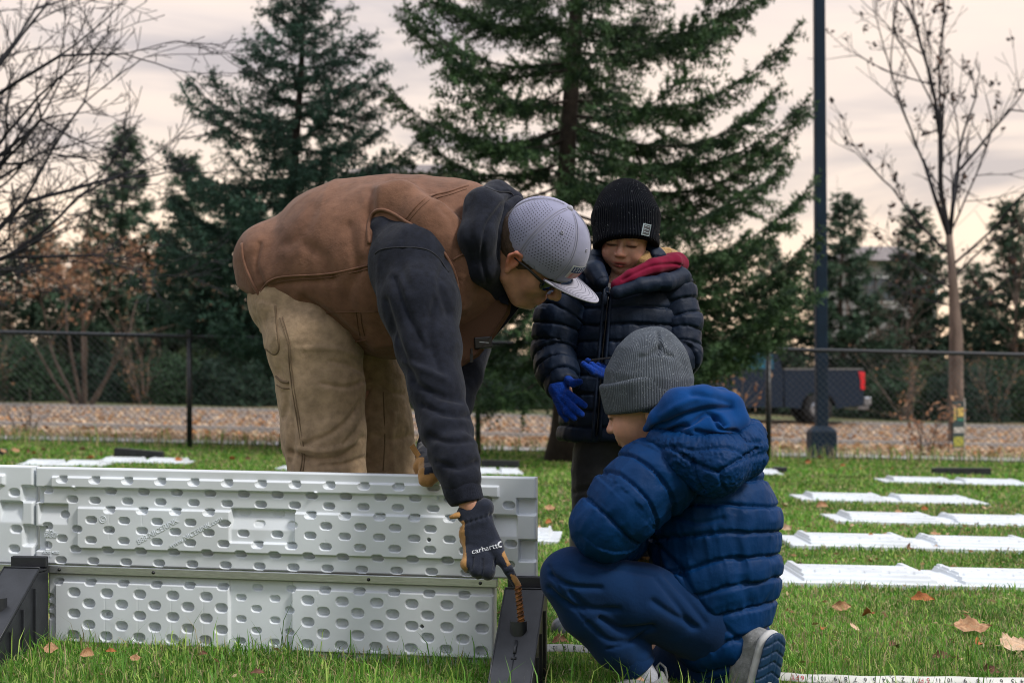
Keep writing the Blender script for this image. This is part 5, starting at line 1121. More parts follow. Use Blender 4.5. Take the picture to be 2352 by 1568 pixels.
# pointing glove on the near hand
gl = vol((1010, 1130, 1220, 1370), (3.12, 3.36), .0026)
pts, rs = pp([(1078, 1178, 3.272, 32), (1094, 1182, 3.27, 33)]); gl.cone(P(1072, 1180, 3.272), P(1112, 1166, 3.268), S(23, 3.27), S(23, 3.27), .006)
gl.cone(P(1088, 1195, 3.266), P(1106, 1190, 3.264), S(26, 3.26), S(24, 3.26), .008)
gl.chain([P(1088, 1225, 3.258), P(1106, 1268, 3.25)], [S(34, 3.26), S(36, 3.25)], .012, (1, .62, 1)); gl.chain([P(1112, 1215, 3.256), P(1132, 1262, 3.248)], [S(26, 3.26), S(27, 3.25)], .012, (1, .65, 1))
fingers(gl, [[(1084, 1268, 3.245, 20), (1072, 1294, 3.225, 14), (1076, 1302, 3.25, 12), (1086, 1290, 3.272, 11)],
             [(1100, 1276, 3.238, 20), (1094, 1308, 3.218, 16), (1098, 1314, 3.246, 14), (1104, 1296, 3.272, 12)],
             [(1122, 1280, 3.236, 20), (1120, 1312, 3.216, 17), (1120, 1316, 3.246, 15), (1120, 1296, 3.272, 12)],
             [(1138, 1262, 3.236, 19), (1152, 1284, 3.226, 13), (1168, 1310, 3.222, 11.5), (1188, 1343, 3.226, 9)],
             [(1070, 1240, 3.272, 14), (1086, 1275, 3.288, 12), (1108, 1300, 3.288, 11)]], .005)
V, Q = gl.mesh(1); Nn = vnormals(V, Q); x_, y_ = topx(V)
V = V+Nn*(.0016*np.sin((x_-1060)*.55)*np.exp(-((y_-(1192-(x_-1094)*.32))/7)**2))[:, None]; V = V-Nn*(.003*np.exp(-((y_-(1193-(x_-1094)*.32))/3.5)**2))[:, None]
for pl in ([(1086, 1280), (1083, 1305)], [(1108, 1284), (1107, 1316)], [(1138, 1284), (1134, 1306)], [(1160, 1302), (1172, 1296)], [(1176, 1312), (1164, 1316)]): V = crease(V, Nn, pl, 2.4, .003, False)
V = rdg(V, Nn, .0018, 45, 71)
pal = ((x_ < 1066+(y_-1195)*.06) & (y_ > 1196)) | (Nn[:, 1] > .25) & (y_ > 1196)
for pl in ([(1160, 1262), (1176, 1292), (1166, 1300), (1152, 1272)], [(1176, 1318), (1200, 1330), (1196, 1352), (1186, 1350), (1170, 1318)]): pal |= tri_in(x_, y_, pl) & (Nn[:, 0] > -.2)
M['glove'] = material('work_glove', attr=True, rough=.88, sheen=.25, spec=.2, var=.18, vscale=60, bump=.15, bscale=260, extra=weave(1300, .3))
col = np.where(pal[:, None], np.array((.36, .19, .065)), np.array((.012, .016, .030)))
g1 = sdf_obj('work_glove', V, Q, M['glove'], man, col, label='navy work glove with tan palm, one finger pointing at the stake')
text_on('carhartt', 1113, 1260, 17, R(14), V, Q, M['print'], g1, sx=1.12); seam('printed_logo', [(1150, 1244), (1146, 1246), (1144, 1251), (1147, 1256), (1151, 1255)], V, Q, .0022, M['print'], g1, .0006, 5)
b = MB(); b.tube([P(1058, 1180, 3.262), P(1046, 1184, 3.255), P(1033, 1188, 3.25)], [.008, .007, .004], 8); b.obj('wrist_tab', M['suede'], g1, True)
# glove of the far hand gripping the top edge
gl = vol((920, 990, 1050, 1140), (3.33, 3.66), .0026)
gl.chain([P(984, 1026, 3.60), P(982, 1050, 3.54), P(988, 1076, 3.475)], [S(26, 3.6), S(27, 3.53), S(25, 3.47)], .01)
fingers(gl, [[(978, 1078, 3.45, 15), (976, 1088, 3.405, 15), (974, 1104, 3.392, 12.5)], [(994, 1076, 3.45, 15), (992, 1086, 3.40, 15), (986, 1106, 3.390, 12)], [(1008, 1072, 3.46, 14), (1008, 1082, 3.405, 13), (1000, 1096, 3.394, 11)], [(1020, 1068, 3.46, 13), (1022, 1078, 3.41, 12), (1014, 1090, 3.398, 10)], [(972, 1050, 3.52, 15), (962, 1072, 3.50, 12), (964, 1090, 3.50, 10)]], .007)
V, Q = gl.mesh(1); x_, y_ = topx(V); Nn = vnormals(V, Q); V = rdg(V, Nn, .002, 50, 73); tan_m = (y_ > 1088-(x_-985)*.25) | ((x_ < 974) & (y_ > 1050)) | (Nn[:, 1] > .4)
col = np.where(tan_m[:, None], np.array((.36, .19, .065)), np.array((.012, .016, .030))); g2 = sdf_obj('work_glove', V, Q, M['glove'], man, col, label='navy and tan work glove gripping the top edge of the boards')
b = MB(); b.hexa([P(940, 1026, 3.51), P(951, 1018, 3.51), P(951, 1018, 3.515), P(940, 1026, 3.515), P(958, 1054, 3.50), P(968, 1046, 3.50), P(968, 1046, 3.505), P(958, 1054, 3.505)]); b.obj('wrist_tab', M['suede'], g2, bevel=.0015)
# boots behind the boards
for px, Y in ((744, 3.84), (884, 4.02)):
    q = P(px, 1300, Y); g0 = float(gz(q[0], Y)); v = Vol((q[0]-.15, Y-.1, g0-.02), (q[0]+.27, Y+.1, g0+.22), .006); v.chain([(q[0], Y, g0+.18), (q[0], Y, g0+.06)], [.055, .058], .02); v.chain([(q[0]-.03, Y, g0+.045), (q[0]+.12, Y-.02, g0+.045), (q[0]+.19, Y-.03, g0+.04)], [.05, .052, .045], .02); v.half((0, 0, g0), (0, 0, -1)); V, Q = v.mesh(1); sdf_obj('boot', V, Q, M['boot'], man)
# ================================================================== the standing boy
M['puffer_black'] = material('black_puffer_nylon', (.0035, .0100, .0260), .58, var=.2, vscale=14, spec=.2, bump=.2, bscale=48)
M['puffer_blue'] = material('blue_puffer_nylon', (.0006, .026, .098), .58, var=.18, vscale=12, spec=.12, bump=.2, bscale=48)
M['fleece_blue'] = material('royal_blue_fleece', (.001, .038, .155), .95, var=.12, vscale=30, sheen=.08, spec=.1, bump=.15, bscale=300)
M['jogger'] = material('navy_blue_jersey', (.0005, .019, .072), .9, var=.14, vscale=14, sheen=.05, spec=.2, bump=.12, bscale=140)
M['maroon'] = material('maroon_fleece', (.15, .007, .028), .95, var=.15, vscale=40, sheen=.04, spec=.1); M['sherpa'] = material('tan_fleece', (.36, .22, .09), .95, var=.3, vscale=90, sheen=.3, bump=.5, bscale=250, spec=.1)
M['dark_cloth'] = material('charcoal_trousers', (.016, .017, .019), .85, var=.2, vscale=12, sheen=.15, spec=.2, bump=.15, bscale=60)
M['glove_blue'] = material('blue_knit_glove', (.002, .034, .25), .92, var=.3, vscale=90, sheen=.08, spec=.1, bump=.6, bscale=330)
M['rubber'] = material('grey_rubber_boot', (.075, .085, .105), .4, var=.15, vscale=10)
M['patch_grey'] = material('patch_thread', (.20, .25, .27), .8)
def knit(name, base, ribs, spots=0, depth=.5, fleck=(.4, .42, .45)):
    """ribbed knit from the hat's own UV (u once round, v up), with lint or heather flecks"""
    def f(t, b, src, tcn):
        uvn = N('ShaderNodeUVMap', t); sx = N('ShaderNodeSeparateXYZ', t); L(uvn.outputs[0], sx.inputs[0], t)
        m1 = N('ShaderNodeMath', t, operation='MULTIPLY'); m1.inputs[1].default_value = 2*math.pi*ribs; L(sx.outputs[0], m1.inputs[0], t)
        sn = N('ShaderNodeMath', t, operation='SINE'); L(m1.outputs[0], sn.inputs[0], t)
        bn = N('ShaderNodeBump', t); bn.inputs['Strength'].default_value = depth; bn.inputs['Distance'].default_value = .004; L(sn.outputs[0], bn.inputs['Height'], t)
        if b.inputs['Normal'].links: L(b.inputs['Normal'].links[0].from_socket, bn.inputs['Normal'], t)
        L(bn.outputs[0], b.inputs['Normal'], t)
        mr = N('ShaderNodeMapRange', t); mr.inputs[1].default_value = -1; mr.inputs[2].default_value = 1; mr.inputs[3].default_value = .62; mr.inputs[4].default_value = 1.15; L(sn.outputs[0], mr.inputs[0], t)
        vm = N('ShaderNodeVectorMath', t, operation='SCALE'); L(src, vm.inputs[0], t); L(mr.outputs[0], vm.inputs[3], t)
        nz_ = N('ShaderNodeTexNoise', t); nz_.inputs['Scale'].default_value = 330; nz_.inputs['Detail'].default_value = 1; L(tcn.outputs['Object'], nz_.inputs[0], t)
        rr = ramp([(.72-.16*spots, (0, 0, 0)), (.80-.10*spots, (1, 1, 1))], tree=t); L(nz_.outputs[0], rr.inputs[0], t)
        mm = N('ShaderNodeMix', t, data_type='RGBA'); L(rr.outputs[0], mm.inputs[0], t); L(vm.outputs[0], mm.inputs[6], t); mm.inputs[7].default_value = tuple(fleck)+(1,); L(mm.outputs[2], b.inputs['Base Color'], t)
    return material(name, base, .95, var=.15, vscale=30, sheen=.02, spec=.05, bump=.15, bscale=300, extra=f)
M['hat_black'] = knit('black_rib_knit', (.0035, .005, .009), 76, 0, .8)
M['hat_grey'] = knit('heather_grey_knit', (.085, .098, .118), 110, .55, .35, (.24, .26, .285))
def puff(V, Nn, s, pitch, amp, off, tan, seed, wr=.003, phase=0, wob=.006):
    """quilted channels across the arc position s, with fine puckers running away from each seam"""
    s = s+wob*(fbm(V*9, 2, seed)-.5)*2; u = s/pitch+phase; t = u % 1; d = np.minimum(t, 1-t); cell = np.floor(u)
    prof = .62*(1-np.exp(-(d/.07)**2))+.38*np.sin(np.pi*t)
    per = V-tan*((V*tan).sum(1))[:, None]; axis_ = tan*(s*7)[:, None]
    pk = ridge(per*42+cell[:, None]*7.7+axis_, 2, seed+1)-.5; pk2 = ridge(per*17+cell[:, None]*4.1+tan*(s*16)[:, None], 2, seed+2)-.5; big = fbm(per*9+cell[:, None]*3.1+axis_, 2, seed+5)-.5
    return V+Nn*(amp*(prof-.6)+wr*1.25*pk*(.35+np.exp(-(d/.22)**2))+wr*1.3*pk2+amp*.9*big)[:, None]
def hat_uv(V, C, Fm, n=None):
    q = (V-C)@Fm.T; return np.stack([np.arctan2(q[:, 1], q[:, 0])/(2*np.pi)+.5, q[:, 2]], 1)
boy = empty('person', P(1400, 1448, 3.97)); tag(boy, 'small boy standing in a black puffer jacket, black knit hat and blue gloves', 'person')
BC = P(1441, 530, 3.957); BF = frame((-.25, -.91, -.33), (.05, -.28, .95)); bs = .93
Ax = np.array((0, 0, 1.))
# body
v = vol((1215, 470, 1640, 1480), (3.55, 4.2), .003)
Lb = head_sdf(v, BC, BF, bs, True, (-1, 1))
v.chain([Lb(-.02, 0, -.06), P(1440, 640, 3.98), P(1440, 700, 3.99)], [.046, .042, .07], .015)
v.chain([P(1440, 700, 3.99), P(1436, 850, 3.99), P(1420, 990, 3.99)], [.085, .085, .085], .03, (1.25, .9, 1))
for a in ([(1325, 690, 3.97, 34), (1272, 800, 3.95, 28), (1292, 878, 3.86, 19), (1298, 900, 3.84, 17)], [(1548, 690, 3.97, 34), (1566, 820, 3.94, 26), (1450, 862, 3.79, 19), (1395, 856, 3.755, 16)]): pts, rs = pp(a); v.chain(pts, rs, .01)
for a in ([(1380, 1000, 3.97, 48), (1362, 1200, 3.97, 32), (1345, 1400, 3.97, 28), (1318, 1432, 3.93, 22)], [(1470, 1000, 3.99, 48), (1478, 1200, 3.99, 32), (1478, 1400, 3.99, 28), (1470, 1434, 3.93, 22)]): pts, rs = pp(a); v.chain(pts, rs, .012)
V, Q = v.mesh(1); sdf_obj('body', V, Q, M['skin'], boy, skin_col(V, BC, BF, bs, np.array((.56, .315, .225)), True)); KB = (V, Q)
# jacket body
v = vol((1250, 590, 1620, 1040), (3.70, 4.25), .0032)
TP = [P(1442, 650, 3.99), P(1442, 720, 3.985), P(1440, 800, 3.98), P(1432, 900, 3.98), P(1424, 1006, 3.98)]
v.chain(TP, [S(96, 3.98), S(122, 3.98), S(126, 3.98), S(132, 3.98), S(143, 3.98)], .03, (1, .70, 1)); v.half(P(1424, 1008, 3.98), (0, 0, -1), .008)
v.cone(P(1400, 632, 3.95), P(1480, 632, 3.95), S(62, 3.95), S(62, 3.95), .03, (1, .8, 1))
v.ell(P(1436, 600, 3.90), (.075, .085, .10), .01, None, 's')
V, Q = v.mesh(2); Nn = vnormals(V, Q); s_ = (P(0, 640, 3.9)[2]-V[:, 2])+.018*np.abs((V[:, 0]-P(1400, 0, 3.9)[0]))*1.0
tan_ = np.repeat(np.array([[0, 0, -1.]]), len(V), 0); V = puff(V, Nn, s_, .0465, .0105, None, tan_, 81, .0042, .25)
Nn = vnormals(V, Q); V = crease(V, Nn, [(1398, 660), (1388, 760), (1378, 880), (1370, 1010)], 7, .010); V = relax(V, Q, .12); JB = (V, Q)
jk = sdf_obj('jacket', V, Q, M['puffer_black'], boy)
for dx in (-9, 9): seam('zip_placket', [(1398+dx, 640), (1392+dx, 720), (1382+dx, 840), (1370+dx, 1005)], V, Q, .0045, M['puffer_black'], jk, .002)
seam('zip', [(1399, 655), (1391, 740), (1381, 860), (1370, 1000)], V, Q, .0028, M['black'], jk, .003)
q = project([(1398, 664), (1397, 668), (1397, 672)], V, Q, .010); b = MB(); b.box(q[0], (.011, .005, .014)); b.tube([q[0]+(0, -.003, -.006), q[0]+(-.004, -.003, -.020), q[0]+(-.002, -.003, -.024), q[0]+(.004, -.003, -.020), q[0]+(0, -.003, -.006)], .0018, 6); b.obj('zip_pull', M['metal'], jk, bevel=.001)
# standing collar, open in front
v = vol((1310, 560, 1600, 720), (3.70, 4.2), .003)
pts, rs = pp([(1382, 648, 3.845, 17), (1366, 622, 3.875, 21), (1360, 608, 3.95, 24), (1400, 600, 4.05, 25), (1480, 600, 4.07, 26), (1545, 622, 4.0, 25), (1565, 638, 3.93, 20), (1530, 648, 3.86, 17), (1470, 655, 3.83, 15), (1418, 672, 3.82, 14)]); v.chain(pts, rs, .01, (1, 1, 1))
V, Q = v.mesh(1); Nn = vnormals(V, Q); s_, o_, t_ = along(V, pts); V = puff(V, Nn, s_, .16, .003, o_, t_, 85, .0035); sdf_obj('collar', V, Q, M['puffer_black'], jk)
# sleeves
for k, a in enumerate(([(1318, 672, 3.965, 50), (1288, 730, 3.955, 54), (1272, 800, 3.945, 46), (1278, 850, 3.90, 44), (1292, 886, 3.86, 37)], [(1546, 672, 3.965, 50), (1562, 740, 3.955, 45), (1562, 815, 3.93, 42), (1510, 866, 3.82, 40), (1448, 870, 3.79, 32)])):
    pts, rs = pp(a); lo = np.min(pts, 0)-.09; hi = np.max(pts, 0)+.09; v = Vol(lo, hi, .003); v.chain(pts, rs, .02); n_ = unit(pts[-1]-pts[-2]); v.half(pts[-1]+n_*.01, n_, .006)
    V, Q = v.mesh(2); Nn = vnormals(V, Q); s_, o_, t_ = along(V, pts); V = puff(V, Nn, s_, .042, .0095, o_, t_, 90+k, .0048, .3); V = dimp(V, vnormals(V, Q), .005, 16, 93+k); V = relax(V, Q, .12); sdf_obj('sleeve', V, Q, M['puffer_black'], jk)
# maroon hood with tan lining lying on the collar
v = vol((1390, 540, 1620, 690), (3.70, 4.2), .0028)
pts, rs = pp([(1416, 655, 3.83, 14), (1450, 636, 3.835, 17), (1500, 614, 3.87, 20), (1545, 602, 3.93, 19), (1562, 606, 4.0, 19), (1535, 596, 4.06, 18)]); v.chain(pts, rs, .01); v.cone(P(1505, 606, 3.93), P(1555, 598, 3.99), S(20, 3.95), S(20, 3.95), .01)
V, Q = v.mesh(1); Nn = vnormals(V, Q); V = rdg(V, Nn, .002, 16, 97); V = crease(V, Nn, [(1430, 642), (1490, 612), (1545, 606), (1566, 610)], 3.5, .006); V = crease(V, Nn, [(1440, 655), (1500, 634), (1560, 628)], 4, .004); sdf_obj('hood', V, Q, M['maroon'], boy)
v = vol((1460, 550, 1580, 640), (3.75, 4.2), .0028); pts, rs = pp([(1474, 600, 3.915, 17), (1500, 588, 3.94, 18), (1530, 584, 3.985, 16), (1548, 588, 4.03, 14)]); v.chain(pts, rs, .008); V, Q = v.mesh(1); V = dimp(V, vnormals(V, Q), .003, 45, 99); sdf_obj('hood_lining', V, Q, M['sherpa'], boy)
# knit hat
HU = unit(np.array((.0, .26, .96))); hF = frame((0, -1, 0), HU); hc = P(1438, 544, 3.94)
v = Vol(hc-.2, hc+.24, .0032); pts = [hc+HU*.012, hc+HU*.060, hc+HU*.098]; v.chain(pts, [.0885, .0905, .069], .03, (1.0, 1.06, 1)); v.half(hc-HU*.014, -HU, .006); v.ell(hc-HU*.05, (.077, .082, .075), .006, hF, 's')
V, Q = v.mesh(2); Nn = vnormals(V, Q); V = dimp(V, Nn, .003, 14, 101); uv = hat_uv(V, hc, hF); hat = sdf_obj('knit_hat', V, Q, M['hat_black'], boy, None, uv)
v = Vol(hc-.2, hc+.2, .0032); v.chain([hc-HU*.02, hc+HU*.044], [.0925, .0925], .0, (1.0, 1.06, 1)); v.half(hc-HU*.034, -HU, .008); v.half(hc+HU*.046, HU, .008); v.ell(hc-HU*.075, (.078, .083, .085), .006, hF, 's')
V, Q = v.mesh(2); V = dimp(V, vnormals(V, Q), .002, 16, 103); sdf_obj('cuff', V, Q, M['hat_black'], hat, None, hat_uv(V, hc, hF)); CF = (V, Q)
def quad_on(cs, V, Q, mat, parent, name, off=.0012, n=5):
    bv = BVHTree.FromPolygons([tuple(x) for x in V], [tuple(int(i) for i in q) for q in Q]); o = Vector((0, 0, H)); g = []; c = np.array(cs, float)
    for a in np.linspace(0, 1, n):
        for b_ in np.linspace(0, 1, n):
            p = (c[0]*(1-a)+c[1]*a)*(1-b_)+(c[3]*(1-a)+c[2]*a)*b_; d = (Vector(P(p[0], p[1], 1.))-o).normalized(); h_ = bv.ray_cast(o, d); g.append(np.array(h_[0])+np.array(h_[1])*off if h_[0] is not None else P(p[0], p[1], 3.8))
    g = np.array(g); i = (np.arange(n-1)[:, None]*n+np.arange(n-1)[None]).ravel(); q = np.stack([i, i+n, i+n+1, i+1], 1); return link(name, mesh(name, g, q), mat, parent)
pt = quad_on([(1477, 513), (1495, 517), (1490, 543), (1472, 539)], *CF, M['patch_grey'], hat, 'patch', .0018)
quad_on([(1479, 516), (1493, 519), (1489, 540), (1475, 537)], *CF, M['black'], pt, 'patch_field', .0024)
for k in range(3): seam('patch_emblem', [(1480-k*1.5, 521+7*k), (1483-k*1.5, 519+7*k), (1486-k*1.5, 522+7*k), (1490-k*1.2, 522+7*k)], *CF, .0011, M['patch_grey'], pt, .0026, 4)
# gloves
gl = vol((1255, 845, 1365, 985), (3.68, 3.95), .0022)
gl.chain([P(1292, 880, 3.845), P(1284, 893, 3.835), P(1292, 915, 3.82)], [S(20, 3.84), S(22, 3.83), S(21, 3.82)], .008, (1, .72, 1))
fingers(gl, [[(1300, 868, 3.83, 10), (1316, 880, 3.812, 9.5), (1331, 877, 3.80, 8)], [(1304, 904, 3.81, 10), (1326, 920, 3.795, 9), (1343, 931, 3.79, 7.5)], [(1297, 916, 3.805, 10), (1317, 937, 3.785, 9), (1336, 951, 3.78, 7.5)], [(1288, 922, 3.81, 9.5), (1303, 946, 3.79, 8.5), (1320, 960, 3.785, 7)], [(1279, 918, 3.82, 8.5), (1289, 946, 3.805, 7.5), (1301, 963, 3.80, 6.5)]], .0035)
V, Q = gl.mesh(1); V = rdg(V, vnormals(V, Q), .0018, 50, 111); sdf_obj('knit_glove', V, Q, M['glove_blue'], boy, label='blue knit glove hanging with fingers spread')
gl = vol((1320, 800, 1460, 900), (3.62, 3.85), .0022)
gl.chain([P(1425, 866, 3.765), P(1398, 860, 3.745)], [S(18, 3.76), S(20, 3.74)], .008, (1, 1, .6))
fingers(gl, [[(1388, 862, 3.725, 9), (1362, 853, 3.70, 8.5), (1340, 836, 3.69, 7)], [(1392, 856, 3.73, 9), (1374, 850, 3.712, 8.5), (1359, 837, 3.705, 7)], [(1396, 852, 3.745, 9), (1385, 846, 3.735, 8.5), (1374, 838, 3.73, 7)], [(1400, 850, 3.765, 8), (1390, 844, 3.76, 7.5), (1382, 838, 3.76, 6.5)], [(1384, 852, 3.79, 8), (1364, 840, 3.785, 7.5), (1350, 828, 3.765, 6.5)]], .0035)
V, Q = gl.mesh(1); V = rdg(V, vnormals(V, Q), .0018, 50, 113); sdf_obj('knit_glove', V, Q, M['glove_blue'], boy, label='blue knit glove held palm up')
b = MB(); b.hexa([P(1356, 829, 3.735), P(1420, 822, 3.70), P(1424, 819, 3.78), P(1360, 826, 3.80), P(1356, 826.5, 3.735), P(1420, 819.5, 3.70), P(1424, 816.5, 3.78), P(1360, 823.5, 3.80)]); tag(b.obj('thin_case', M['black'], None, bevel=.0012), 'thin flat dark case lying on the raised blue glove', 'case')
# trousers and boots
v = vol((1270, 960, 1560, 1300), (3.80, 4.15), .004)
for a in ([(1385, 985, 3.97, 66), (1368, 1090, 3.97, 54), (1360, 1190, 3.97, 45), (1356, 1250, 3.97, 42)], [(1470, 985, 3.99, 66), (1478, 1090, 3.99, 54), (1480, 1190, 3.99, 45), (1480, 1250, 3.99, 42)]): pts, rs = pp(a); v.chain(pts, rs, .01)
V, Q = v.mesh(2); Nn = vnormals(V, Q); V = rdg(V, Nn, .008, 11, 121, (1, 1, 1.6)); V = rdg(V, Nn, .003, 28, 123); Nn = vnormals(V, Q); V = crease(V, Nn, [(1320, 1130), (1360, 1120), (1410, 1105)], 6, .007); V = crease(V, Nn, [(1325, 1175), (1370, 1170), (1400, 1150)], 6, .007); sdf_obj('trousers', V, Q, M['dark_cloth'], boy)
for a in ([(1352, 1205, 3.97, 44), (1340, 1330, 3.97, 36), (1330, 1405, 3.97, 34), (1326, 1428, 3.96, 30), (1290, 1440, 3.90, 24)], [(1480, 1205, 3.99, 42), (1480, 1330, 3.99, 36), (1480, 1405, 3.99, 34), (1478, 1428, 3.97, 30), (1470, 1448, 3.88, 26)]):
    pts, rs = pp(a); v = Vol(np.min(pts, 0)-.07, np.max(pts, 0)+.07, .004); v.chain(pts, rs, .012); v.half((pts[-1][0], 0, float(gz(pts[-1][0], 3.95))-.0), (0, 0, -1), .004); v.half(pts[0]+(0, 0, -.0), (0, 0, 1), .004); V, Q = v.mesh(2); V = dimp(V, vnormals(V, Q), .003, 14, 125); sdf_obj('rubber_boot', V, Q, M['rubber'], boy)
# ================================================================== the crouching boy
kid = empty('person', P(1560, 1585, 3.2)); tag(kid, 'boy crouching on one knee in a blue puffer jacket and grey knit hat', 'person')
CC = P(1487, 915, 3.225); CF_ = frame((-.90, .34, -.30), (-.10, .06, .97)); cs = .95
v = vol((1225, 770, 1830, 1600), (2.95, 3.60), .0036)
Lk = head_sdf(v, CC, CF_, cs, True, (-1, 1))
v.chain([Lk(-.02, 0, -.06), P(1570, 1020, 3.24), P(1600, 1080, 3.25)], [.048, .05, .07], .015)
v.chain([P(1600, 1080, 3.25), P(1640, 1220, 3.26), P(1635, 1400, 3.26)], [.085, .09, .10], .03, (1, 1.2, 1))
for a in ([(1530, 1090, 3.13, 48), (1390, 1215, 3.10, 34), (1440, 1240, 3.26, 24), (1470, 1262, 3.33, 20)], [(1560, 1090, 3.38, 45), (1440, 1210, 3.46, 32), (1420, 1250, 3.44, 22)]): pts, rs = pp(a); v.chain(pts, rs, .01)
for a in ([(1610, 1420, 3.19, 75), (1310, 1325, 3.12, 48), (1455, 1520, 3.16, 28), (1470, 1560, 3.15, 24), (1440, 1592, 3.13, 20)], [(1620, 1430, 3.33, 70), (1500, 1540, 3.38, 45), (1640, 1560, 3.25, 34), (1730, 1560, 3.18, 26)]): pts, rs = pp(a); v.chain(pts, rs, .012)
V, Q = v.mesh(1); sdf_obj('body', V, Q, M['skin'], kid, skin_col(V, CC, CF_, cs, np.array((.55, .30, .21)), True))
# fair hair at the brow
b = MB()
for k in range(26):
    t = k/25; a = Lk(.088-.03*t*t, -.025+.035*math.sin(k*2.1), .022); e = Lk(.104-.02*t, -.02+.03*math.sin(k*2.1), -.012-.012*(k % 3)/2); b.tube([a, (a+e)/2+CF_[0]*.006, e], [.0022, .0018, .0006], 4)
M['hair_fair'] = material('fair_hair', (.36, .23, .11), .6, var=.2, vscale=80); b.obj('hair', M['hair_fair'], kid, True)
# jacket body
v = vol((1420, 985, 1830, 1570), (2.88, 3.62), .0033)
TP = [P(1592, 1040, 3.25), P(1622, 1110, 3.255), P(1640, 1200, 3.26), P(1642, 1310, 3.26), P(1640, 1420, 3.26)]
v.chain(TP, [S(78, 3.25), S(116, 3.25), S(142, 3.26), S(142, 3.26), S(122, 3.26)], .03, (1, 1.02, 1))
v.cone(P(1530, 1072, 3.16), P(1590, 1066, 3.22), S(62, 3.15), S(80, 3.2), .03); v.cone(P(1612, 1330, 3.22), P(1660, 1460, 3.22), S(105, 3.22), S(92, 3.22), .03)
v.ell(P(1492, 960, 3.225), (.085, .09, .10), .01, None, 's')
V, Q = v.mesh(2); Nn = vnormals(V, Q)
x_, y_ = topx(V); s_ = (V[:, 2]-P(0, 1500, 3.2)[2])*-1+.30*(V[:, 0]-P(1640, 0, 3.2)[0])*np.clip((y_-1180)/260, -.25, 1)-.10*np.abs(V[:, 0]-P(1660, 0, 3.2)[0])
tan_ = np.repeat(unit(np.array([[.15, 0, -1.]])), len(V), 0); V = puff(V, Nn, s_, .062, .0125, None, tan_, 131, .0055, .55, .008)
Nn = vnormals(V, Q)
for pl, w_, d_ in (([(1505, 1250), (1545, 1290), (1570, 1320)], 8, .008), ([(1470, 1180), (1500, 1240), (1510, 1300)], 9, .008), ([(1560, 1310), (1620, 1400), (1700, 1470)], 6, .005), ([(1545, 1180), (1600, 1200), (1660, 1190)], 6, .005), ([(1690, 1180), (1700, 1300), (1720, 1380)], 12, .004)): V = crease(V, Nn, pl, w_, d_)
V = relax(V, Q, .1); cj = sdf_obj('jacket', V, Q, M['puffer_blue'], kid); CJ = (V, Q)
# near sleeve folded on the knee, far sleeve behind it
for k, a in enumerate(([(1548, 1072, 3.17, 78), (1500, 1100, 3.115, 84), (1440, 1155, 3.085, 82), (1392, 1206, 3.085, 70), (1400, 1232, 3.16, 58), (1448, 1240, 3.25, 44)], [(1580, 1080, 3.36, 66), (1500, 1150, 3.42, 60), (1440, 1215, 3.44, 52), (1405, 1240, 3.42, 44)])):
    pts, rs = pp(a); v = Vol(np.min(pts, 0)-.11, np.max(pts, 0)+.11, .0032); v.chain(pts, rs, .025); n_ = unit(pts[-1]-pts[-2]); v.half(pts[-1]+n_*.012, n_, .006)
    V, Q = v.mesh(2); Nn = vnormals(V, Q); s_, o_, t_ = along(V, pts); V = puff(V, Nn, s_, .054, .0115, o_, t_, 140+k, .0055, .1); V = dimp(V, vnormals(V, Q), .005, 12, 143+k); V = relax(V, Q, .1); sdf_obj('sleeve', V, Q, M['puffer_blue'], cj)
# padded jacket hood hanging at the back
v = vol((1470, 930, 1800, 1190), (2.88, 3.45), .003)
v.chain([P(1512, 1012, 3.10), P(1570, 1045, 3.07), P(1640, 1068, 3.06), P(1705, 1040, 3.12), P(1722, 1000, 3.20)], [S(26, 3.1), S(48, 3.07), S(66, 3.06), S(52, 3.1), S(36, 3.2)], .02); v.cone(P(1600, 1020, 3.12), P(1690, 1010, 3.14), S(60, 3.1), S(58, 3.1), .02)
V, Q = v.mesh(2); Nn = vnormals(V, Q); hc_ = P(1620, 940, 3.15); rad_ = np.linalg.norm(V-hc_, axis=1); tn = unit(V-hc_); V = puff(V, Nn, rad_, .060, .007, None, tn, 151, .0026, .25); Nn = vnormals(V, Q)
for pl, w_, d_ in (([(1590, 1055), (1600, 1100), (1618, 1130)], 4, .007), ([(1545, 1028), (1600, 1065), (1650, 1085)], 5, .008), ([(1650, 1085), (1700, 1055), (1740, 1030)], 5, .009), ([(1655, 1090), (1660, 1115), (1668, 1128)], 4, .006), ([(1690, 985), (1715, 1010), (1745, 1015)], 5, .006)): V = crease(V, Nn, pl, w_, d_)
V = relax(V, Q, .1); sdf_obj('jacket_hood', V, Q, M['puffer_blue'], cj)
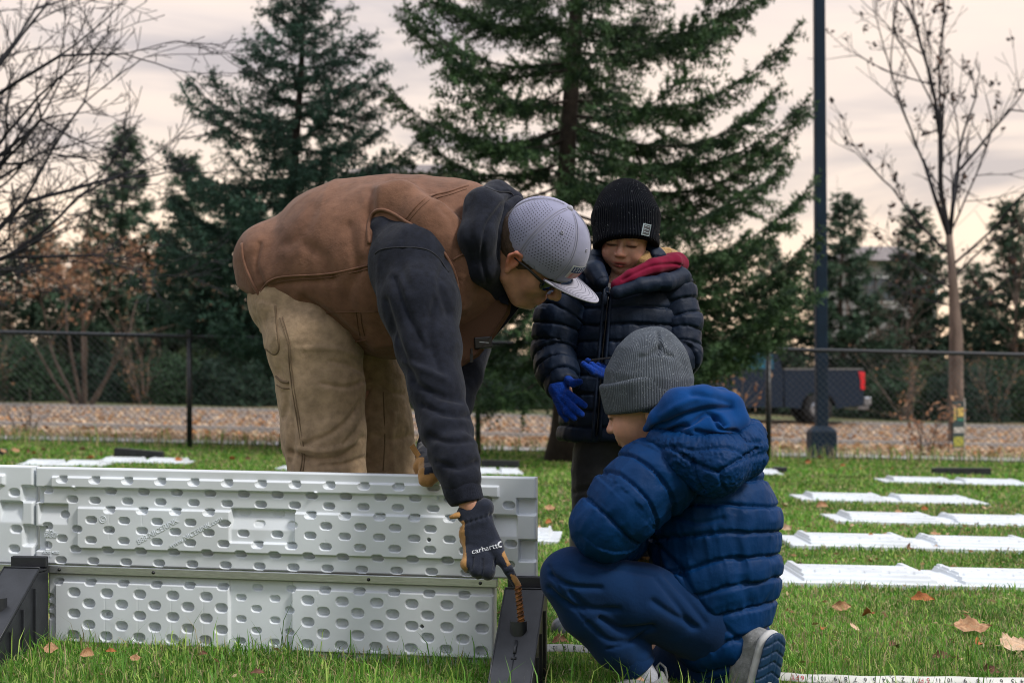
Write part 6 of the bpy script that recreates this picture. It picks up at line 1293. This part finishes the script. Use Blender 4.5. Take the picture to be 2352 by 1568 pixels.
# fleece hood bunched above it
v = vol((1455, 860, 1760, 1030), (2.98, 3.45), .003)
v.chain([P(1484, 984, 3.125), P(1512, 962, 3.10), P(1560, 935, 3.09), P(1612, 930, 3.10), P(1670, 942, 3.13), P(1690, 968, 3.12), P(1650, 985, 3.07), P(1590, 985, 3.06)], [S(9, 3.1), S(24, 3.1), S(42, 3.1), S(46, 3.1), S(40, 3.1), S(30, 3.1), S(28, 3.07), S(24, 3.06)], .012)
v.cone(P(1600, 920, 3.16), P(1650, 925, 3.2), S(36, 3.1), S(36, 3.2), .015); v.cone(P(1560, 965, 3.09), P(1640, 965, 3.09), S(34, 3.1), S(34, 3.1), .015)
V, Q = v.mesh(2); Nn = vnormals(V, Q); V = dimp(V, Nn, .005, 15, 161); Nn = vnormals(V, Q)
for pl, w_, d_ in (([(1500, 985), (1570, 955), (1620, 940), (1680, 935)], 6, .012), ([(1540, 990), (1590, 970), (1622, 950), (1650, 958), (1668, 975)], 5, .012), ([(1640, 962), (1655, 985), (1690, 990)], 5, .010), ([(1520, 955), (1560, 930), (1600, 915)], 8, -.005), ([(1590, 905), (1640, 912), (1680, 925)], 7, .005), ([(1600, 990), (1640, 1000), (1680, 1000)], 6, .008)): V = crease(V, Nn, pl, w_, d_)
V = relax(V, Q, .25); sdf_obj('hood', V, Q, M['fleece_blue'], kid)
# knit hat
HU2 = unit(np.array((.10, -.10, .99))); hF2 = frame((-1, .3, 0), HU2); hc2 = P(1486, 918, 3.222)
v = Vol(hc2-.2, hc2+.26, .0034); v.chain([hc2+HU2*.01, hc2+HU2*.06, hc2+HU2*.092, P(1512, 784, 3.215)], [.096, .093, .066, .016], .035); v.half(hc2-HU2*.02, -HU2, .006); v.ell(hc2-HU2*.05, (.084, .084, .075), .006, hF2, 's')
V, Q = v.mesh(2); Nn = vnormals(V, Q); V = dimp(V, Nn, .004, 12, 171); Nn = vnormals(V, Q)
for pl, w_, d_ in (([(1512, 764), (1516, 790), (1512, 812)], 4, .008), ([(1516, 795), (1530, 812), (1545, 818)], 5, .005), ([(1516, 798), (1490, 815), (1470, 820)], 6, .004), ([(1540, 780), (1560, 810), (1570, 850)], 9, .004)): V = crease(V, Nn, pl, w_, d_)
hat2 = sdf_obj('knit_hat', V, Q, M['hat_grey'], kid, None, hat_uv(V, hc2, hF2))
HR = unit(np.array((-.22, -.04, .97))); hF3 = frame((-1, .3, 0), HR); hc3 = P(1484, 897, 3.222)
v = Vol(hc3-.2, hc3+.2, .0034); v.chain([hc3-HR*.022, hc3+HR*.026], [.1030, .1035], .0); v.half(hc3-HR*.036, -HR, .010); v.half(hc3+HR*.037, HR, .008); v.ell(hc3-HR*.075, (.086, .086, .085), .006, hF3, 's')
V, Q = v.mesh(2); V = dimp(V, vnormals(V, Q), .003, 12, 173); sdf_obj('cuff', V, Q, M['hat_grey'], hat2, None, hat_uv(V, hc3, hF3))
# joggers
v = vol((1220, 1230, 1830, 1640), (2.85, 3.60), .004)
pts, rs = pp([(1610, 1425, 3.20, 92), (1480, 1378, 3.15, 80), (1312, 1322, 3.115, 66)]); v.chain(pts, rs, .02); pts, rs = pp([(1306, 1330, 3.115, 66), (1350, 1400, 3.13, 63), (1415, 1475, 3.15, 56), (1452, 1505, 3.16, 47)]); v.chain(pts, rs, .015); SH_ = pts
pts, rs = pp([(1640, 1440, 3.30, 95), (1540, 1530, 3.36, 62)]); v.chain(pts, rs, .01); pts, rs = pp([(1530, 1545, 3.36, 58), (1640, 1555, 3.24, 50), (1700, 1565, 3.18, 42)]); v.chain(pts, rs, .02); v.cone(P(1640, 1450, 3.24), P(1600, 1510, 3.30), S(95, 3.24), S(70, 3.3), .03)
V, Q = v.mesh(2); Nn = vnormals(V, Q); V = dimp(V, Nn, .005, 10, 181); V = rdg(V, Nn, .004, 12, 183, (1.2, 1, .8)); Nn = vnormals(V, Q)
for pl, w_, d_ in (([(1265, 1320), (1310, 1345), (1380, 1350)], 6, .008), ([(1260, 1350), (1300, 1385), (1340, 1400)], 6, .007), ([(1310, 1360), (1350, 1395), (1420, 1400)], 7, .007), ([(1380, 1420), (1430, 1445), (1500, 1440)], 7, .010), ([(1350, 1430), (1400, 1470), (1470, 1470)], 6, .006), ([(1340, 1290), (1420, 1305), (1500, 1320)], 6, .004), ([(1500, 1380), (1545, 1410), (1600, 1440)], 8, .007), ([(1510, 1330), (1550, 1380), (1590, 1440)], 7, .006), ([(1530, 1320), (1575, 1370), (1620, 1430)], 7, .005), ([(1260, 1300), (1290, 1360), (1340, 1420)], 4, .003), ([(1395, 1490), (1440, 1478), (1490, 1445)], 3, .005)): V = crease(V, Nn, pl, w_, d_)
V = relax(V, Q, .2); jg = sdf_obj('joggers', V, Q, M['jogger'], kid)
v = vol((1400, 1440, 1560, 1600), (3.0, 3.35), .003); pts, rs = pp([(1438, 1496, 3.155, 49), (1468, 1532, 3.16, 44)]); v.chain(pts, rs, .01); n_ = unit(pts[1]-pts[0]); v.half(pts[1]+n_*.006, n_, .006); v.half(pts[0]-n_*.004, -n_, .006); V, Q = v.mesh(1); V = dimp(V, vnormals(V, Q), .002, 18, 187); sdf_obj('ankle_cuff', V, Q, M['jogger'], jg)
# sock and shoes
M['sock'] = material('pale_sock', (.36, .37, .42), .95, var=.2, vscale=60, bump=.3, bscale=300); M['shoe_knit'] = material('grey_shoe_knit', (.20, .205, .205), .85, var=.25, vscale=90, bump=.4, bscale=350); M['midsole'] = material('pale_midsole', (.42, .42, .42), .6, var=.2, vscale=20); M['sole'] = material('navy_rubber_sole', (.006, .032, .085), .45, var=.12, spec=.4)
pts, rs = pp([(1462, 1520, 3.155, 32), (1482, 1556, 3.155, 28), (1486, 1580, 3.15, 27)]); v = Vol(np.min(pts, 0)-.06, np.max(pts, 0)+.06, .003); v.chain(pts, rs, .01); V, Q = v.mesh(1); sdf_obj('sock', V, Q, M['sock'], kid)
gk = float(gz(.27, 3.15))
v = vol((1360, 1510, 1570, 1640), (2.95, 3.35), .003); pts, rs = pp([(1500, 1572, 3.155, 34), (1455, 1590, 3.14, 33), (1400, 1600, 3.12, 26)]); v.chain(pts, rs, .015); v.cone(P(1512, 1550, 3.15), P(1510, 1575, 3.155), S(13, 3.15), S(26, 3.15), .01); v.ell(P(1486, 1548, 3.152), (.030, .030, .022), .006, None, 's'); v.half((0, 0, gk+.018), (0, 0, -1)); V, Q = v.mesh(1); sh = sdf_obj('sneaker', V, Q, M['shoe_knit'], kid)
b = MB(); b.tube([P(1512, 1548, 3.155), P(1508, 1530, 3.15), P(1516, 1521, 3.15), P(1528, 1532, 3.15), P(1532, 1552, 3.15), P(1530, 1568, 3.15)], .0028, 8); b.obj('heel_loop', M['shoe_knit'], sh, True)
v = vol((1360, 1560, 1570, 1660), (2.95, 3.35), .003); pts, rs = pp([(1505, 1598, 3.155, 36), (1455, 1606, 3.14, 36), (1396, 1612, 3.12, 28)]); v.chain(pts, rs, .015, (1, 1, .5)); V, Q = v.mesh(1); sdf_obj('midsole', V, Q, M['midsole'], sh)
# far foot bent on its toes: the blue sole faces the viewer's right
SF = frame((.20, -.10, 1.0), (.62, -.78, .0)); so_c = P(1766, 1543, 3.11)          # rows: along the sole (heel up), across, sole normal
def SP(a, b_, c): return so_c+a*SF[0]+b_*SF[1]+c*SF[2]
v = Vol(so_c-.2, so_c+.2, .0028)
def capsule(v_, sx, c, th, k=.004):
    v_.cone(SP(.055, 0, c), SP(-.085, 0, c), .036*sx, .043*sx, k, (1, 1, th), np.array([SF[0], SF[1], SF[2]]))
capsule(v, 1, .0, .22); V, Q = v.mesh(1); q = (V-so_c)@SF.T; top_ = q[:, 2] > .0; Nn = vnormals(V, Q)
gro = np.zeros(len(V))
for k in range(7): gro += np.exp(-((q[:, 0]-.075+.024*k+.5*np.abs(q[:, 1]))/.0022)**2)
gro += np.exp(-((np.abs(q[:, 1])-.012)/.002)**2)*.8; V = V-Nn*(.0035*np.clip(gro, 0, 1)*top_)[:, None]
s2 = sdf_obj('sneaker', V, Q, M['sole'], kid, label='grey sneaker seen from behind with its blue treaded sole upright')
v = Vol(so_c-.2, so_c+.2, .003); capsule(v, 1.02, -.016, .42, .004); V, Q = v.mesh(1); V = rdg(V, vnormals(V, Q), .002, 60, 191); sdf_obj('midsole', V, Q, M['midsole'], s2)
v = Vol(so_c-.25, so_c+.25, .0034); v.chain([SP(.05, 0, -.045), SP(-.02, 0, -.055), SP(-.10, 0, -.045)], [.034, .040, .038], .015); v.chain([SP(.045, 0, -.05), SP(.05, 0, -.09)], [.032, .034], .01); V, Q = v.mesh(1); Nn = vnormals(V, Q); V = rdg(V, Nn, .004, 26, 193); sdf_obj('upper', V, Q, M['shoe_knit'], s2)
b = MB(); b.add([SP(a, c, .0105) for a, c in ((-.07, -.007), (-.02, -.007), (-.02, .007), (-.07, .007))]+[SP(a, c, .006) for a, c in ((-.07, -.007), (-.02, -.007), (-.02, .007), (-.07, .007))], [(0, 1, 2, 3), (0, 4, 5, 1), (1, 5, 6, 2), (2, 6, 7, 3), (3, 7, 4, 0)]); b.obj('sole_insert', M['midsole'], s2, bevel=.002)
# gloved hands resting behind the sleeve
gl = vol((1420, 1215, 1560, 1330), (3.16, 3.42), .003); gl.chain([P(1458, 1250, 3.27), P(1478, 1270, 3.275), P(1492, 1285, 3.27)], [S(24, 3.27), S(25, 3.27), S(20, 3.27)], .008)
fingers(gl, [[(1480, 1262, 3.26, 12), (1492, 1280, 3.245, 10), (1494, 1292, 3.25, 8)], [(1488, 1266, 3.28, 12), (1500, 1284, 3.265, 10), (1500, 1296, 3.27, 8)], [(1494, 1272, 3.30, 11), (1506, 1288, 3.29, 9), (1506, 1298, 3.295, 7)], [(1496, 1278, 3.32, 10), (1508, 1290, 3.315, 8), (1508, 1300, 3.315, 7)], [(1466, 1252, 3.245, 11), (1476, 1270, 3.225, 9), (1486, 1280, 3.222, 7)]], .005)
V, Q = gl.mesh(1); x_, y_ = topx(V); cl = np.where((y_ > 1278)[:, None], np.array((.30, .17, .07)), np.array((.012, .016, .026))); sdf_obj('glove', V, Q, M['glove'], kid, cl, label='dark glove with tan fingertips resting behind the sleeve')
# ================================================================== tape measure
M['tape'] = material('white_tape', (.62, .62, .58), .45); M['ink'] = material('black_ink', (.012, .012, .014), .6); M['ink_red'] = material('red_ink', (.50, .02, .03), .6)
def gpt(px, py, dz=0):
    """the ground point seen at a pixel"""
    Y = .7*F/(py-HOR)
    for _ in range(8): x = P(px, 0, Y)[0]; Y = (H-float(gz(x, Y))-dz)*F/(py-HOR)
    x = P(px, 0, Y)[0]; return np.array((x, Y, float(gz(x, Y))+dz))
cl_ = np.array([gpt(*q, .038) for q in ((1236, 1486), (1268, 1486.5), (1365, 1490), (1500, 1508), (1660, 1535), (1790, 1551), (1850, 1556), (1980, 1560), (2110, 1561), (2240, 1563), (2400, 1566))])
cl_ = catmull(cl_, 12); top_v = np.array((0, .38, .92)); hT = .0185
tp = empty('tape_measure', cl_[-20]); tag(tp, 'white tape measure lying in the grass with upside-down black and red numbers', 'tape measure')
n = len(cl_); wob = np.array([.003*math.sin(i*.5) for i in range(n)]); A_ = cl_-top_v*hT/2+np.outer(wob, (0, 1, 0)); B_ = cl_+top_v*hT/2+np.outer(wob, (0, .3, .2)); th = np.array((0, .0006, 0)); i = np.arange(n-1)
link('blade', mesh('blade', np.vstack([A_, B_, A_+th, B_+th]), np.vstack([np.stack([i, i+1, i+1+n, i+n], 1), np.stack([i+2*n, i+3*n, i+3*n+1, i+2*n+1], 1), np.stack([i+n, i+n+1, i+3*n+1, i+3*n], 1)])), M['tape'], tp)
ppx = topx(cl_)[0]
def on_tape(px): k = np.interp(px, ppx, np.arange(n)); j = int(min(k, n-2)); f = k-j; return (A_[j]+B_[j])/2*(1-f)+(A_[j+1]+B_[j+1])/2*f, unit(cl_[j+1]-cl_[j])
nb, rb, tk_ = [], [], MB()
inch = [(1276, '10', 0), (1298, '9', 0), (1319, '8', 0), (1341, '7', 0), (1822, 'T', 1), (1832, 'F', 1), (1843, '6', 1), (1868, '11', 0), (1892, '10', 0), (1919, '9', 0), (1943, '8', 0), (1965, '7', 0), (1987, '6', 0), (2008, '5', 0), (2030, '4', 0), (2052, '3', 0), (2075, '2', 0), (2098, '1', 0), (2114, 'FT', 1), (2131, '5', 1), (2155, '11', 0), (2183, '10', 0), (2217, '9', 0), (2246, '8', 0), (2274, '7', 0), (2300, '6', 0), (2326, '5', 0), (2348, '4', 0)]
def glyph(t, px, size):
    c, d = on_tape(px); me = text_mesh(t, size, 0); m = len(me.vertices); co = np.zeros(m*3, np.float32); me.vertices.foreach_get('co', co); co = co.reshape(-1, 3); P_ = [list(p.vertices) for p in me.polygons]
    V = c-np.outer(co[:, 0], d)-np.outer(co[:, 1]-.001, top_v)-np.array((0, .0012, -.0002)); return V, P_
def join_glyphs(lst, name, mat):
    V = []; Fc = []; n0 = 0
    for v_, p_ in lst: V += [tuple(x) for x in v_]; Fc += [[j+n0 for j in f] for f in p_]; n0 += len(v_)
    me = bpy.data.meshes.new(name); me.from_pydata(V, [], Fc); me.update(); return link(name, me, mat, tp)
for px, t, r_ in inch: (rb if r_ else nb).append(glyph(t, px, .0155 if len(t) < 2 else .0135))
join_glyphs(nb, 'printed_lettering', M['ink']); join_glyphs(rb, 'red_lettering', M['ink_red'])
for k, px in enumerate(np.concatenate([np.arange(1240, 1375, 2.75), np.arange(1800, 2360, 2.95)])):
    c, d = on_tape(px); l = .006 if k % 8 == 0 else .0042 if k % 4 == 0 else .0026; b0 = c-top_v*hT/2-np.array((0, .0012, -.0002)); tk_.add([b0-d*.0003, b0+d*.0003, b0+d*.0003+top_v*l, b0-d*.0003+top_v*l], [(0, 1, 2, 3)])
tk_.obj('tick_marks', M['ink'], tp)

# ================================================================== grass
rg = np.random.default_rng(77)
def foot(x, y):
    """True where something already covers the turf"""
    m = np.zeros(len(x), bool)
    u = (x-XL)*AX[0]+(y-YL)*AX[1]; d = (x-XL)*NX[0]+(y-YL)*NX[1]; m |= (u > -.65) & (u < WB) & (d > -.04) & (d < .006)
    for o in bpy.data.objects:
        if o.name.startswith('rink_board') and o.get('group') and o.parent is None:
            c, s = math.cos(o.rotation_euler[2]), math.sin(o.rotation_euler[2]); a = (x-o.location[0])*c+(y-o.location[1])*s; b_ = -(x-o.location[0])*s+(y-o.location[1])*c; m |= (a > 0) & (a < 1.22*o.scale[0]) & (b_ > .002) & (b_ < .45)
    for xc, yt in ((P(1210, 0, 3.365)[0], 3.365), (P(63, 0, 3.545)[0], 3.545)): m |= (np.abs(x-xc) < .047) & (y > yt-.33) & (y < yt+.02)
    return m
def blades(y0, y1, dens, h0, h1, w, extra_w=.8, straw=.14, lean=.55):
    n = int((y1-y0)*((y0+y1)/2*.74+extra_w*2)*dens); y = np.sqrt(rg.uniform(y0**2, y1**2, n)); x = rg.uniform(-1, 1, n)*(y*.37+extra_w); k = ~foot(x, y); x, y = x[k], y[k]; n = len(x)
    p3 = np.stack([x, y, x*0], 1); clump = fbm(p3*5, 3, 3); hh = rg.uniform(h0, h1, n)*(.55+.9*clump)
    # longer tufts against the boards, which the mower cannot reach
    d = np.abs((x-XL)*NX[0]+(y-YL)*NX[1]); u = (x-XL)*AX[0]+(y-YL)*AX[1]; near = np.exp(-(d/.07)**2)*((u > -.7) & (u < WB+.15)); hh *= 1+.7*near*rg.random(n)
    az = rg.uniform(0, 6.283, n)+fbm(p3*3, 2, 9)*3; ln = np.abs(rg.normal(0, lean, n))+.12; dx, dy = np.cos(az)*np.sin(ln), np.sin(az)*np.sin(ln); cz = np.cos(ln)
    z = gz(x, y)-.004; base = np.stack([x, y, z], 1); wv = w*rg.uniform(.6, 1.25, n); sx, sy = -np.sin(az+rg.normal(0, .6, n)), np.cos(az); sd_ = np.stack([sx, sy, 0*sx], 1)*wv[:, None]*.5
    m1 = base+np.stack([dx*.32, dy*.32, .62+0*dx], 1)*hh[:, None]; tip = base+np.stack([dx*1.0, dy*1.0, .35+.6*cz], 1)*hh[:, None]
    V = np.stack([base-sd_, base+sd_, m1-sd_*.85, m1+sd_*.85, tip], 1).reshape(-1, 3); b0 = np.arange(n)*5
    T = np.concatenate([np.stack([b0, b0+1, b0+3], 1), np.stack([b0, b0+3, b0+2], 1), np.stack([b0+2, b0+3, b0+4], 1)])
    g1, g2, g3 = np.array((.066, .165, .018)), np.array((.155, .375, .044)), np.array((.36, .50, .105)); t = np.clip(fbm(p3*1.6, 3, 21)*2.4-.75+rg.normal(0, .25, n), 0, 1)[:, None]
    c = g1*(1-t)+g2*t; yel = (rg.random(n) < .22)[:, None]; c = np.where(yel, g3*rg.uniform(.7, 1.3, (n, 1)), c); dead = (rg.random(n) < straw*(.5+fbm(p3*2.3, 2, 31)))[:, None]; c = np.where(dead, np.array((.46, .38, .20))*rg.uniform(.6, 1.2, (n, 1)), c)*rg.uniform(.75, 1.25, (n, 1))
    return V, T, np.repeat(c, 5, 0)
M['grass'] = leafmat('grass_blades', .38, .5)
parts = [blades(2.85, 3.7, 26000, .018, .048, .0028, straw=.13, lean=.65), blades(3.7, 4.6, 17000, .016, .042, .0032, straw=.16, lean=.65), blades(4.6, 6.2, 9500, .018, .044, .0044, straw=.18, lean=.65), blades(6.2, 9, 4200, .018, .044, .0065, straw=.18, lean=.65), blades(9, 12.5, 1900, .020, .045, .0105, straw=.18), blades(12.5, 16.3, 1200, .022, .05, .014, straw=.2),
         blades(14.8, 16.3, 150, .07, .26, .009, straw=.45, lean=.35), blades(2.95, 3.75, 700, .05, .105, .0032, lean=.35), blades(2.9, 5.2, 4500, .014, .034, .0032, straw=.75, lean=.9)]
V = []; T = []; C = []; n0 = 0
for v_, t_, c_ in parts: V.append(v_); T.append(t_+n0); C.append(c_); n0 += len(v_)
tag(link('grass', mesh('grass', np.vstack(V), np.vstack(T), True, np.vstack(C)), M['grass']), 'green lawn grass with straw-coloured blades', 'grass', kind='stuff')

# ================================================================== fallen leaves
def leaf_mesh(seed, lobes=5, curl=.5, ratio=.62):
    r = np.random.default_rng(seed); nu, nv = 15, 7; g = []
    for a in np.linspace(0, 1, nu):
        wd_ = ratio*.5*math.sin(math.pi*min(1, a*.98+.02)**.8)*(1+.16*math.sin(a*lobes*6.283+seed))+.012
        for b_ in np.linspace(-1, 1, nv):
            x = a-.5; y = b_*wd_; z = curl*(.9*y*y*2+.55*(x*x)*(1 if seed % 2 else -.6))+.02*math.sin(9*a+3*b_+seed)+.05*abs(b_)**2*math.sin(a*14+seed)*ratio
            g.append((x, y, z))
    g = np.array(g); i = (np.arange(nu-1)[:, None]*nv+np.arange(nv-1)[None]).ravel(); n_ = nu*nv
    st = MB(); st.tube([(-.48, 0, g[3, 2]), (-.62, .02, .03), (-.72, .05, .05)], .010, 4)
    return mesh('fallen_leaf', np.vstack([g, st.V[0]]), [np.stack([i, i+nv, i+nv+1, i+1], 1), st.Q[0]+n_], True)
LM = [leaf_mesh(1, 5, .5), leaf_mesh(2, 3, 1.1, .45), leaf_mesh(3, 6, .35, .8), leaf_mesh(4, 4, 1.6, .55)]
LC = {k: material('leaf_'+k, c, .75, var=.3, vscale=9, two=c2, twoscale=7, bump=.3, bscale=30) for k, c, c2 in (('pale', (.56, .40, .27), (.46, .29, .17)), ('tan', (.42, .25, .13), (.30, .15, .07)), ('orange', (.40, .14, .03), (.26, .085, .025)), ('brown', (.17, .075, .035), (.09, .04, .02)))}
for k, m_ in LC.items():
    for q in LM: pass
def leaf(px, py, size_px, col, shape, label, rz, tilt=(0, 0), dz=.02, group='fallen leaves on the lawn'):
    p = gpt(px, py, dz); me = LM[shape].copy() if False else LM[shape]; o = bpy.data.objects.new('fallen_leaf', me); COL.objects.link(o)
    if not me.materials: me.materials.append(LC[col])
    o.material_slots[0].link = 'OBJECT'; o.material_slots[0].material = LC[col]
    s = S(size_px, p[1]); o.location = p; o.scale = (s, s, s); o.rotation_euler = (R(tilt[0]), R(tilt[1]), R(rz)); tag(o, label, 'leaf', group); return o
LV = [
 (2335, 1482, 84, 'pale', 2, 'large pale leaf lying flat at the right edge of the lawn', 20, (25, 0), .03),
 (2234, 1440, 84, 'tan', 0, 'long ragged tan leaf with wavy edges above the large pale leaf', -8, (28, 0), .03),
 (2250, 1474, 44, 'orange', 3, 'curled rust-orange leaf between the ragged tan and large pale leaves', 60, (35, 10), .03),
 (2120, 1372, 54, 'orange', 1, 'thin orange leaf below the nearest flat board', -18, (40, 0), .035),
 (1962, 1440, 36, 'pale', 2, 'rounded pale leaf to the right of the blue jacket', 70, (35, 0), .035),
 (1994, 1407, 36, 'orange', 3, 'crumpled orange brown leaf above the rounded pale one', 120, (30, 15), .03),
 (1935, 1391, 48, 'tan', 1, 'thin arched tan leaf just right of the blue jacket', 12, (70, 0), .035),
 (2055, 1482, 36, 'brown', 3, 'small dark brown crumpled leaf right of the blue shoe sole', 40, (20, 20), .025),
 (2200, 1510, 30, 'pale', 1, 'thin pale leaf sliver above the tape measure', 110, (30, 0), .03),
 (2275, 1538, 50, 'brown', 1, 'dark brown twisted leaf close above the tape measure', -35, (45, 0), .03),
 (2165, 1505, 48, 'brown', 1, 'brown ribbon-like leaf in the grass above the tape measure', -15, (40, 0), .03),
 (1888, 1440, 26, 'orange', 3, 'small orange leaf tucked beside the blue jacket hem', 80, (30, 0), .03),
 (1804, 1212, 40, 'pale', 1, 'long pale leaf leaning at the left end of the third board', -60, (40, 0), .03),
 (2003, 1232, 26, 'orange', 0, 'orange leaf in front of the third flat board', 30, (60, 0), .04),
 (2150, 1226, 26, 'tan', 0, 'tan leaf on the edge of the second flat board', 10, (20, 0), .09),
 (2090, 1256, 32, 'brown', 3, 'brown leaf in front of the second flat board', 60, (50, 0), .03),
 (1890, 1160, 30, 'tan', 3, 'curled brown and tan leaf left of the third flat board', 10, (50, 0), .03),
 (1800, 1160, 26, 'pale', 0, 'pale leaf beside the blue jacket back at shoulder level', 100, (40, 0), .03),
 (1264, 1166, 26, 'tan', 0, 'tan leaf on the grass right of the upright boards', 0, (40, 0), .03),
 (1262, 1198, 24, 'orange', 3, 'orange leaf on the grass right of the upright boards', 50, (40, 0), .03),
 (1242, 1212, 30, 'pale', 1, 'pale leaf peeking out beside the right end of the upright boards', 70, (50, 0), .03),
 (1288, 1470, 40, 'brown', 3, 'brown curled leaf beside the black bracket above the tape', 10, (35, 0), .03),
 (1476, 1468, 30, 'orange', 1, 'bright orange leaf under the crouching boy', -40, (35, 0), .03),
 (203, 1498, 42, 'tan', 3, 'curled pink-brown leaf standing against the foot of the boards', 62, (60, 0), .045),
 (255, 1493, 26, 'orange', 1, 'little orange leaf sliver right of the curled pink-brown leaf', -10, (40, 0), .05),
 (312, 1510, 26, 'tan', 0, 'small tan leaf at the foot of the long boards', 0, (50, 0), .035),
 (592, 1542, 34, 'brown', 1, 'red-brown leaf in the grass at the bottom edge, below the boards', -5, (30, 0), .035),
 (468, 1500, 20, 'brown', 3, 'tiny dark leaf against the foot of the boards', 15, (40, 0), .04),
 (118, 1488, 34, 'tan', 2, 'yellow-green rounded leaf beside the left black bracket', 0, (50, 0), .04),
]
for a in LV: leaf(*a)
r9 = np.random.default_rng(5)
for k in range(26):        # leaves scattered over the middle lawn
    px, py = r9.uniform(1720, 2340), r9.uniform(1118, 1330); leaf(px, py, r9.uniform(12, 22), ['tan', 'pale', 'orange', 'brown'][k % 4], k % 4, 'small dry leaf scattered among the flat white boards', r9.uniform(0, 360), (r9.uniform(10, 60), 0), .03, 'small dry leaves among the flat boards')
for k in range(24):        # orange leaves drifted along the fence
    px = r9.choice([r9.uniform(0, 600), r9.uniform(1800, 2350), r9.uniform(0, 420)]); py = 1036+r9.uniform(-6, 22)+max(0, (px-600)*.014); leaf(px, py, r9.uniform(12, 20), ['orange', 'orange', 'tan', 'brown'][k % 4], k % 4, 'rust orange leaf lying along the foot of the fence', r9.uniform(0, 360), (r9.uniform(20, 70), 0), .06, 'rust leaves along the fence')
# leaf litter over the road and the verges
n = 15000; y = np.concatenate([rg.uniform(17.2, 24, n//2), rg.uniform(24, 41, n//2)]); x = rg.uniform(-1, 1, n)*(y*.40+1.5)
keep = fbm(np.stack([x*.5, y*.9, 0*x], 1), 3, 44)+rg.normal(0, .12, n) > .40; x, y = x[keep], y[keep]; n = len(x); base = np.stack([x, y, gz(x, y)+.03+.02*rg.random(n)], 1)
a = unit(rg.normal(size=(n, 3))*np.array((1, 1, .35))); b_ = unit(np.cross(a, rg.normal(size=(n, 3))*np.array((.3, .3, 1)))); l = rg.uniform(.035, .075, (n, 1)); c_ = np.cross(a, b_)*.25
V = np.stack([base-a*l, base+b_*l*.6+c_*l, base+a*l, base-b_*l*.6+c_*l], 1).reshape(-1, 3); cc = np.array([(.56, .38, .23), (.62, .46, .31), (.52, .27, .12), (.32, .19, .11), (.66, .52, .38)])[rg.integers(0, 5, n)]*rg.uniform(.7, 1.25, (n, 1))
tag(link('leaf_litter', mesh('leaf_litter', V, np.arange(4*n).reshape(-1, 4), False, np.repeat(cc, 4, 0)), M['dryleaf']), 'tan leaf litter strewn over the road', 'leaves', kind='stuff')
# shreds of dead leaf and thatch sunk in the turf
n = 5200; y = np.sqrt(rg.uniform(2.9**2, 9**2, n)); x = rg.uniform(-1, 1, n)*(y*.37+.3); k = ~foot(x, y); x, y = x[k], y[k]; n = len(x); base = np.stack([x, y, gz(x, y)+rg.uniform(.004, .028, n)], 1)
a = unit(rg.normal(size=(n, 3))*np.array((1, 1, .4))); b_ = unit(np.cross(a, rg.normal(size=(n, 3)))); l = rg.uniform(.004, .013, (n, 1))*(y[:, None]/3.5)**.5
V = np.stack([base-a*l, base+b_*l*.4, base+a*l, base-b_*l*.4], 1).reshape(-1, 3); cc = np.array([(.46, .34, .18), (.38, .22, .11), (.22, .12, .06), (.52, .42, .25)])[rg.integers(0, 4, n)]
tag(link('leaf_scraps', mesh('leaf_scraps', V, np.arange(4*n).reshape(-1, 4), False, np.repeat(cc, 4, 0)), M['dryleaf']), 'shreds of dead leaf sunk in the turf', 'leaves', kind='stuff')
